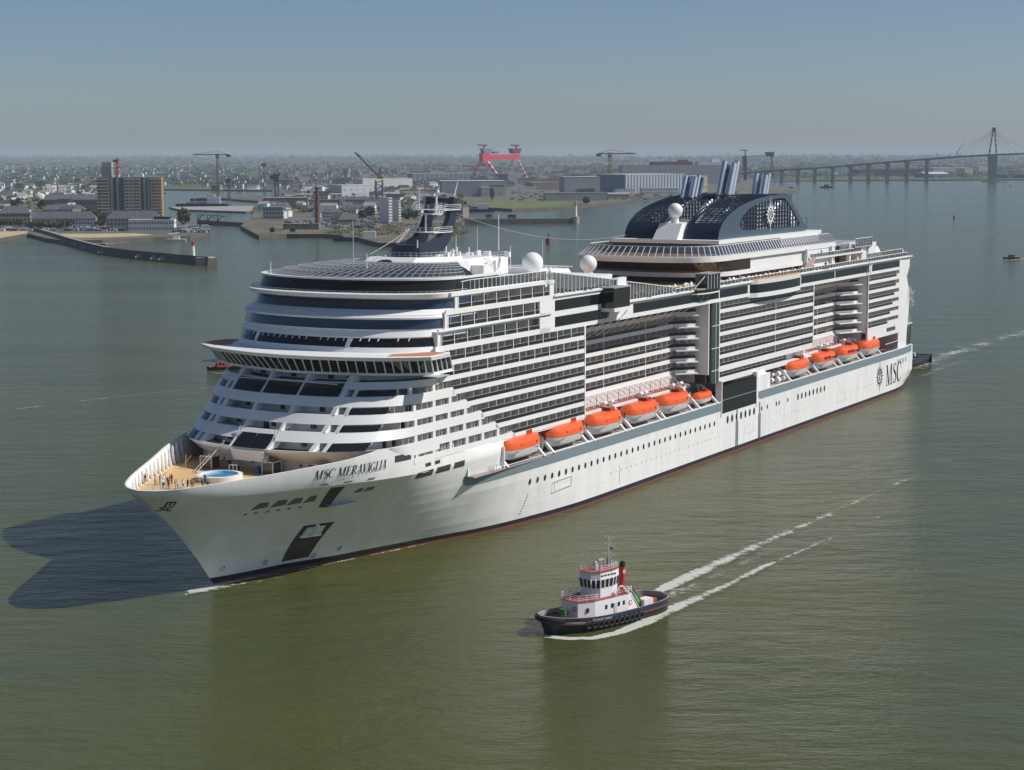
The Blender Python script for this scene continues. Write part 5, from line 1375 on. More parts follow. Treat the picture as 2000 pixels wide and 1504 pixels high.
# deckhouse
def hprism(pts, z0, z1, name, m, parent, z0b=None): return MB().prism(pts, z0, z1).build(name, m, parent)
DH = [(-2.9, -2.9), (-2.9, 2.9), (5.2, 3.0), (8.2, 2.0), (8.2, -2.0), (5.2, -3.0)]
hprism(DH, 1.5, 4.6, 'deckhouse', TWH, tug)
D2 = [(x * 1.01, y * 1.02) for x, y in DH]
hprism(D2, 4.6, 4.72, 'boat_deck', TRED, tug)
MB().hexa([(-5.3, -2.6, 1.5), (-2.9, -2.9, 1.5), (-2.9, 2.9, 1.5), (-5.3, 2.6, 1.5), (-4.0, -2.4, 4.4), (-2.9, -2.9, 4.58), (-2.9, 2.9, 4.58), (-4.0, 2.4, 4.4)]).build('aft_casing', TWH, tug)
WHP = [(-1.6, -1.5), (-1.6, 1.5), (.4, 2.2), (3.2, 2.2), (4.4, 1.3), (4.4, -1.3), (3.2, -2.2), (.4, -2.2)]
def oct_(sc_, dx=0): return [(1.2 + (x - 1.2) * sc_ + dx, y * sc_) for x, y in WHP]
loft('wheelhouse_base', [(oct_(1.0), 4.7, 0), (oct_(1.0), 6.3, 0)], [TWH], tug)
loft('wheelhouse_glass', [(oct_(.98), 6.3, 0), (oct_(1.06), 7.75, 0)], [mat('tug_glass', (.03, .025, .022), .08)], tug, cap=False)
loft('wheelhouse_top', [(oct_(1.07), 7.72, 0), (oct_(1.04), 8.9, 0)], [TWH], tug)
hprism(oct_(1.06), 8.9, 9.0, 'wheelhouse_roof', TRED, tug)
lo_, hi_ = oct_(1.0), oct_(1.085)
for i in range(8):
    a, b = lo_[i], lo_[(i + 1) % 8]; c, d = hi_[i], hi_[(i + 1) % 8]; n = max(1, int(round(math.dist(a, b) / .95)))
    for j in range(n):
        k = j / n; MB().bar((lerp(a[0], b[0], k), lerp(a[1], b[1], k), 6.25), (lerp(c[0], d[0], k), lerp(c[1], d[1], k), 7.8), .17).build('window_post', TWH, tug)
for i in range(5): MB().box(-.3 + i * .75, .2 + i * .75, 2.24, 2.36, 8.25, 8.5).build('name_slot', GLASSD, tug)
def rail(pts, z, h, parent, name='rail', m=None, n_bars=2):
    mb = MB()
    for a, b in zip(pts, pts[1:]):
        for k in range(n_bars + 1): mb.bar((*a, z + h * (k + 1) / (n_bars + 1)), (*b, z + h * (k + 1) / (n_bars + 1)), .06)
        nn = max(1, int(math.dist(a, b) / 1.4))
        for j in range(nn + 1): q = (lerp(a[0], b[0], j / nn), lerp(a[1], b[1], j / nn)); mb.bar((*q, z), (*q, z + h), .07)
    return mb.build(name, m or TWH, parent)
rail([(4.6, 3.0), (5.2, 3.0), (8.1, 2.0), (8.1, -2.0), (5.2, -3.0), (1, -2.9)], 4.72, 1.05, tug); rail([(p[0], p[1]) for p in oct_(.98)[:6]], 9.0, 1.0, tug); rail([(-2.8, 2.8), (-.6, 2.8), (-.6, 1.6)], 4.72, 1.1, tug); rail([(-4.0, 2.3), (-2.9, 2.8)], 4.6, 1.0, tug)
for sg in (1, -1):
    MB().cyl((-2.2, 1.6 * sg, 4.6), (-2.5, 1.6 * sg, 9.0), .62, .55, n=14).build('funnel', TFUN, tug, smooth=40)
    MB().cyl((-2.5, 1.6 * sg, 9.0), (-2.65, 1.6 * sg, 9.9), .5, .42, n=12).build('exhaust', BLACK, tug, smooth=40)
    lay(arc(0, 0, .3, .3, 0, 360, 16, lambda a, k: .09) + bar_(-.08, -.18, -.08, .18, .08) + arc(.0, .09, .1, .09, 90, -90, 6, lambda a, k: .06) + arc(.0, -.09, .1, .09, 90, -90, 6, lambda a, k: .06), lambda x, y, sg=sg: (-2.36 - x * 1, 1.6 * sg + .64 * sg, 8.3 + y), 'funnel_badge', TWH, tug)
mb = MB()
for (x, y) in ((-1.2, .25), (-1.2, -.25), (-.8, 0)): mb.bar((x, y, 9), (x, y, 14.2), .07)
for i in range(10): mb.bar((-1.2, -.25, 9.4 + i * .5), (-1.2, .25, 9.4 + i * .5), .05)
for z in (11, 12.6, 13.9): mb.bar((-1.0, -1.0, z), (-1.0, 1.0, z), .07); mb.box(-1.1, -.9, .9, 1.1, z, z + .25); mb.box(-1.1, -.9, -1.1, -.9, z, z + .25)
mb.build('mast', STEEL, tug)
mb = MB(); mb.cyl((1.2, .3, 9), (1.2, .3, 10.6), .12, n=8); mb.box(.6, 1.8, .15, .45, 10.5, 10.7); mb.box(1.9, 2.5, -.4, .4, 9, 9.9); mb.ball((2.2, 0, 10.1), .3, 8, 6); mb.cyl((3.4, -1.4, 9), (3.4, -1.4, 14.0), .04, n=5); mb.cyl((3.0, -1.5, 9), (3.0, -1.5, 13.2), .04, n=5); mb.cyl((0, 1, 9), (0, 1, 10.8), .1, n=6)
mb.build('radar_gear', STEEL, tug)
MB().box(-.98, -.94, .3, .9, 12.0, 12.4).build('pennant', mat('flag_red', (.5, .05, .05), .7), tug)
for (x, y) in ((1.2, 3.0), (2.6, 3.0), (-.4, 2.95), (-1.6, 2.92), (6.5, 2.64)): MB().box(x - .22, x + .22, y - .12, y + .05, 2.9, 3.6).build('deckhouse_window', GLASSD, tug)
MB().box(.05, .75, 2.9, 3.04, 1.9, 3.6).build('deckhouse_door', mat('door_grey', (.6, .61, .62), .5), tug)
for (x, y) in ((8.22, 1.2),): lay(arc(0, 0, .36, .36, 0, 360, 16, lambda a, k: .16), lambda u, v: (8.28, 1.3 + u, 3.5 + v), 'lifebuoy', TFUN, tug)
lay(arc(0, 0, .36, .36, 0, 360, 16, lambda a, k: .16), lambda u, v: (-3.2 - u * .9, 2.95, 3.0 + v), 'lifebuoy', TFUN, tug)
GRN = mat('winch_green', (.05, .20, .03), .5)
mb = MB(); mb.cyl((-6.2, -1.3, 2.7), (-6.2, 1.3, 2.7), .75, n=14); mb.box(-7, -5.5, -1.6, -1.3, 1.5, 3.5); mb.box(-7, -5.5, 1.3, 1.6, 1.5, 3.5); mb.build('towing_winch', GRN, tug)
MB().cyl((9.6, -.8, 3.0), (9.6, .8, 3.0), .5, n=12).build('bow_winch', GRN, tug)
mb = MB(); nn = 16; rows = []
for j in range(nn): a = 2 * math.pi * j / nn; rows.append([(-7.9 + .2 * math.sin(b), -1.4 + (.95 + .32 * math.cos(b)) * math.cos(a), 2.55 + (.95 + .32 * math.cos(b)) * math.sin(a)) for b in [2 * math.pi * k / 8 for k in range(8)]])
mb.strip(rows + [rows[0]], 0, closed=True); mb.build('spare_tyre', BLACK, tug, smooth=True)
MB().box(-9.4, -7.2, .6, 2.3, 1.5, 2.6).build('white_locker', TWH, tug)
mb = MB()
for (x, y) in ((-10.5, 2.4), (-11.2, 1.9)): mb.cyl((x, y, 1.5), (x, y, 2.6), .2, n=8)
mb.build('bollard', BLACK, tug)
gp = [(-3.4, 2.6, 4.5), (-4.6, 2.6, 3.2), (-5.6, 2.6, 1.7)]; mb = MB()
for a, b in zip(gp, gp[1:]): mb.bar(a, b, .08); mb.bar((a[0], a[1], a[2] + .9), (b[0], b[1], b[2] + .9), .07)
mb.build('stair_rail', TWH, tug)
MB().bar((-2.6, 3.0, 4.7), (-1.2, 3.0, 6.2), .16).bar((-1.2, 3.0, 6.2), (-.4, 3.0, 6.2), .16).bar((-.4, 3.0, 6.2), (.5, 3.0, 4.7), .16).build('davit_frame', TWH, tug)
# name lettering (plain sans, as painted)
def text_mesh(txt, size, fn, name, m, parent):
    cu = bpy.data.curves.new('t', 'FONT'); cu.body = txt; cu.size = size; cu.resolution_u = 3
    o = bpy.data.objects.new('t', cu); col.objects.link(o)
    dg = bpy.context.evaluated_depsgraph_get(); me = bpy.data.meshes.new_from_object(o.evaluated_get(dg)); bpy.data.objects.remove(o)
    wd_ = max(v.co.x for v in me.vertices)
    for v in me.vertices: v.co = fn(v.co.x, v.co.y, wd_)
    me.materials.clear(); me.materials.append(m)
    o = link(name, me, parent); return o
def tug_side(x, y, wd_):
    X = 7.1 - x * .98; u = X / LT; z = sheer(u) - .74 + y; return Vector((X, tb(u, z) + .20, z))
text_mesh('VB SAINT MARC', .62, tug_side, 'name_lettering', TWH, tug)
# ================================================================ SMALL CRAFT
def small_hull(L, B, H, m0, m1, parent, name='hull'):
    mb = MB(); us = [-1 + i / 8 for i in range(17)]
    f = lambda u: B / 2 * (max(0, 1 - max(0, u) ** 2.2) ** .7) * (1 if u > -.98 else .9)
    for sg in (1, -1):
        rows = [[(u * L / 2 + (.3 * z if u > .5 else 0), f(u) * (1 - .25 * (1 - z / H)) * sg, z + .25 * max(0, u) ** 2 * (z / H)) for u in us] for z in (-.3, H * .5, H)]
        mb.strip([rows[0], rows[1]], 0, flip=(sg < 0)); mb.strip([rows[1], rows[2]], 1, flip=(sg < 0))
    mb.add([(u * L / 2, f(u), H * .9) for u in us] + [(u * L / 2, -f(u), H * .9) for u in us[::-1]], [tuple(range(34))[::-1]], 1)
    mb.quad((-L / 2, -B / 2, -.3), (-L / 2, -B / 2, H), (-L / 2, B / 2, H), (-L / 2, B / 2, -.3), 0)
    return mb.build(name, [m0, m1], parent)
pb = thing('pilot_boat', 'red cabin pilot boat with dark blue hull off the far bow', 'boat', at(432, 722), R(195))
PRED = mat('pilot_red', (.72, .11, .07), .4); PBLU = mat('pilot_blue', (.02, .03, .07), .4)
small_hull(9.0, 3.0, 1.0, PBLU, PBLU, pb)
MB().box(-2.6, 1.4, -1.1, 1.1, .9, 2.7).build('cabin', PRED, pb); MB().hexa([(1.4, -1.1, .9), (2.2, -1, .9), (2.2, 1, .9), (1.4, 1.1, .9), (1.4, -1.1, 2.6), (1.5, -1, 2.6), (1.5, 1, 2.6), (1.4, 1.1, 2.6)]).build('windscreen', GLASSD, pb)
for x in (-2, -1, 0.1): 
    MB().box(x, x + .6, 1.08, 1.16, 1.7, 2.4).build('window', GLASSD, pb)
MB().box(-4.3, -2.8, -1.2, 1.2, .9, 1.3).build('aft_deck', PRED, pb); MB().box(2.2, 4.0, -.9, .9, .95, 1.15).build('foredeck', PRED, pb)
ht = thing('escort_tug', 'dark escort tug half hidden behind the cruise ship stern', 'tugboat', at(1774, 714), SROT)
small_hull(24, 8.6, 2.8, TBLK, mat('escort_blue', (.06, .09, .13), .5), ht); MB().box(4, 10, -2.6, 2.6, 2.5, 5).build('deckhouse', TWH, ht); MB().box(5, 8, -2, 2, 5, 7.2).build('wheelhouse', GLASSD, ht); MB().box(-10.5, -1, -3, 3, 2.6, 2.75).build('deck', BLACK, ht)
MB().cyl((-4, -1, 3.4), (-4, 1, 3.4), .8, n=12).build('winch', STEEL, ht)
def launch(name, label, p, rz, L, hullm, cabm, cat='boat'):
    o = thing(name, label, cat, p, rz); small_hull(L, L * .3, L * .11, hullm, hullm, o); MB().box(-L * .18, L * .16, -L * .1, L * .1, L * .1, L * .27).build('cabin', cabm, o)
    MB().box(-L * .1, L * .17, -L * .09, L * .09, L * .2, L * .25).build('window_band', GLASSD, o); MB().cyl((0, 0, L * .25), (0, 0, L * .6), .06, n=5).build('mast', STEEL, o); return o
launch('workboat', 'white pilot launch with red top moored off the lock pier', at(344, 471), R(185), 16, WHITE, WHITE)
launch('fishing_boat', 'small fishing boat with dark gear speeding at the right edge', at(1975, 506), R(185), 11, mat('wood_dark', (.12, .09, .07), .7), mat('deck_gear', (.15, .12, .09), .8))
launch('distant_workboat', 'dark barge-like workboat beyond the ship stern under the bridge', at(1614, 367), R(178), 26, BLACK, BLACK)
launch('red_workboat', 'dark workboat with red deck off the shipyard point', at(1545, 371), R(178), 22, mat('rust_hull', (.2, .07, .05), .7), BLACK)
def buoy(p, h, r, m, label):
    o = thing('buoy', label, 'buoy', p); MB().cyl((0, 0, -.3), (0, 0, h * .62), r, r * .95, n=12).build('drum', m, o, smooth=40); MB().cyl((0, 0, h * .62), (0, 0, h), r * .14, n=6).build('topmark_staff', BLACK, o); MB().ball((0, 0, h), r * .3, 6, 5).build('topmark', BLACK, o)
buoy(at(1071, 476), 7.0, 2.2, mat('buoy_red', (.22, .06, .045), .6), 'red drum buoy in the channel behind the cruise ship')
buoy(at(1863, 428), 5, .9, BLACK, 'dark channel buoy in open water left of the fishing boat')
buoy(at(1973, 366), 6, 1.0, BLACK, 'small dark buoy in front of the bridge near the right edge')
# ================================================================ LAND, TOWN AND SHIPYARD
def pY(px, py, Y):
    d = ray(px, py); k = Y / d.y; return Vector((0, 0, CAMH)) + d * k
def px_of(p):
    q = p - Vector((0, 0, CAMH)); Yc = q.y * math.cos(PITCH) - q.z * math.sin(PITCH); Zc = q.y * math.sin(PITCH) + q.z * math.cos(PITCH)
    return 1000 + F * q.x / Yc, 752 - F * Zc / Yc
GRASS = mat('scrub_ground', (.085, .10, .05), .9, var=.45, vscale=.012); URB = mat('town_ground', (.125, .115, .085), .9, var=.55, vscale=.018)
FARG = mat('far_fields', (.07, .095, .055), .95, var=.5, vscale=.0022); SAND = mat('beach_sand', (.48, .37, .23), .9, var=.12, vscale=.05)
STONE = mat('quay_stone', (.10, .09, .075), .85, var=.3, vscale=.15, bump=.4, bscale=.6); CONC = mat('concrete', (.32, .31, .29), .8, var=.15, vscale=.08)
MUD = mat('foreshore_rock', (.16, .125, .085), .9, var=.5, vscale=.15, bump=.6, bscale=.5)
def land(name, pxs, z, m, edge=None, z0=-1.0):
    pts = [at(x, y, z) for x, y in pxs]; mb = MB(); mb.prism([(p.x, p.y) for p in pts], z0, z, 0)
    n = len(pts)
    for i in range(n): mb.mi[i] = 1
    o = mb.build(name, [m, edge or STONE]); o['kind'] = 'structure'; return o
land('terrain_town', [(-700, 494), (0, 466), (55, 456), (95, 466), (130, 470), (200, 469), (300, 463), (372, 461), (406, 455), (407, 447), (388, 443), (372, 432), (318, 424), (312, 395), (314, 370), (-700, 370)], 3.0, URB)
land('terrain_shipyard', [(470, 441), (506, 460), (560, 457), (640, 457), (700, 464), (740, 474), (800, 474), (880, 452), (903, 443), (908, 430), (880, 413), (900, 402), (1000, 408), (1100, 404), (1240, 391), (1250, 386), (1330, 382), (1440, 383), (1555, 372), (1558, 366), (1500, 364), (1480, 350), (1500, 334), (540, 334), (530, 384), (520, 392), (498, 400), (492, 425)], 3.3, URB)
land('terrain_basin_quay', [(405, 378), (530, 384), (540, 394), (480, 391), (410, 385)], 2.8, URB)
land('terrain_basin_pier', [(330, 404), (500, 402), (520, 408), (480, 413), (350, 409)], 2.2, CONC)
land('terrain_far_plain', [(-1500, 368.5), (300, 369), (470, 371), (560, 372), (1000, 352), (1490, 349), (1500, 311), (1000, 312.5), (-1500, 322)], 2.6, FARG)
land('terrain_far_shore', [(1478, 353.5), (1600, 352), (1760, 351), (1900, 350.5), (2100, 349.5), (3400, 346), (3400, 304), (2000, 308.5), (1490, 310.5)], 2.9, FARG)
def sheet(name, pxs, z, m):
    pts = [at(x, y, z) for x, y in pxs]; o = MB().poly([tuple(p) for p in pts]).build(name, m)
    if o.data.polygons[0].normal.z < 0: o.data.flip_normals()
    o['kind'] = 'structure'; return o
sheet('beach', [(-300, 474), (0, 464.5), (54, 455.5), (54, 450), (0, 452), (-300, 458)], 3.05, SAND)
sheet('beach_cove', [(112, 461), (150, 464.2), (200, 463.8), (265, 461.5), (302, 458.5), (260, 455.5), (180, 456.5), (118, 456.5)], 3.06, SAND)
sheet('grass_bank', [(84, 462), (110, 464), (108, 452), (215, 450), (215, 446.5), (84, 448)], 3.03, GRASS)
land('foreshore', [(98, 468), (130, 480), (160, 483), (205, 477), (300, 467), (372, 464), (300, 462), (130, 467)], .5, MUD, MUD)
land('foreshore_east', [(545, 458), (640, 461), (720, 470), (800, 477), (880, 455), (905, 447), (860, 446), (640, 455)], .6, MUD, MUD)
sheet('scrub', [(545, 454.5), (640, 455), (720, 462), (800, 466), (860, 450), (800, 440), (640, 446), (560, 447)], 3.34, mat('scrub_brown', (.15, .125, .075), .9, var=.5, vscale=.04))
sheet('meadow', [(925, 399.5), (1000, 406.5), (1080, 403.5), (1140, 397), (1080, 391), (1000, 392), (930, 392)], 3.36, mat('meadow_green', (.12, .15, .04), .9, var=.25, vscale=.02))
# far hills
mb = MB(); rnd = random.Random(5)
for (Y, hmax, x0, x1) in ((15500, 34, -9000, 9000), (19000, 46, -9000, 9500), (23500, 58, -9500, 11000)):
    n = 120; rid = []; 
    ph = [rnd.uniform(0, 6.28) for _ in range(5)]
    for i in range(n + 1):
        x = lerp(x0, x1, i / n); h = hmax * (.62 + .16 * math.sin(x / 900 + ph[0]) + .12 * math.sin(x / 410 + ph[1]) + .06 * math.sin(x / 160 + ph[2]))
        h += 20 * math.exp(-((x - 3900) / 700) ** 2) * (Y > 20000)
        rid.append((x, h))
    mb.strip([[(x, Y - 900, 2) for x, h in rid], [(x, Y - 350, h * .75) for x, h in rid], [(x, Y, h) for x, h in rid], [(x, Y + 900, h * .7) for x, h in rid], [(x, Y + 1800, 2) for x, h in rid]], 0, flip=False)
tag(mb.build('hills', mat('hill_woods', (.055, .075, .045), .95, var=.4, vscale=.004), smooth=40), kind='structure')
# ---------------------------------------------------------------- buildings
W_ = {k: mat('wall_' + k, c, .8, var=.08, vscale=.15) for k, c in dict(white=(.72, .71, .68), cream=(.62, .55, .43), grey=(.33, .34, .35), blue=(.17, .22, .29), brown=(.19, .16, .125), ochre=(.30, .205, .11), stone=(.26, .235, .20), dark=(.09, .095, .10), red=(.45, .07, .05), pale=(.55, .57, .58), yellow=(.6, .45, .18)).items()}
RF = {k: mat('roof_' + k, c, .75, var=.15, vscale=.2) for k, c in dict(slate=(.10, .105, .12), grey=(.27, .28, .29), tile=(.20, .11, .08), light=(.55, .56, .57), orange=(.45, .19, .09), black=(.03, .03, .03)).items()}
WIN = mat('far_window', (.035, .04, .05), .15)
WINM = {}
def unit_box(name, w_, h):
    k = (name, round(w_, 2), round(h, 2))
    if k not in WINM: WINM[k] = MB().box(-w_ / 2, w_ / 2, -.12, .06, 0, h).mesh(name, WIN)
    return WINM[k]
def block(name, label, cat, xl, xr, yb, yt, depth, wm, roof='flat', rm='grey', rows=0, cols=0, yaw=18, group=None, roofh=.28, z=3.3, stripes=None, side_cols=0, door=None):
    xm = (xl + xr) / 2; p = at(xm, yb, z); m_ = mpp(p); tot = (xr - xl) * m_; a = R(yaw)
    w_ = max(3, (tot - depth * abs(math.sin(a))) / math.cos(a)); top = pY(xm, yt, p.y).z; h = max(2.5, top - z)
    o = thing(name, label, cat, (p.x, p.y + depth / 2, z), a, group)
    wh = h if roof == 'flat' else h * (1 - roofh)
    mb = MB(); mb.box(-w_ / 2, w_ / 2, -depth / 2, depth / 2, -.5, wh); mb.build('wall', W_[wm], o)
    if roof == 'flat':
        MB().box(-w_ / 2 - .2, w_ / 2 + .2, -depth / 2 - .2, depth / 2 + .2, wh, wh + .6).build('roof', RF[rm], o)
    else:
        e = .5; i_ = depth / 2 * (.9 if roof == 'hip' else 0)
        v = [(-w_ / 2 - e, -depth / 2 - e, wh), (w_ / 2 + e, -depth / 2 - e, wh), (w_ / 2 + e, depth / 2 + e, wh), (-w_ / 2 - e, depth / 2 + e, wh), (-w_ / 2 + i_, 0, h), (w_ / 2 - i_, 0, h)]
        r_ = MB().add(v, [(0, 1, 5, 4), (2, 3, 4, 5), (1, 2, 5), (3, 0, 4), (3, 2, 1, 0)]).build('roof', RF[rm], o)
        if h - wh > 1.5 and cols: 
            for q in range(max(1, int(w_ / 14))): MB().box(-w_ / 2 + 4 + q * 14, -w_ / 2 + 5 + q * 14, -.6, .6, h - .6, h + 1.4).build('chimney', W_['stone'], r_)
    if stripes:
        n = stripes[0]; sm = W_[stripes[1]]
        me = MB().box(-w_ / n * .22, w_ / n * .22, -.25, .1, .3, wh - .4).mesh('panel', sm)
        for i in range(n):
            q = link('panel', me, o); q.location = (-w_ / 2 + w_ * (i + .5) / n, -depth / 2, 0)
        if side_cols:
            me = MB().box(-.1, .25, -depth / side_cols * .22, depth / side_cols * .22, .3, wh - .4).mesh('panel', W_[stripes[2]])
            for i in range(side_cols): q = link('panel', me, o); q.location = (w_ / 2, -depth / 2 + depth * (i + .5) / side_cols, 0)
    if rows and cols:
        ww, hh = min(1.6, w_ / cols * .5), min(1.7, wh / rows * .5); me = unit_box('window', ww, hh)
        for r in range(rows):
            for c in range(cols):
                q = link('window', me, o); q.location = (-w_ / 2 + w_ * (c + .5) / cols, -depth / 2, wh * (r + .3) / rows)
        nc = max(0, int(depth / 4)); 
        for r in range(rows):
            for c in range(nc):
                q = link('window', me, o); q.location = (w_ / 2, -depth / 2 + depth * (c + .5) / nc, wh * (r + .3) / rows); q.rotation_euler = (0, 0, math.pi / 2)
    if door: MB().box(door[0] * w_, door[1] * w_, -depth / 2 - .3, -depth / 2 + .1, 0, wh * door[2]).build('hangar_door', W_['dark'], o)
    return o
block('row_house', 'long pale terrace with dark slate roof behind the pines', 'house', 62, 186, 446, 413, 12, 'pale', 'hip', 'slate', 3, 22, 6, roofh=.42)
block('row_house', 'grey stone house with slate roof at the left edge behind the beach', 'house', -6, 58, 441, 402, 14, 'stone', 'hip', 'slate', 3, 9, 10, roofh=.38)
block('row_house', 'slate roofed terrace of flats left of the white waterfront restaurant', 'house', 206, 312, 449, 412, 13, 'grey', 'hip', 'slate', 3, 14, 5, roofh=.4)
rs = block('restaurant', 'white two-storey waterfront building with two window rows by the lock', 'building', 250, 340, 451, 430, 14, 'white', 'flat', 'light', 2, 16, 3)
MB().box(2, 16, -5, 5, 9.4, 12.6).build('glass_storey', GLASSD, rs)
block('long_shed', 'long brown industrial hall behind the pines', 'building', 84, 200, 413, 380, 30, 'brown', 'gable', 'slate', 2, 12, 4, roofh=.3)
block('row_house', 'dark roofed house row behind the slate terrace', 'house', 80, 165, 421, 400, 14, 'stone', 'hip', 'slate', 2, 10, 8, roofh=.45)
dm = thing('radar_dome', 'pale domed building standing among dark trees', 'dome', at(78, 393, 3)); m_ = mpp(dm.location)
mb = MB(); mb.ball((0, 0, 4), 13 * m_, 20, 12, sq=(1, 1, .85)); mb.build('dome', mat('dome_cream', (.55, .50, .38), .6, var=.06, vscale=.3), dm, smooth=True); MB().box(-14 * m_, 14 * m_, -5, 8, 0, 3.5).build('plinth', W_['grey'], dm)
# unfinished concrete silo block with banded end towers
cb = block('concrete_block', 'tall ochre concrete block under rebuilding with banded end towers', 'building', 196, 310, 424, 347, 24, 'dark', 'flat', 'grey', 0, 0, 4)
p = cb.location; m_ = .64; Wd = 112 * m_ * .97; Hh = pY(253, 347, p.y).z - 3.3
for (x0, x1, mm_) in ((-.5, -.31, 'brown'), (.33, .5, 'ochre'), (-.08, .09, 'stone'), (.10, .17, 'stone')):
    t_ = MB().box(x0 * Wd, x1 * Wd, -14, 6, 0, Hh + .5).build('tower', W_[mm_], cb)
    for i in range(12): MB().box(x0 * Wd - .2, x1 * Wd + .2, -14.5, -13.9, 2 + i * Hh / 12.2, 2.9 + i * Hh / 12.2).build('floor_band', W_['cream'], t_)
    for i in range(11): MB().box((x0 + .03) * Wd, (x0 + .05) * Wd, -14.3, -13.9, 3.6 + i * Hh / 12.2, 5.2 + i * Hh / 12.2).build('window', WIN, t_)
for x in (-.29, -.2, .22, .28): MB().box(x * Wd, (x + .035) * Wd, -13.2, 0, 0, Hh + (3 if x < 0 else 1)).build('pilaster', W_['grey'], cb)
for i in range(12): MB().box(-.18 * Wd, .33 * Wd, -12.5, -12.1, 1 + i * Hh / 12.2, 1.6 + i * Hh / 12.2).build('floor_band', W_['blue'], cb)
MB().box(-.44 * Wd, -.28 * Wd, -8, 6, Hh, Hh + 12).build('roof_house', W_['stone'], cb); MB().box(-.43 * Wd, -.28 * Wd, -7, 5, Hh + 12, Hh + 17).build('roof_house', W_['grey'], cb); MB().box(.05 * Wd, .2 * Wd, -6, 5, Hh, Hh + 4).build('roof_house', W_['pale'], cb)
# centre town
for i, (xl, xr) in enumerate(((553, 577), (575, 598), (594, 625))):
    b_ = block('gabled_house', ['left', 'middle', 'right'][i] + ' of three gabled stone houses beside the tall brick chimney', 'house', xl, xr, 448, 437, 11, 'stone', 'flat', 'slate', 2, 3, -4, 'gabled houses on the quay')
    d_ = b_.children[0].dimensions; w2, dep = d_.x / 2, d_.y / 2; h0 = d_.z - .5
    for ch in list(b_.children):
        if ch.name.startswith('roof'): bpy.data.objects.remove(ch)
    MB().add([(-w2, -dep, h0), (w2, -dep, h0), (0, -dep, h0 + w2 * .95), (-w2, dep, h0), (w2, dep, h0), (0, dep, h0 + w2 * .95)], [(0, 1, 2), (4, 3, 5)]).build('gable', W_['stone'], b_)
    MB().add([(-w2 - .5, -dep - .4, h0 - .4), (0, -dep - .4, h0 + w2), (0, dep + .4, h0 + w2), (-w2 - .5, dep + .4, h0 - .4), (w2 + .5, -dep - .4, h0 - .4), (w2 + .5, dep + .4, h0 - .4)], [(0, 1, 2, 3), (1, 4, 5, 2)]).build('roof', RF['slate'], b_)
ch = thing('brick_chimney', 'tall slender red brick chimney on the waterfront', 'chimney', at(620.5, 447, 3.3)); hh = pY(620.5, 368, ch.location.y).z - 3.3
BRK = mat('chimney_brick', (.16, .07, .05), .85, var=.2, vscale=.5)
MB().cyl((0, 0, -1), (0, 0, hh), 2.6, 1.5, n=16).build('shaft', BRK, ch, smooth=40); MB().cyl((0, 0, hh), (0, 0, hh + 1), 1.7, n=14).build('cap', BLACK, ch); MB().box(-3.2, 3.2, -3.2, 3.2, -1, 2.5).build('base', BRK, ch)
block('apartment_tower', 'white terraced apartment block with balconies above the foreshore', 'building', 741, 766, 437, 387, 14, 'white', 'flat', 'light', 9, 5, 42)
block('apartment_wing', 'lower white wing right of the terraced apartment block', 'building', 762, 782, 432, 394, 14, 'white', 'flat', 'light', 7, 4, 42)
block('office_block', 'grey office block with dark glass storeys on the quay', 'building', 512, 553, 428, 405, 16, 'grey', 'flat', 'grey', 3, 7, 4)
block('cream_house', 'cream fronted house row right of the brick chimney', 'house', 627, 648, 433, 408, 12, 'white', 'hip', 'slate', 3, 6, 6, roofh=.25)
block('cream_house', 'ochre fronted house next to the white one by the chimney', 'house', 646, 669, 432, 407, 12, 'yellow', 'hip', 'slate', 3, 6, 6, roofh=.25)
block('stone_villa', 'stone villa with steep slate roof on the foreshore', 'house', 655, 695, 441, 417, 12, 'stone', 'hip', 'slate', 2, 6, 12, roofh=.5)
block('old_warehouse', 'long low dark warehouse in the port behind the chimney', 'building', 508, 600, 407, 387, 40, 'brown', 'flat', 'grey', 1, 10, 6)
block('old_warehouse', 'long low grey warehouse behind the apartment block', 'building', 598, 745, 405, 391, 40, 'stone', 'flat', 'slate', 1, 14, 6)
for i in range(5): block('saw_roof_shed', ('leftmost', 'second', 'middle', 'fourth', 'rightmost')[i] + ' dark pitched workshop in the row behind the brick chimney', 'shed', 585 + i * 30, 618 + i * 30, 414, 400, 24, 'stone', 'gable', 'slate', 0, 0, 8, 'row of pitched workshops', .5)
rb = block('red_white_hall', 'white and red painted curved hall of the shipyard', 'building', 572, 668, 394, 380, 30, 'white', 'flat', 'light', 0, 0, 6, stripes=(9, 'red', 'red'))
block('blue_workshop', 'blue-grey workshop with large dark windows in the yard', 'building', 640, 728, 391, 362, 40, 'pale', 'flat', 'light', 2, 5, 34)
block('shipyard_hall', 'long pale hall with dark square windows and sawtooth roof', 'building', 688, 804, 372, 349, 50, 'white', 'flat', 'light', 1, 12, 26)
block('shipyard_hall', 'long low brown-roofed hall below the sawtooth roof hall', 'building', 690, 860, 384, 372, 40, 'cream', 'flat', 'tile', 0, 0, 10)
block('striped_hall', 'long blue-grey hall with white striped end left of the red gantry', 'building', 795, 936, 353, 339, 60, 'blue', 'flat', 'light', 0, 0, 16, stripes=(14, 'grey', 'white'), side_cols=6)
block('shipyard_hall', 'big flat grey hall in front of the red gantry crane', 'building', 856, 987, 384, 354, 60, 'grey', 'flat', 'light', 0, 0, 6, door=(.25, .48, .75))
block('shipyard_shed', 'pair of low grey gabled sheds in front of the flat hall', 'shed', 890, 935, 384, 366, 30, 'stone', 'gable', 'grey', 1, 4, 10, roofh=.3)
block('shipyard_shed', 'pale low shed right of the gabled sheds', 'shed', 934, 985, 384, 367, 30, 'grey', 'flat', 'light', 1, 3, 10)
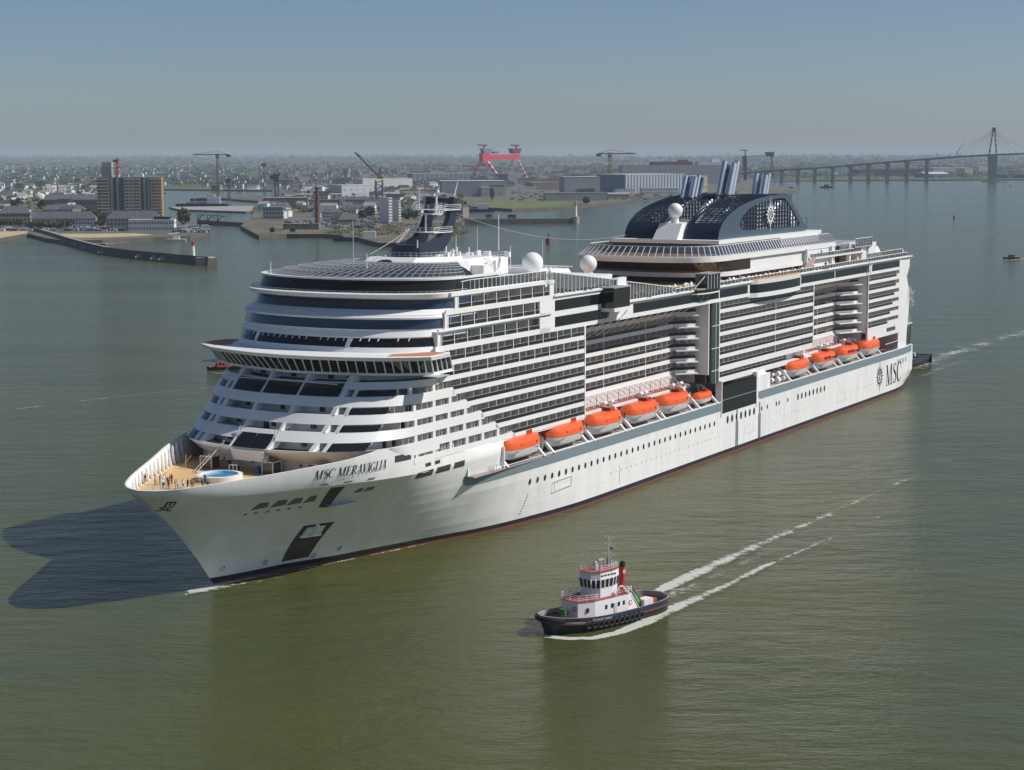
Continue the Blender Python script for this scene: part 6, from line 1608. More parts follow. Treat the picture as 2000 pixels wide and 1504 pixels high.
block('striped_block', 'square block with white ribbed side under the red gantry', 'building', 972, 1009, 358, 340, 60, 'blue', 'flat', 'grey', 0, 0, 24, stripes=(6, 'grey', 'white'), side_cols=4)
block('tank_shed', 'white cylindrical-looking storage shed in the shipyard', 'building', 1012, 1048, 375, 366, 20, 'white', 'flat', 'light', 0, 0, 5)
block('orange_roof_hall', 'low hall with orange-brown roof behind the white tank shed', 'building', 1028, 1098, 371, 357, 60, 'stone', 'flat', 'orange', 0, 0, 12)
block('yard_hall', 'tall grey hall with one dark door by the shipyard shore', 'building', 1094, 1172, 391, 346, 45, 'grey', 'flat', 'light', 0, 0, 8, door=(-.15, .35, .5))
block('yard_annex', 'long low grey annex in front of the tall shore hall', 'building', 1062, 1186, 392, 377, 24, 'grey', 'flat', 'grey', 0, 0, 6)
block('yard_annex', 'white tented sheds on the shore below the tall hall', 'shed', 1097, 1128, 391, 381, 14, 'white', 'gable', 'light', 0, 0, 6)
block('dry_dock_hall', 'huge ribbed blue-grey dock hall with sunlight painted cream on its right side', 'building', 1168, 1342, 378, 341, 90, 'blue', 'flat', 'light', 0, 0, 30, stripes=(20, 'pale', 'cream'), side_cols=8)  # cream side panels carry the sunlight in their colour, against the blue-grey front
block('cream_hall', 'cream hall joined to the right of the ribbed dock hall', 'building', 1334, 1382, 376, 344, 60, 'cream', 'flat', 'light', 1, 5, 20)
block('yard_office', 'small white office on the shipyard shore', 'building', 1200, 1240, 381, 370, 16, 'white', 'flat', 'grey', 2, 8, 10)
block('yard_office', 'small pale office row right of the white shore office', 'building', 1250, 1325, 379, 368, 18, 'pale', 'flat', 'light', 2, 14, 8)
block('yard_shed', 'low grey shed with white gable near the crane foot', 'shed', 1184, 1230, 388, 376, 18, 'stone', 'gable', 'grey', 0, 0, 10)
# ship being built behind the dock hall
nb = thing('unfinished_ship', 'grey unfinished ship hull in dock behind the ribbed hall', 'ship', (pY(1330, 362, 4150).x, 4150, 3), R(8)); m_ = 4150 / F
MB().box(-120 * m_, 115 * m_, -20, 20, 0, 36 * m_).build('hull', W_['grey'], nb); MB().box(-60 * m_, 20 * m_, -16, 16, 36 * m_, 42 * m_).build('superstructure', W_['dark'], nb); MB().box(-66 * m_, -42 * m_, -10, 10, 42 * m_, 47 * m_).build('bridge', W_['white'], nb)
MB().box(30 * m_, 110 * m_, -16, 16, 36 * m_, 41 * m_).build('deckhouse', W_['pale'], nb); MB().box(-6 * m_, 12 * m_, -8, 8, 42 * m_, 46 * m_).build('red_block', W_['red'], nb); MB().box(60 * m_, 75 * m_, -8, 8, 41 * m_, 48 * m_).build('funnel', W_['white'], nb)
# waterfront sheds on the far right shore
block('quay_shed', 'long quay shed with pale roof under the bridge spans', 'building', 1796, 1856, 347, 336, 80, 'blue', 'gable', 'light', 0, 0, 14, z=2.9, roofh=.35)
block('quay_shed', 'cream block on the quay left of the bridge tower', 'building', 1876, 1901, 343, 329, 60, 'cream', 'flat', 'light', 0, 0, 12, z=2.9)
block('quay_shed', 'long pale shed behind the cream quay block', 'building', 1815, 1900, 339, 328, 80, 'pale', 'flat', 'light', 0, 0, 8, z=2.9)
block('quay_shed', 'pale shed partly behind the bridge tower', 'building', 1902, 1934, 337, 325, 80, 'pale', 'flat', 'light', 0, 0, 12, z=2.9)
block('silo_house', 'small white tower building on the far shore behind the piers', 'building', 1619, 1638, 343, 336, 30, 'white', 'flat', 'light', 0, 0, 10, z=2.9)
block('dark_works', 'low dark works building on the far shore between piers', 'building', 1672, 1800, 344, 331, 80, 'dark', 'flat', 'slate', 0, 0, 6, z=2.9)
for (xl, xr, lb) in ((1940, 1968, 'white and blue cargo ship berthed right of the bridge tower'), (1984, 2030, 'dark blue cargo ship cut by the right edge')):
    p = at((xl + xr) / 2, 350, 0); m_ = mpp(p); o = thing('cargo_ship', lb, 'ship', p, R(165)); L = (xr - xl) * m_ * 1.2
    small_hull(L, 22, 15 * m_ * .55, W_['blue'], W_['blue'], o); MB().box(-L * .4, -L * .05, -8, 8, 12, 30).build('superstructure', W_['white'], o); MB().box(-L * .2, L * .3, -9, 9, 12, 19).build('deck_block', W_['white'], o)
# water tower
wt = thing('water_tower', 'concrete mushroom water tower on the plain', 'tower', at(677, 354, 2.6)); m_ = mpp(wt.location); h = pY(677, 331, wt.location.y).z
MB().cyl((0, 0, 0), (0, 0, h * .7), 6 * m_, n=12).build('shaft', CONC, wt, smooth=40); MB().cyl((0, 0, h * .45), (0, 0, h), 5.5 * m_, 9 * m_, n=16).build('tank', CONC, wt, smooth=40)
# ---------------------------------------------------------------- gantry and tower cranes
RC = mat('crane_red', (.78, .05, .07), .5); WC = mat('crane_white', (.75, .72, .68), .5); OC = mat('crane_orange', (.55, .23, .05), .5); DC = mat('crane_dark', (.11, .12, .13), .5); GC = mat('crane_grey', (.25, .27, .29), .5)
gY = 4700.0; g0 = thing('gantry_crane', 'giant red and white striped shipyard gantry crane', 'crane', (pY(977, 352, gY).x, gY, 3), R(34)); m_ = gY / F; g0.scale = (1.18, 1, 1)
def gp(px, py, dy=0): q = pY(px, py, gY); return (q.x - g0.location.x, dy, q.z - 3)
def beam(o, name, m, a, b, w_, h=None): return MB().bar(a, b, w_, h).build(name, m, o)
mb = MB(); a, b = gp(945, 307), gp(1014, 306.5); mb.bar(a, b, 14, 9.5 * m_); mb.build('girder', RC, g0)
MB().box(gp(939, 300)[0], gp(952, 300)[0], -9, 9, gp(939, 316.5)[2], gp(939, 299)[2]).build('girder_head', RC, g0)
def striped(o, a, b, n, w_):
    a, b = Vector(a), Vector(b)
    for i in range(n): MB().bar(a.lerp(b, i / n), a.lerp(b, (i + 1) / n), w_).build('leg_segment', RC if i % 2 else WC, o)
striped(g0, gp(947, 316, -10), gp(964, 353, -36), 8, 4.5 * m_); striped(g0, gp(941, 316, 10), gp(936, 350, 36), 8, 4.2 * m_); striped(g0, gp(1009, 312, -6), gp(1021, 352, -30), 10, 1.8 * m_); striped(g0, gp(1006, 312, 6), gp(997, 345, 30), 10, 1.6 * m_)
MB().bar(gp(939, 322), gp(956, 322), 6).build('leg_tie', RC, g0)
MB().hexa([gp(943, 300, -9), gp(955, 300, -9), gp(955, 300, 9), gp(943, 300, 9), gp(940, 290, -9), gp(959, 290, -9), gp(959, 290, 9), gp(940, 290, 9)]).build('trolley', GC, g0)
MB().hexa([gp(1000, 300, -9), gp(1012, 300, -9), gp(1012, 300, 9), gp(1000, 300, 9), gp(996, 290, -9), gp(1017, 290, -9), gp(1017, 290, 9), gp(996, 290, 9)]).build('trolley', mat('trolley_maroon', (.22, .04, .07), .5), g0)
MB().box(gp(963, 300)[0], gp(972, 300)[0], -6, 6, gp(963, 300)[2], gp(963, 296)[2]).build('winch_house', W_['blue'], g0)
for (x, x0, x1) in ((945, 933, 951), (1009, 998, 1015)): MB().bar(gp(x, 300), gp(x, 284), 3).bar(gp(x0, 283.5), gp(x1, 284), 3.5).build('top_crane', mat('crane_maroon', (.16, .03, .05), .5), g0)
g2Y = 4500.0; g2 = thing('gantry_crane', 'dark gantry crane rising between the ship exhaust stacks', 'crane', (pY(1480, 352, g2Y).x, g2Y, 3))
def gq(px, py, dy=0): q = pY(px, py, g2Y); return (q.x - g2.location.x, dy, q.z - 3)
m2 = g2Y / F
MB().bar(gq(1452, 305.4), gq(1508, 304.6), 12, 1.2 * m2).build('girder', GC, g2); MB().hexa([gq(1453, 352, -8), gq(1458, 352, -8), gq(1458, 352, 8), gq(1453, 352, 8), gq(1450, 305, -8), gq(1458, 305, -8), gq(1458, 305, 8), gq(1450, 305, 8)]).build('leg', mat('crane_slate', (.05, .07, .09), .5), g2)
MB().hexa([gq(1498, 306, -8), gq(1510, 306, -8), gq(1510, 306, 8), gq(1498, 306, 8), gq(1493.5, 297, -8), gq(1512, 297, -8), gq(1512, 297, 8), gq(1493.5, 297, 8)]).build('trolley', DC, g2)
for x in (1502, 1513): MB().bar(gq(1507.5, 312), gq(x, 352), 1.2 * m2).build('leg', DC, g2)
MB().box(gq(1505, 300)[0], gq(1510, 300)[0], -6, 6, gq(1505, 312)[2], gq(1505, 306)[2]).build('cabin', WC, g2); MB().bar(gq(1455, 305), gq(1456, 294), 3).bar(gq(1445, 293.2), gq(1460, 293.4), 2.5).build('top_crane', GC, g2)
def lattice_mast(o, base, top, w_, m, name='mast', n=10):
    mb = MB(); a, b = Vector(base), Vector(top)
    for (dx, dy) in ((1, 1), (1, -1), (-1, -1), (-1, 1)): mb.bar(a + Vector((dx, dy, 0)) * w_ / 2, b + Vector((dx, dy, 0)) * w_ / 2, w_ * .22)
    for i in range(n):
        q, r_ = a.lerp(b, i / n), a.lerp(b, (i + 1) / n); sg = 1 if i % 2 else -1
        mb.bar(q + Vector((-sg, -1, 0)) * w_ / 2, r_ + Vector((sg, -1, 0)) * w_ / 2, w_ * .14); mb.bar(q + Vector((1, -sg, 0)) * w_ / 2, r_ + Vector((1, sg, 0)) * w_ / 2, w_ * .14)
    return mb.build(name, m, o)
def tower_crane(label, px, yb, yt, jl, jr, m, mj, jy=None, w_=3.0, cabin=None, tilt=0.0):
    p = at(px, yb, 3); Y = p.y; o = thing('tower_crane', label, 'crane', p)
    loc = lambda x, y: tuple(pY(x, y, Y) - p)
    t_ = loc(px, yt); lattice_mast(o, (0, 0, 0), (0, 0, t_[2]), w_, m, n=16)
    j0, j1 = loc(jl, (jy or yt) + 3), loc(jr, (jy or yt) + 3 + tilt); mb = MB(); mb.bar((j0[0], 0, j0[2]), (j1[0], 0, j1[2]), w_ * .5, w_ * .5); mb.bar((j0[0], 0, j0[2]), (0, 0, t_[2] + w_), w_ * .15); mb.bar((j1[0], 0, j1[2]), (0, 0, t_[2] + w_), w_ * .15); mb.build('jib', mj, o)
    cx = j1[0] if abs(j1[0]) < abs(j0[0]) else j0[0]; MB().box(cx - w_, cx + w_, -1.5, 1.5, j0[2] - w_ * 1.2, j0[2]).build('counterweight', DC, o)
    MB().box(-w_ * .8, w_ * .8, -2, 2, t_[2] - w_ * 2.4, t_[2] - w_).build('cab', cabin or m, o)
    return o
tower_crane('slim tower crane with long pale orange jib over the basin', 427, 395, 299, 377, 446, GC, OC, w_=3.0)
tower_crane('orange tower crane beside the ribbed dock hall', 1190.5, 375, 297, 1169, 1241, OC, DC, w_=4.2)
tower_crane('red and white crane on top of the concrete block', 232, 418, 309, 225, 236.5, RC, WC, w_=2.2)
tower_crane('second red and white crane low over the concrete block', 214.5, 419, 322, 211, 239, WC, RC, jy=325, w_=2.0)
tower_crane('grey lattice crane mast behind the port basin', 518, 388, 317, 514, 522, GC, GC, w_=3.0)
tower_crane('dark harbour crane tower at the repair quay', 541, 396, 339, 534, 548, DC, DC, w_=5)
tower_crane('olive crane mast left of the red gantry', 926, 352, 322, 903, 929, W_['yellow'], RC, w_=6)
tower_crane('small dark quay crane at the basin pier', 448, 392, 348, 444, 452, DC, DC, w_=3)
lc_ = thing('luffing_crane', 'lattice luffing crane with yellow cab and raised jib', 'crane', at(741, 400, 3.3)); Y = lc_.location.y
def lp(x, y): return tuple(pY(x, y, Y) - lc_.location)
lattice_mast(lc_, (-0, 0, 0), (0, 0, lp(741, 352)[2]), 9, GC, 'tower', 8); MB().box(lp(737, 345)[0], lp(749, 345)[0], -3, 3, lp(741, 349)[2], lp(741, 343.5)[2]).build('cab', mat('cab_yellow', (.6, .33, .03), .5), lc_)
MB().bar((0, 0, lp(741, 345)[2]), lp(693, 297), 2.0).bar(lp(741, 330), lp(693, 297), .5).bar((0, 0, lp(741, 347)[2]), lp(743, 329), 1.6).build('jib', DC, lc_)
# ---------------------------------------------------------------- the long bridge
bY = 4420.0; br = thing('estuary_bridge', 'long cable-stayed bridge rising on tall piers across the estuary', 'bridge', (pY(1700, 352, bY).x, bY, 0)); BRC = mat('bridge_steel', (.10, .13, .18), .6); BCON = mat('bridge_concrete', (.30, .28, .26), .8, var=.1, vscale=.05)
def bp(px, py, dy=0): q = pY(px, py, bY); return (q.x - br.location.x, dy, q.z)
deck = [(1415, 342), (1470, 336.5), (1530, 332), (1560, 330.5), (1592, 328.5), (1627, 326), (1662, 323), (1697, 320), (1734, 317), (1772, 314), (1811, 311), (1870, 306.5), (1939, 302.5), (2010, 300), (2120, 299), (2300, 303)]
mb = MB()
for a, b in zip(deck, deck[1:]): mb.bar(bp(*a), bp(*b), 14, 4.2)
mb.build('deck', BRC, br)
for (x, yt) in ((1497, 335), (1527, 333), (1559, 331), (1592, 329), (1627, 327), (1662, 324), (1697, 321), (1734, 318), (1772, 315), (1811, 312)):
    a = bp(x, yt); MB().hexa([(a[0] - 4.5, -5, -1), (a[0] + 3, -5, -1), (a[0] + 3, 5, -1), (a[0] - 4.5, 5, -1), (a[0] - 3.6, -5, a[2] - 6), (a[0] + 3.2, -5, a[2] - 6), (a[0] + 3.2, 5, a[2] - 6), (a[0] - 3.6, 5, a[2] - 6)]).build('pier', BCON, br); MB().hexa([(a[0] - 3.6, -5, a[2] - 6.2), (a[0] + 3.2, -5, a[2] - 6.2), (a[0] + 3.2, 5, a[2] - 6.2), (a[0] - 3.6, 5, a[2] - 6.2), (a[0] - 7, -7, a[2] - 1.5), (a[0] + 6, -7, a[2] - 1.5), (a[0] + 6, 7, a[2] - 1.5), (a[0] - 7, 7, a[2] - 1.5)]).build('pier_head', BCON, br)
a = bp(1939, 302); MB().hexa([(a[0] - 8, -9, -1), (a[0] + 8, -9, -1), (a[0] + 8, 9, -1), (a[0] - 8, 9, -1), (a[0] - 10, -8, a[2]), (a[0] + 10, -8, a[2]), (a[0] + 10, 8, a[2]), (a[0] - 10, 8, a[2])]).build('tower_pier', BCON, br)
MB().box(a[0] - 22, a[0] + 16, -14, 14, -1, 2.5).build('pier_base', CONC, br)
top = bp(1941.5, 249); n = 9
for sg in (-1, 1):
    b0 = Vector((a[0] + sg * 9, 0, a[2])); b1 = Vector((top[0] + sg * 2.4, 0, top[2] - 10))
    for i in range(n): MB().bar(b0.lerp(b1, i / n), b0.lerp(b1, (i + 1) / n), 3.0).build('pylon_segment', mat('pylon_red', (.13, .06, .08), .6) if i % 2 else mat('pylon_white', (.62, .62, .64), .6), br)
MB().bar((top[0], 0, top[2] - 12), (top[0], 0, top[2]), 7.5).build('pylon_head', BRC, br)
for x in (1866, 1845, 1880, 1895, 1910, 1922, 1960, 1975, 1990, 2010): 
    yy = tab([(x_, y_) for x_, y_ in deck], x); MB().bar((top[0], 0, top[2] - 6), bp(x, yy), .5).build('stay', mat('stay_grey', (.45, .47, .5), .5), br)
bb = bp(1866, 306); be = bp(1884, 279); MB().bar(bb, bp(1874, 290), 1.2).bar(bp(1874, 290), be, 1.0).build('inspection_boom', BRC, br)
# ---------------------------------------------------------------- piers, breakwaters, lights
JT = [(58, 455, 3.0), (95, 466), (130, 478), (165, 488), (200, 497), (250, 504), (300, 509), (350, 514), (405, 519)]
jetty = thing('stone_jetty', 'long dark curved stone jetty with lighthouse at its end', 'jetty', at(230, 500))
pts = [at(q[0], q[1], 0) for q in JT]; JW = 7.0; mb = MB(); L0 = []; 
for i, p in enumerate(pts):
    d = (pts[min(len(pts) - 1, i + 1)] - pts[max(0, i - 1)]).normalized(); n_ = Vector((-d.y, d.x, 0)); n_ = n_ if n_.y > 0 else -n_
    c = p - jetty.location; L0.append([tuple(c + Vector((0, 0, -1))), tuple(c + n_ * .6 + Vector((0, 0, 4.6))), tuple(c + n_ * JW + Vector((0, 0, 4.6))), tuple(c + n_ * (JW + .6) + Vector((0, 0, -1)))])
mb.strip(L0, 0); mb.poly(L0[-1]); mb.build('wall', STONE, jetty, recalc=True)
mb = MB(); mb.strip([[Vector(q[1]) + Vector((0, 0, .04)) for q in L0], [Vector(q[2]) + Vector((0, 0, .04)) for q in L0]], 0); mb.build('walkway', CONC, jetty, recalc=True)
mb = MB()
for q, r_ in zip(L0, L0[1:]): mb.bar(Vector(q[1]) + Vector((0, .3, .5)), Vector(r_[1]) + Vector((0, .3, .5)), .5, 1.0)
mb.build('parapet', STONE, jetty)
for px in (83, 100, 107, 127, 147, 164, 200, 273, 303, 318):        # fishing-net landings against the wall
    y = tab([(q[0], q[1]) for q in JT], px); c = at(px, y, 0) - jetty.location
    MB().hexa([c + Vector((-3, -2.5, .8)), c + Vector((2.5, -2.5, .8)), c + Vector((4.5, .4, 3.4)), c + Vector((-1, .4, 3.4)), c + Vector((-3, -2.5, 1.2)), c + Vector((2.5, -2.5, 1.2)), c + Vector((4.5, .4, 3.8)), c + Vector((-1, .4, 3.8))]).build('timber_ramp', CONC, jetty)
e = at(400, 518, 0) - jetty.location; MB().cyl(e + Vector((0, 3, -1)), e + Vector((0, 3, 5.0)), 6.2, n=18).build('pier_head', mat('pier_pale', (.36, .32, .27), .8, var=.2, vscale=.2), jetty, smooth=40)
MB().box(e.x - 1.5, e.x + 3, e.y - 3.4, e.y - 3.2, 2.2, 3.4).build('notice_board', mat('notice_pink', (.55, .3, .28), .7), jetty)
def lighthouse(p, h, r, m_top, label, z0):
    o = thing('lighthouse', label, 'lighthouse', p); 
    MB().cyl((0, 0, z0), (0, 0, z0 + h * .68), r, r * .72, n=16).build('tower', WHITE, o, smooth=40); MB().cyl((0, 0, z0 + h * .68), (0, 0, z0 + h * .73), r * 1.15, n=16).build('gallery', m_top, o)
    MB().cyl((0, 0, z0 + h * .73), (0, 0, z0 + h * .88), r * .6, n=12).build('lantern', m_top, o, smooth=40); MB().cyl((0, 0, z0 + h * .88), (0, 0, z0 + h), r * .68, .05, n=12).build('lantern_roof', m_top, o, smooth=40); return o
lighthouse(at(375, 514, 0) + Vector((0, 5, 0)), 10.4, 1.35, mat('light_red', (.42, .03, .03), .5), 'small white lighthouse with red top on the jetty head', 4.6)
bw = thing('breakwater', 'dark straight breakwater wall in front of the shipyard basin', 'breakwater', at(1015, 437)); p0, p1 = at(903, 438) - bw.location, at(1122, 436.5) - bw.location
MB().hexa([p0 + Vector((0, 0, -1)), p1 + Vector((0, 0, -1)), p1 + Vector((0, 7, -1)), p0 + Vector((0, 7, -1)), p0 + Vector((0, .8, 5)), p1 + Vector((0, .8, 5)), p1 + Vector((0, 6, 5)), p0 + Vector((0, 6, 5))]).build('wall', STONE, bw)
MB().cyl(p1 + Vector((1, 3, -1)), p1 + Vector((1, 3, 7)), 4.0, n=16).build('pier_head', mat('pier_pale', (.36, .32, .27), .8), bw, smooth=40)
lighthouse(at(1122.5, 436, 0) + Vector((1, 3, 0)), 17, 1.7, CONC, 'slim grey light tower on the breakwater end', 7)
for (x, y, w_, lb) in ((196, 485, 9, 'dark stone block in the water beside the jetty'), (578, 462, 8, 'left one of two mooring blocks off the foreshore'), (651, 466, 8, 'right one of two mooring blocks off the foreshore'), (1000, 425, 9, 'grey mooring dolphin group inside the breakwater'), (955, 424, 6, 'small dark dolphin inside the breakwater'), (1228, 391, 16, 'moored barge at the shipyard point')):
    p = at(x, y); o = thing('mooring_block', lb, 'mooring'); o.location = p
    MB().hexa([(-w_ / 2 - .6, -3, -1), (w_ / 2 + .6, -3, -1), (w_ / 2 + .6, 4, -1), (-w_ / 2 - .6, 4, -1), (-w_ / 2, -2.4, 3.2), (w_ / 2, -2.4, 3.2), (w_ / 2, 3.4, 3.2), (-w_ / 2, 3.4, 3.2)]).build('pier_block', STONE, o); MB().box(-w_ / 2 - .3, w_ / 2 + .3, -2.7, 3.7, 3.2, 3.8).build('cap', CONC, o)
lw = thing('lock_wall', 'stone lock entrance wall and swing bridge between the quays', 'lock', at(430, 440))
a, b = at(385, 437) - lw.location, at(475, 443) - lw.location; MB().hexa([a + Vector((0, 0, -1)), b + Vector((0, 0, -1)), b + Vector((0, 14, -1)), a + Vector((0, 14, -1)), a + Vector((0, 0, 4)), b + Vector((0, 0, 4)), b + Vector((0, 14, 4)), a + Vector((0, 14, 4))]).build('wall', STONE, lw)
for i in range(3):
    q = a.lerp(b, .02 + i * .22); r_ = a.lerp(b, .02 + (i + 1) * .22); h = Vector((0, 0, 4.0)); mid = (q + r_) / 2
    MB().bar(q + h, Vector((mid.x, mid.y, 10)), .8).bar(Vector((mid.x, mid.y, 10)), r_ + h, .8).bar(q + Vector((0, 0, 9.5)), r_ + Vector((0, 0, 9.5)), .6).bar(q + h, q + Vector((0, 0, 10)), .8).build('bridge_truss', DC, lw)
a, b = at(326, 465) - lw.location, at(386, 455) - lw.location; MB().bar(a + Vector((0, 0, 3)), b + Vector((0, 0, 3)), 3, .8).build('landing_stage', CONC, lw)
for (x, y, L, lb) in ((395, 405, 70, 'dark blue work ship moored at the basin pier'), (400, 392, 45, 'small dark vessel at the far basin quay'), (700, 471, 40, 'dark barge aground below the apartment block'), (925, 414, 50, 'grey workboat moored at the shipyard inlet')):
    o = thing('moored_vessel', lb, 'ship', at(x, y), R(182)); small_hull(L, L * .17, L * .07, PBLU, PBLU, o); MB().box(-L * .35, -L * .1, -3, 3, L * .06, L * .2).build('deckhouse', WHITE, o); MB().box(-L * .1, L * .3, -2.4, 2.4, L * .06, L * .1).build('hold_cover', GREYP, o); MB().bar((L * .1, 0, 2), (L * .2, 0, L * .3), .5).build('derrick', STEEL, o)
# spectators on the jetty: a crowd too small to count
mb = MB(); rnd = random.Random(9)
for i in range(230):
    k = rnd.uniform(.25, 1) * (len(L0) - 1.01); j = int(k); q = Vector(L0[j][1]).lerp(Vector(L0[j + 1][1]), k - j) + Vector((0, rnd.uniform(.9, 5), 0)); 
    mb.box(q.x - .22, q.x + .22, q.y - .15, q.y + .15, 4.65, 4.65 + 1.15, rnd.randint(0, 3)); mb.ball((q.x, q.y, 6.05), .17, 5, 4, 4)
tag(mb.build('spectator_crowd', SHIRTS[:4] + [SKIN]), 'crowd of tiny spectators lined along the stone jetty', 'crowd', kind='stuff')
# ---------------------------------------------------------------- trees
LEAF = [mat('foliage_' + str(i), c, .9, var=.35, vscale=.8) for i, c in enumerate(((.045, .075, .022), (.06, .095, .03), (.035, .055, .02), (.075, .10, .035)))]
BARK = mat('bark', (.10, .07, .05), .9)
def crown_mesh(name, rx, rz, n, seed, cl=.42, umb=False):
    r_ = random.Random(seed); mb = MB()
    for i in range(n):
        while True:
            q = Vector((r_.uniform(-1, 1), r_.uniform(-1, 1), r_.uniform(-1, 1)))
            if .25 < q.length < 1: break
        c = Vector((q.x * rx, q.y * rx, q.z * rz)); s_ = cl * (.6 + .8 * r_.random())
        for k in range(3):
            u = Vector((r_.uniform(-1, 1), r_.uniform(-1, 1), r_.uniform(-1, 1))).normalized() * s_; v_ = u.cross(Vector((r_.uniform(-1, 1), r_.uniform(-1, 1), r_.uniform(-1, 1)))).normalized() * s_ * .8; o_ = Vector((r_.uniform(-1, 1), r_.uniform(-1, 1), r_.uniform(-1, 1))) * s_ * .6
            mb.add([c + o_ - u - v_, c + o_ + u - v_ * .6, c + o_ + u * .7 + v_, c + o_ - u * .8 + v_], [(0, 1, 2, 3)], 0)
    return mb
TREES = {}
def tree(label, px, pyb, pyt, wpx, kind=0, group=None):
    p = at(px, pyb, 3.0); m_ = mpp(p); h = max(3, pY(px, pyt, p.y).z - 3); w2 = wpx * m_ / 2
    o = thing('tree', label, 'tree', p, random.uniform(0, 6), group)
    ch_ = .5 if kind == 1 else .82; rz = h * ch_ / 2; zc = h - rz
    mb = MB(); mb.cyl((0, 0, -.5), (.2, 0, zc), h * .03, h * .015, n=7)
    for k in range(4): a = k * 1.6; mb.cyl((.1, 0, zc - rz * .7), (math.cos(a) * w2 * .6, math.sin(a) * w2 * .6, zc + rz * .2), h * .014, h * .006, n=5)
    mb.build('trunk', BARK, o)
    cm = crown_mesh('crown', w2, rz, 150, int(px * 7 + pyb), max(.5, w2 * .20)); c_ = cm.build('crown', LEAF[(int(px) + kind) % 4], o); c_.location = (0, 0, zc)
    return o
tree('big round green tree on the quay by the swing bridge', 359, 443, 407, 24); tree('dark conifer clump in front of the pale dome', 33, 412, 388, 22); tree('dark tree right of the dome behind the terraces', 82, 413, 391, 16)
for i, (x, y, yt, w_) in enumerate(((4, 444, 429, 20), (20, 445, 430, 18), (36, 446, 430, 18), (62, 449, 434, 22), (80, 450, 434, 22), (98, 450, 434, 24), (116, 449, 433, 22), (134, 447, 431, 20), (150, 446, 430, 18), (198, 446, 431, 22))):
    tree('umbrella pine in the row along the beach' if i < 9 else 'umbrella pine standing alone right of the pine row', x, y, yt, w_, 1, 'umbrella pines along the beach' if i < 9 else None)
for (x, y, yt, w_, lb) in ((186, 440, 412, 26, 'broad green tree left of the slate terrace'), (172, 432, 410, 22, 'green tree behind the pale terrace end'), (200, 434, 418, 20, 'low green tree at the foot of the concrete block'), (961, 393, 367, 9, 'dark poplar before the flat grey shipyard hall'), (722, 425, 404, 22, 'dark trees left of the terraced apartment block'), (708, 428, 410, 16, 'small dark tree behind the stone villa'), (572, 454, 447, 10, 'small bush below the gabled houses'), (532, 455, 445, 10, 'round bush on the lock point'), (800, 428, 412, 30, 'green thicket right of the apartments'), (1145, 399, 385, 14, 'yellow-green bush on the shipyard meadow'), (242, 449, 440, 12, 'small dark tree in front of the slate terrace')): tree(lb, x, y, yt, w_)
# ---------------------------------------------------------------- the far town: houses one can still tell apart, then woods and roofs as masses
rnd = random.Random(21)
HM = []
for k in range(10):
    w_, d_, h = rnd.uniform(9, 20), rnd.uniform(8, 12), rnd.uniform(4.5, 9); rh = rnd.uniform(2, 4); mb = MB(); mb.box(-w_ / 2, w_ / 2, -d_ / 2, d_ / 2, 0, h, 0)
    mb.add([(-w_ / 2, -d_ / 2 - .4, h), (w_ / 2, -d_ / 2 - .4, h), (w_ / 2, d_ / 2 + .4, h), (-w_ / 2, d_ / 2 + .4, h), (-w_ / 2, 0, h + rh), (w_ / 2, 0, h + rh)], [(0, 1, 5, 4), (2, 3, 4, 5), (1, 2, 5), (3, 0, 4)], 1)
    for q in range(int(w_ / 4)): mb.box(-w_ / 2 + 1.5 + q * 4, -w_ / 2 + 2.8 + q * 4, -d_ / 2 - .06, -d_ / 2, h * .35, h * .7, 2)
    HM.append(mb.mesh('house', [W_[rnd.choice(('white', 'white', 'pale', 'cream', 'stone'))], RF[rnd.choice(('slate', 'slate', 'slate', 'grey', 'black'))], WIN]))
CITY = MB(); nh = 0
def town_px():
    while True:
        x = rnd.uniform(-40, 1500); y = 324 + 90 * rnd.random() ** 1.3
        if 300 < x < 560 and y > 364: continue
        if x < 312 and y > 398: continue
        if x > 560 and y > (398 if x < 880 else 366): continue
        if x > 1160 and y > 350: continue
        return x, y
near = [(rnd.uniform(512, 745), rnd.uniform(398, 438)) for _ in range(46)] + [(rnd.uniform(-10, 192), rnd.uniform(386, 428)) for _ in range(40)] + [(rnd.uniform(745, 895), rnd.uniform(386, 424)) for _ in range(26)] + [(rnd.uniform(400, 560), rnd.uniform(362, 371)) for _ in range(14)]
spots = sorted([town_px() for _ in range(1050)] + near, key=lambda q: -q[1])
for (x, y) in spots:
    if (48 < x < 112 and y > 386) or (545 < x < 640 and y > 425): continue
    p = at(x, y, 3.0); sc_ = rnd.uniform(.8, 1.35)
    if nh < 290:
        o = link('house', rnd.choice(HM)); o.location = p; o.rotation_euler = (0, 0, rnd.uniform(-.7, .9)); o.scale = (sc_, sc_, sc_); nh += 1
        tag(o, 'small pitched-roof house among the distant town roofs', 'house', 'houses of the distant town')
    else:
        w_, d_, h = rnd.uniform(6, 16) * sc_, rnd.uniform(6, 10), rnd.uniform(4, 9) * sc_; mi = rnd.choice((0, 0, 0, 1, 2)); CITY.box(p.x - w_, p.x + w_, p.y - d_, p.y + d_, 2, 3 + h, mi); CITY.box(p.x - w_ - .4, p.x + w_ + .4, p.y - d_ - .4, p.y + d_ + .4, 3 + h, 4.2 + h, rnd.choice((3, 3, 4, 5)))
for i in range(200):     # roofs further out, both shores
    x, y = (rnd.uniform(1490, 2010), rnd.uniform(316, 345)) if i < 240 else (rnd.uniform(-40, 1500), rnd.uniform(312, 330)); p = at(x, y, 3.0); k = p.y / 6000; w_ = rnd.uniform(8, 30) * k; CITY.box(p.x - w_, p.x + w_, p.y - 10 * k, p.y + 10 * k, 2, 3 + rnd.uniform(4, 9) * k, rnd.choice((0, 0, 1, 2))); 
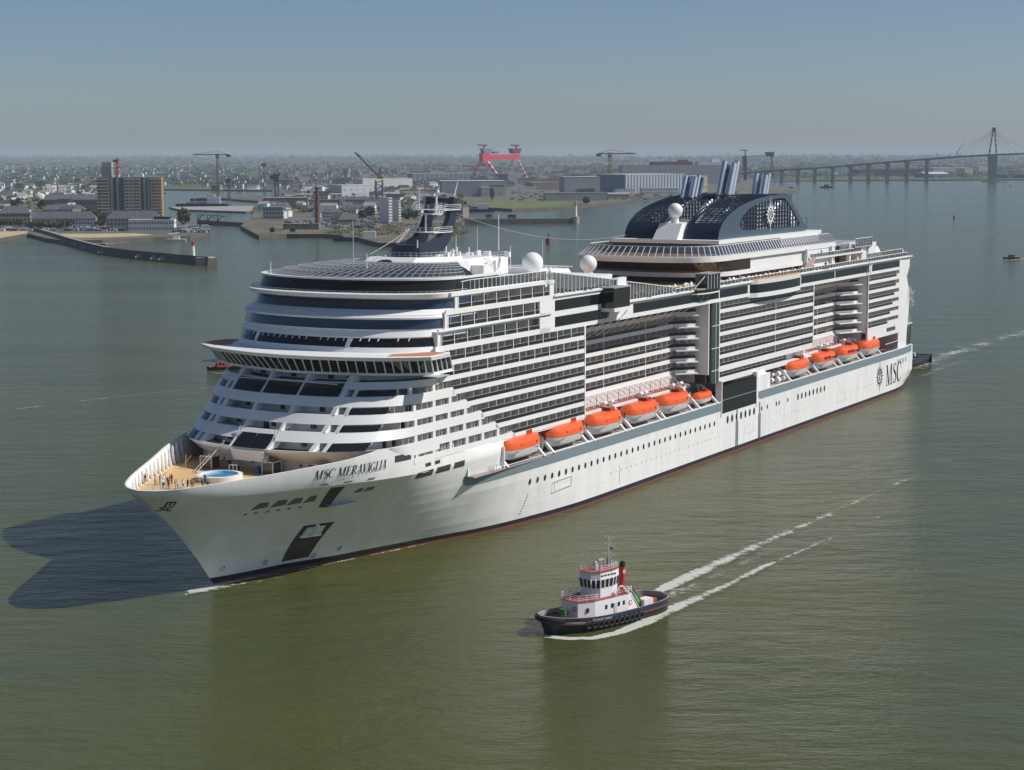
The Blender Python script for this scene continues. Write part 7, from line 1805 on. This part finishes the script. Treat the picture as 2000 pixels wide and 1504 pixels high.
tag(CITY.build('distant_roofs', [W_['pale'], W_['stone'], W_['cream'], RF['slate'], RF['grey'], RF['tile']]), 'mass of tiny pale houses filling the distant plain', 'town', kind='stuff')
def wood(name, label, n, fx, hm, seed, m):
    r_ = random.Random(seed); mb = MB()
    for i in range(n):
        x, y = fx(r_); p = at(x, y, 3.0); k = max(1, p.y / 4200); h = r_.uniform(*hm) * k; wd_ = h * r_.uniform(.8, 3.2)
        for j in range(7):
            c = p + Vector((r_.uniform(-1, 1) * wd_, r_.uniform(-.5, .5) * wd_, h * r_.uniform(.25, .7))); rr = h * r_.uniform(.25, .45); vs = []
            for q in range(6): a = q * 1.047 + r_.random() * .5; vs.append(c + Vector((math.cos(a) * rr * r_.uniform(.8, 1.4), math.sin(a) * rr, r_.uniform(-.5, .2) * rr)))
            vs.append(c + Vector((r_.uniform(-.3, .3) * rr, 0, rr * r_.uniform(.7, 1.1)))); mb.add(vs, [(q, (q + 1) % 6, 6) for q in range(6)], r_.randint(0, len(m) - 1))
    tag(mb.build(name, m), label, 'trees', kind='stuff')
def fx1(r_):
    while True:
        x, y = r_.uniform(-60, 1500), 314 + 104 * r_.random() ** 1.8
        if 300 < x < 560 and y > 364: continue
        if 180 < x < 320 and y > 400: continue
        if x > 560 and y > (432 if x < 740 else 410 if x < 900 else 352): continue
        return x, y
wood('town_trees', 'dark tree masses between the distant houses', 900, fx1, (5, 12), 3, LEAF)
wood('far_shore_trees', 'dark scrub and trees on the far estuary shore', 420, lambda r_: (r_.uniform(1490, 2060), r_.uniform(311, 350)), (4, 10), 4, LEAF)
wood('plain_woods', 'woods running across the far plain to the horizon', 900, lambda r_: (r_.uniform(-80, 2080), r_.uniform(309.5, 318)), (6, 14), 8, LEAF)
wood('yard_scrub', 'scrub and heaps on the foreshore below the town', 260, lambda r_: (r_.uniform(640, 905), r_.uniform(438, 462)), (1.0, 3.0), 6, LEAF + [MUD])
mb = MB(); r_ = random.Random(14)      # cars, stacks and yard material on the quays
for i in range(1300):
    z_ = r_.choice((0, 1, 2, 3, 4)); x, y = (r_.uniform(700, 905), r_.uniform(394, 430)) if z_ == 0 else (r_.uniform(1000, 1440), r_.uniform(374, 392)) if z_ == 1 else (r_.uniform(340, 405), r_.uniform(443, 454)) if z_ == 2 else (r_.uniform(560, 740), r_.uniform(434, 446)) if z_ == 3 else (r_.uniform(0, 245), r_.uniform(446, 451))
    p = at(x, y, 3.3); w_, h = r_.uniform(1, 3), r_.uniform(1, 2.4); mb.box(p.x - w_, p.x + w_, p.y - 1.2, p.y + 1.2, 3.2, 3.3 + h, r_.randint(0, 4))
tag(mb.build('yard_clutter', [W_['white'], W_['dark'], W_['stone'], W_['pale'], W_['blue']]), 'scattered parked cars and stacked material on the quays', 'clutter', kind='stuff')
# ================================================================ WATER, FOAM AND HAZE
wm = bpy.data.materials.new('estuary_water'); wm.use_nodes = True
n = wm.node_tree; b = n.nodes['Principled BSDF']
b.inputs['IOR'].default_value = 1.33; b.inputs['Roughness'].default_value = .12
tc = n.nodes.new('ShaderNodeTexCoord')
def nz(scale, stretch, rot=0.0, det=4, rough=.55):
    mp = n.nodes.new('ShaderNodeMapping'); mp.inputs['Scale'].default_value = stretch; mp.inputs['Rotation'].default_value = (0, 0, rot); n.links.new(tc.outputs['Object'], mp.inputs[0])
    t = n.nodes.new('ShaderNodeTexNoise'); t.inputs['Scale'].default_value = scale; t.inputs['Detail'].default_value = det; t.inputs['Roughness'].default_value = rough; n.links.new(mp.outputs[0], t.inputs[0]); return t
big = nz(.006, (1, 2.2, 1), .15, 4); cr = n.nodes.new('ShaderNodeValToRGB'); n.links.new(big.outputs[0], cr.inputs[0])
cr.color_ramp.elements[0].position = .32; cr.color_ramp.elements[0].color = (.058, .072, .024, 1); cr.color_ramp.elements[1].position = .70; cr.color_ramp.elements[1].color = (.088, .090, .020, 1)
n.links.new(cr.outputs[0], b.inputs['Base Color'])
w1 = nz(.24, (.62, 1.25, 1), .06, 6, .62); w2 = nz(1.0, (.6, 1.2, 1), -.12, 4, .6); w3 = nz(.05, (.5, 1.3, 1), .1, 3, .5)
def mul(a, k): m = n.nodes.new('ShaderNodeMath'); m.operation = 'MULTIPLY'; m.inputs[1].default_value = k; n.links.new(a, m.inputs[0]); return m.outputs[0]
def addn(a, c): m = n.nodes.new('ShaderNodeMath'); m.operation = 'ADD'; n.links.new(a, m.inputs[0]); n.links.new(c, m.inputs[1]); return m.outputs[0]
wv = n.nodes.new('ShaderNodeTexWave'); wv.inputs['Scale'].default_value = .035; wv.inputs['Distortion'].default_value = 6; wv.inputs['Detail'].default_value = 3; wv.inputs['Detail Scale'].default_value = 1.2
wmp = n.nodes.new('ShaderNodeMapping'); wmp.inputs['Rotation'].default_value = (0, 0, 1.15); n.links.new(tc.outputs['Object'], wmp.inputs[0]); n.links.new(wmp.outputs[0], wv.inputs[0])
h = addn(addn(addn(mul(w1.outputs[0], 1.0), mul(w2.outputs[0], .34)), mul(w3.outputs[0], 1.6)), mul(wv.outputs[0], .12))
bp_ = n.nodes.new('ShaderNodeBump'); bp_.inputs['Strength'].default_value = .85; bp_.inputs['Distance'].default_value = .75; n.links.new(h, bp_.inputs['Height']); n.links.new(bp_.outputs[0], b.inputs['Normal'])
mr = n.nodes.new('ShaderNodeMapRange'); mr.inputs[3].default_value = .06; mr.inputs[4].default_value = .22; n.links.new(big.outputs[0], mr.inputs[0]); n.links.new(mr.outputs[0], b.inputs['Roughness'])
mb = MB(); ys = [-400, 0, 300, 700, 1500, 4000, 12000, 40000]; xs = [-20000, -4000, -1000, 0, 1000, 4000, 20000]
mb.strip([[(x, y, 0) for x in xs] for y in ys], 0); o = mb.build('water', wm); o['kind'] = 'structure'
# foam: thin broken sheets lying just above the water
fm = bpy.data.materials.new('sea_foam'); fm.use_nodes = True; n = fm.node_tree; b = n.nodes['Principled BSDF']; b.inputs['Base Color'].default_value = (.62, .63, .58, 1); b.inputs['Roughness'].default_value = .8
tc = n.nodes.new('ShaderNodeTexCoord'); uv = n.nodes.new('ShaderNodeUVMap'); sp_ = n.nodes.new('ShaderNodeSeparateXYZ'); n.links.new(uv.outputs[0], sp_.inputs[0])
tx_ = n.nodes.new('ShaderNodeTexNoise'); tx_.inputs['Scale'].default_value = .8; tx_.inputs['Detail'].default_value = 8; tx_.inputs['Roughness'].default_value = .72; n.links.new(tc.outputs['Object'], tx_.inputs[0])
lf = n.nodes.new('ShaderNodeTexNoise'); lf.inputs['Scale'].default_value = .13; lf.inputs['Detail'].default_value = 3; n.links.new(tc.outputs['Object'], lf.inputs[0])
lm = n.nodes.new('ShaderNodeMapRange'); lm.inputs[1].default_value = .3; lm.inputs[2].default_value = .7; lm.inputs[3].default_value = .74; lm.inputs[4].default_value = 1.10; n.links.new(lf.outputs[0], lm.inputs[0])
mv = n.nodes.new('ShaderNodeMath'); mv.operation = 'MULTIPLY'; n.links.new(sp_.outputs[1], mv.inputs[0]); n.links.new(lm.outputs[0], mv.inputs[1])
m1 = n.nodes.new('ShaderNodeMath'); m1.operation = 'ADD'; n.links.new(tx_.outputs[0], m1.inputs[0]); n.links.new(mv.outputs[0], m1.inputs[1])
rp = n.nodes.new('ShaderNodeMapRange'); rp.inputs[1].default_value = 1.0; rp.inputs[2].default_value = 1.2; rp.inputs[4].default_value = .82; n.links.new(m1.outputs[0], rp.inputs[0])
tr = n.nodes.new('ShaderNodeBsdfTransparent'); ms = n.nodes.new('ShaderNodeMixShader'); n.links.new(rp.outputs[0], ms.inputs[0]); n.links.new(tr.outputs[0], ms.inputs[1]); n.links.new(b.outputs[0], ms.inputs[2]); n.links.new(ms.outputs[0], n.nodes['Material Output'].inputs[0])
FZ = [.05]
def foam(label, line, name='wake_foam'):
    """line: (px, py, half width m, density 0..1); density stored in v, fading to both edges"""
    FZ[0] += .004; z = FZ[0]; P = [at(q[0], q[1], z) for q in line]; vs, fs, uvs = [], [], []
    # subdivide
    pts = []
    for i in range(len(P) - 1):
        k_ = 6
        for j in range(k_): pts.append((P[i].lerp(P[i + 1], j / k_), lerp(line[i][2], line[i + 1][2], j / k_), lerp(line[i][3], line[i + 1][3], j / k_)))
    pts.append((P[-1], line[-1][2], line[-1][3]))
    nn = 5
    for i, (p, w_, d_) in enumerate(pts):
        t = (pts[min(len(pts) - 1, i + 1)][0] - pts[max(0, i - 1)][0]).normalized(); s_ = Vector((-t.y, t.x, 0))
        for j in range(nn):
            k = -1 + 2 * j / (nn - 1); vs.append(p + s_ * (w_ * k)); uvs.append((i, d_ * (1 - k * k)))
    for i in range(len(pts) - 1):
        for j in range(nn - 1): fs.append((i * nn + j, i * nn + j + 1, (i + 1) * nn + j + 1, (i + 1) * nn + j))
    me = bpy.data.meshes.new(name); me.from_pydata([tuple(v) for v in vs], [], fs); me.materials.append(fm); ul = me.uv_layers.new(name='UVMap')
    for l in me.loops: ul.data[l.index].uv = uvs[l.vertex_index]
    me.update()
    if me.polygons[0].normal.z < 0: me.flip_normals()
    return tag(link(name, me), label, 'foam', kind='stuff')
foam('bright churned wake leaving the tug stern', [(1285, 1155, 1.6, .95), (1320, 1138, 2.6, .95), (1380, 1110, 2.6, .82), (1440, 1082, 2.4, .74), (1500, 1056, 2.2, .70), (1560, 1030, 2.2, .66), (1640, 995, 2.4, .60), (1720, 958, 3.0, .54), (1800, 925, 3.4, .50), (1880, 890, 4, .46)])
foam('white bow and side wash along the tug', [(1042, 1234, .7, .7), (1070, 1243, 1.3, 1.0), (1110, 1247, 1.4, 1.0), (1160, 1246, 1.4, .95), (1210, 1235, 1.5, 1.0), (1260, 1215, 2.2, .95), (1310, 1190, 2.4, .80), (1370, 1165, 2.0, .72), (1430, 1137, 1.6, .72), (1490, 1107, 1.5, .74), (1560, 1078, 1.5, .68), (1640, 1042, 2.0, .56), (1740, 1000, 2.6, .50), (1840, 955, 3, .46)])
foam('soft foam veil between the arms of the tug wake', [(1300, 1165, 2.5, .62), (1360, 1140, 4.5, .56), (1440, 1105, 5.5, .50), (1540, 1062, 6, .46), (1660, 1010, 7, .42)])
foam('foam curl at the stem of the cruise ship', [(366, 1158, 1.6, .6), (384, 1153, 2.4, 1.15), (404, 1147, 2.0, 1.15), (440, 1139, 1.2, .9), (500, 1127, .9, .8), (560, 1117, .8, .72), (700, 1089, .7, .66), (850, 1058, .7, .6)])
foam('bow wave ridge spreading ahead of the stem', [(330, 1166, 1.4, .45), (366, 1160, 2.2, .62), (400, 1152, 2.4, .66), (470, 1140, 2.0, .58), (560, 1126, 1.8, .48)])
foam('thin foam line along the cruise ship waterline', [(850, 1058, .4, .45), (1000, 1030, .4, .5), (1100, 1003, .4, .5), (1250, 957, .4, .46), (1400, 907, .5, .46), (1600, 833, .5, .45), (1760, 768, .6, .5)])
foam('broad churned wake behind the cruise ship stern', [(1788, 720, 6.00, 0.64), (1830, 700, 9.00, 0.62), (1880, 683, 12.00, 0.60), (1950, 662, 13.50, 0.58), (2040, 638, 15.00, 0.57)])
foam('second streak of the stern wake', [(1800, 735, 3.60, 0.57), (1850, 715, 5.40, 0.54), (1920, 692, 7.20, 0.47), (2020, 665, 9.00, 0.44)])
foam('long pale wake streak in the left water', [(-20, 806, 5.50, 0.48), (100, 790, 4.40, 0.53), (200, 778, 4.40, 0.54), (300, 767, 4.40, 0.56), (440, 754, 4.40, 0.56)])
foam('faint second wake line in the left water', [(-20, 822, 5.00, 0.38), (120, 806, 4.00, 0.42), (260, 788, 4.00, 0.44), (400, 770, 4.00, 0.44)])
foam('white wash round the pilot boat', [(405, 727, .5, .6), (425, 729, .8, .95), (445, 728, .9, .95), (470, 724, 1.2, .7), (520, 718, 1.6, .5)])
foam('wash of the fishing boat at the right edge', [(1958, 507, 1.6, .9), (1975, 508, 1.6, .9), (2020, 503, 2.5, .8)])
foam('patches of foam in the disturbed water right of the ship', [(1650, 916, 3.30, 0.50), (1690, 905, 3.96, 0.56), (1740, 893, 3.52, 0.55), (1790, 880, 3.30, 0.45), (1840, 865, 3.08, 0.30)])
foam('scattered foam flecks off the stern quarter', [(1640, 985, 6.25, 0.42), (1720, 950, 7.50, 0.46), (1800, 910, 7.50, 0.46), (1880, 870, 7.50, 0.44), (2020, 830, 7.50, 0.38)])
foam('foam flecks trailing between the two wakes', [(1660, 1010, 5.50, 0.38), (1760, 965, 6.50, 0.44), (1850, 930, 6.50, 0.44), (1960, 890, 6.50, 0.40)])
foam('pale current line across the middle distance', [(380, 527, 2.5, .45), (480, 520, 3, .5), (560, 525, 3, .48), (640, 530, 3, .4)])
foam('thin pale current line inside the shipyard water', [(1130, 414, 3, .45), (1200, 414.5, 3, .5), (1300, 415, 3, .4)])
# haze: one even box round everything
hz = bpy.data.materials.new('haze_air'); hz.use_nodes = True; n = hz.node_tree; n.nodes.clear()
pv = n.nodes.new('ShaderNodeVolumePrincipled'); pv.inputs['Color'].default_value = (.74, .85, .97, 1); pv.inputs['Density'].default_value = 0.00005; pv.inputs['Anisotropy'].default_value = 0.0
ou = n.nodes.new('ShaderNodeOutputMaterial'); n.links.new(pv.outputs[0], ou.inputs['Volume'])
tag(MB().box(-21000, 21000, -500, 41000, -4, 175).build('haze', hz), 'even pale haze in the air', 'haze', kind='stuff')
# ---------------------------------------------------------------- sub-parts go under the part they belong to
def nest(root, rules):
    kids = list(root.children); base = lambda o: o.name.split('.')[0]
    by = {}
    for o in kids: by.setdefault(base(o), []).append(o)
    def centre(o):
        v = [Vector(c) for c in o.bound_box]; return sum(v, Vector()) / 8
    for child, par in rules:
        P = [(p, centre(p)) for p in by.get(par, [])]
        if not P: continue
        for o in by.get(child, []):
            if o.children: continue
            c = centre(o); p = min(P, key=lambda q: (q[1] - c).length)[0]
            if p is not o and p.parent is root: o.parent = p
nest(ship, [('lattice_bar', 'funnel_side_frame'), ('arch_rib', 'arch_foot'), ('arch_bar', 'arch_foot'), ('arch_edge', 'arch_foot'), ('stack_mouth', 'exhaust_stack'), ('bridge_mullion', 'bridge_glass'), ('roof_bar', 'lounge_roof'), ('roof_rafter', 'lounge_roof'), ('radome_pedestal', 'radome'), ('door_rail', 'glazed_side_door'), ('lift_mullion', 'glass_lift_shaft'), ('kiosk_frame', 'glass_kiosk'), ('pool_ladder', 'pool_rim'), ('pool_water', 'pool_rim'), ('cabin_mullion', 'lookout_cabin'), ('cabin_roof', 'lookout_cabin'), ('cabin_brace', 'lookout_cabin'), ('pod_base', 'glass_pod'), ('pod_roof', 'glass_pod'), ('screen_frame', 'wind_screen'), ('screen_post', 'slanted_wind_screen'), ('screen_rail', 'slanted_wind_screen'), ('canopy_rib', 'pool_canopy'), ('window_bracket', 'front_window_row'), ('window_pier', 'front_window_row'), ('anchor', 'anchor_pocket'), ('handrail', 'balcony_glass'), ('stern_rail', 'stern_balustrade'), ('stern_lattice', 'stern_glass_tower'), ('house_door', 'mast_house'), ('oval_opening', 'mast_house'), ('round_vent', 'mast_house'), ('wing_roof_deck', 'bridge_roof_edge')])
nest(tug, [('window_post', 'wheelhouse_glass'), ('exhaust', 'funnel'), ('funnel_badge', 'funnel'), ('deckhouse_window', 'deckhouse'), ('deckhouse_door', 'deckhouse'), ('name_slot', 'wheelhouse_top'), ('pennant', 'mast'), ('rubbing_strake', 'hull')])
nest(br, [('pier_head', 'pier')])
nest(g0, [('top_crane', 'trolley')])
for o in list(bpy.data.objects):
    if o.parent is None and o.type == 'EMPTY' and (o.name.startswith('lifeboat') or o.name.startswith('tender_boat')): nest(o, [('cockpit_window', 'cockpit'), ('canopy_seam', 'canopy'), ('side_port', 'canopy'), ('bow_hatch', 'canopy'), ('grab_line', 'hull')])
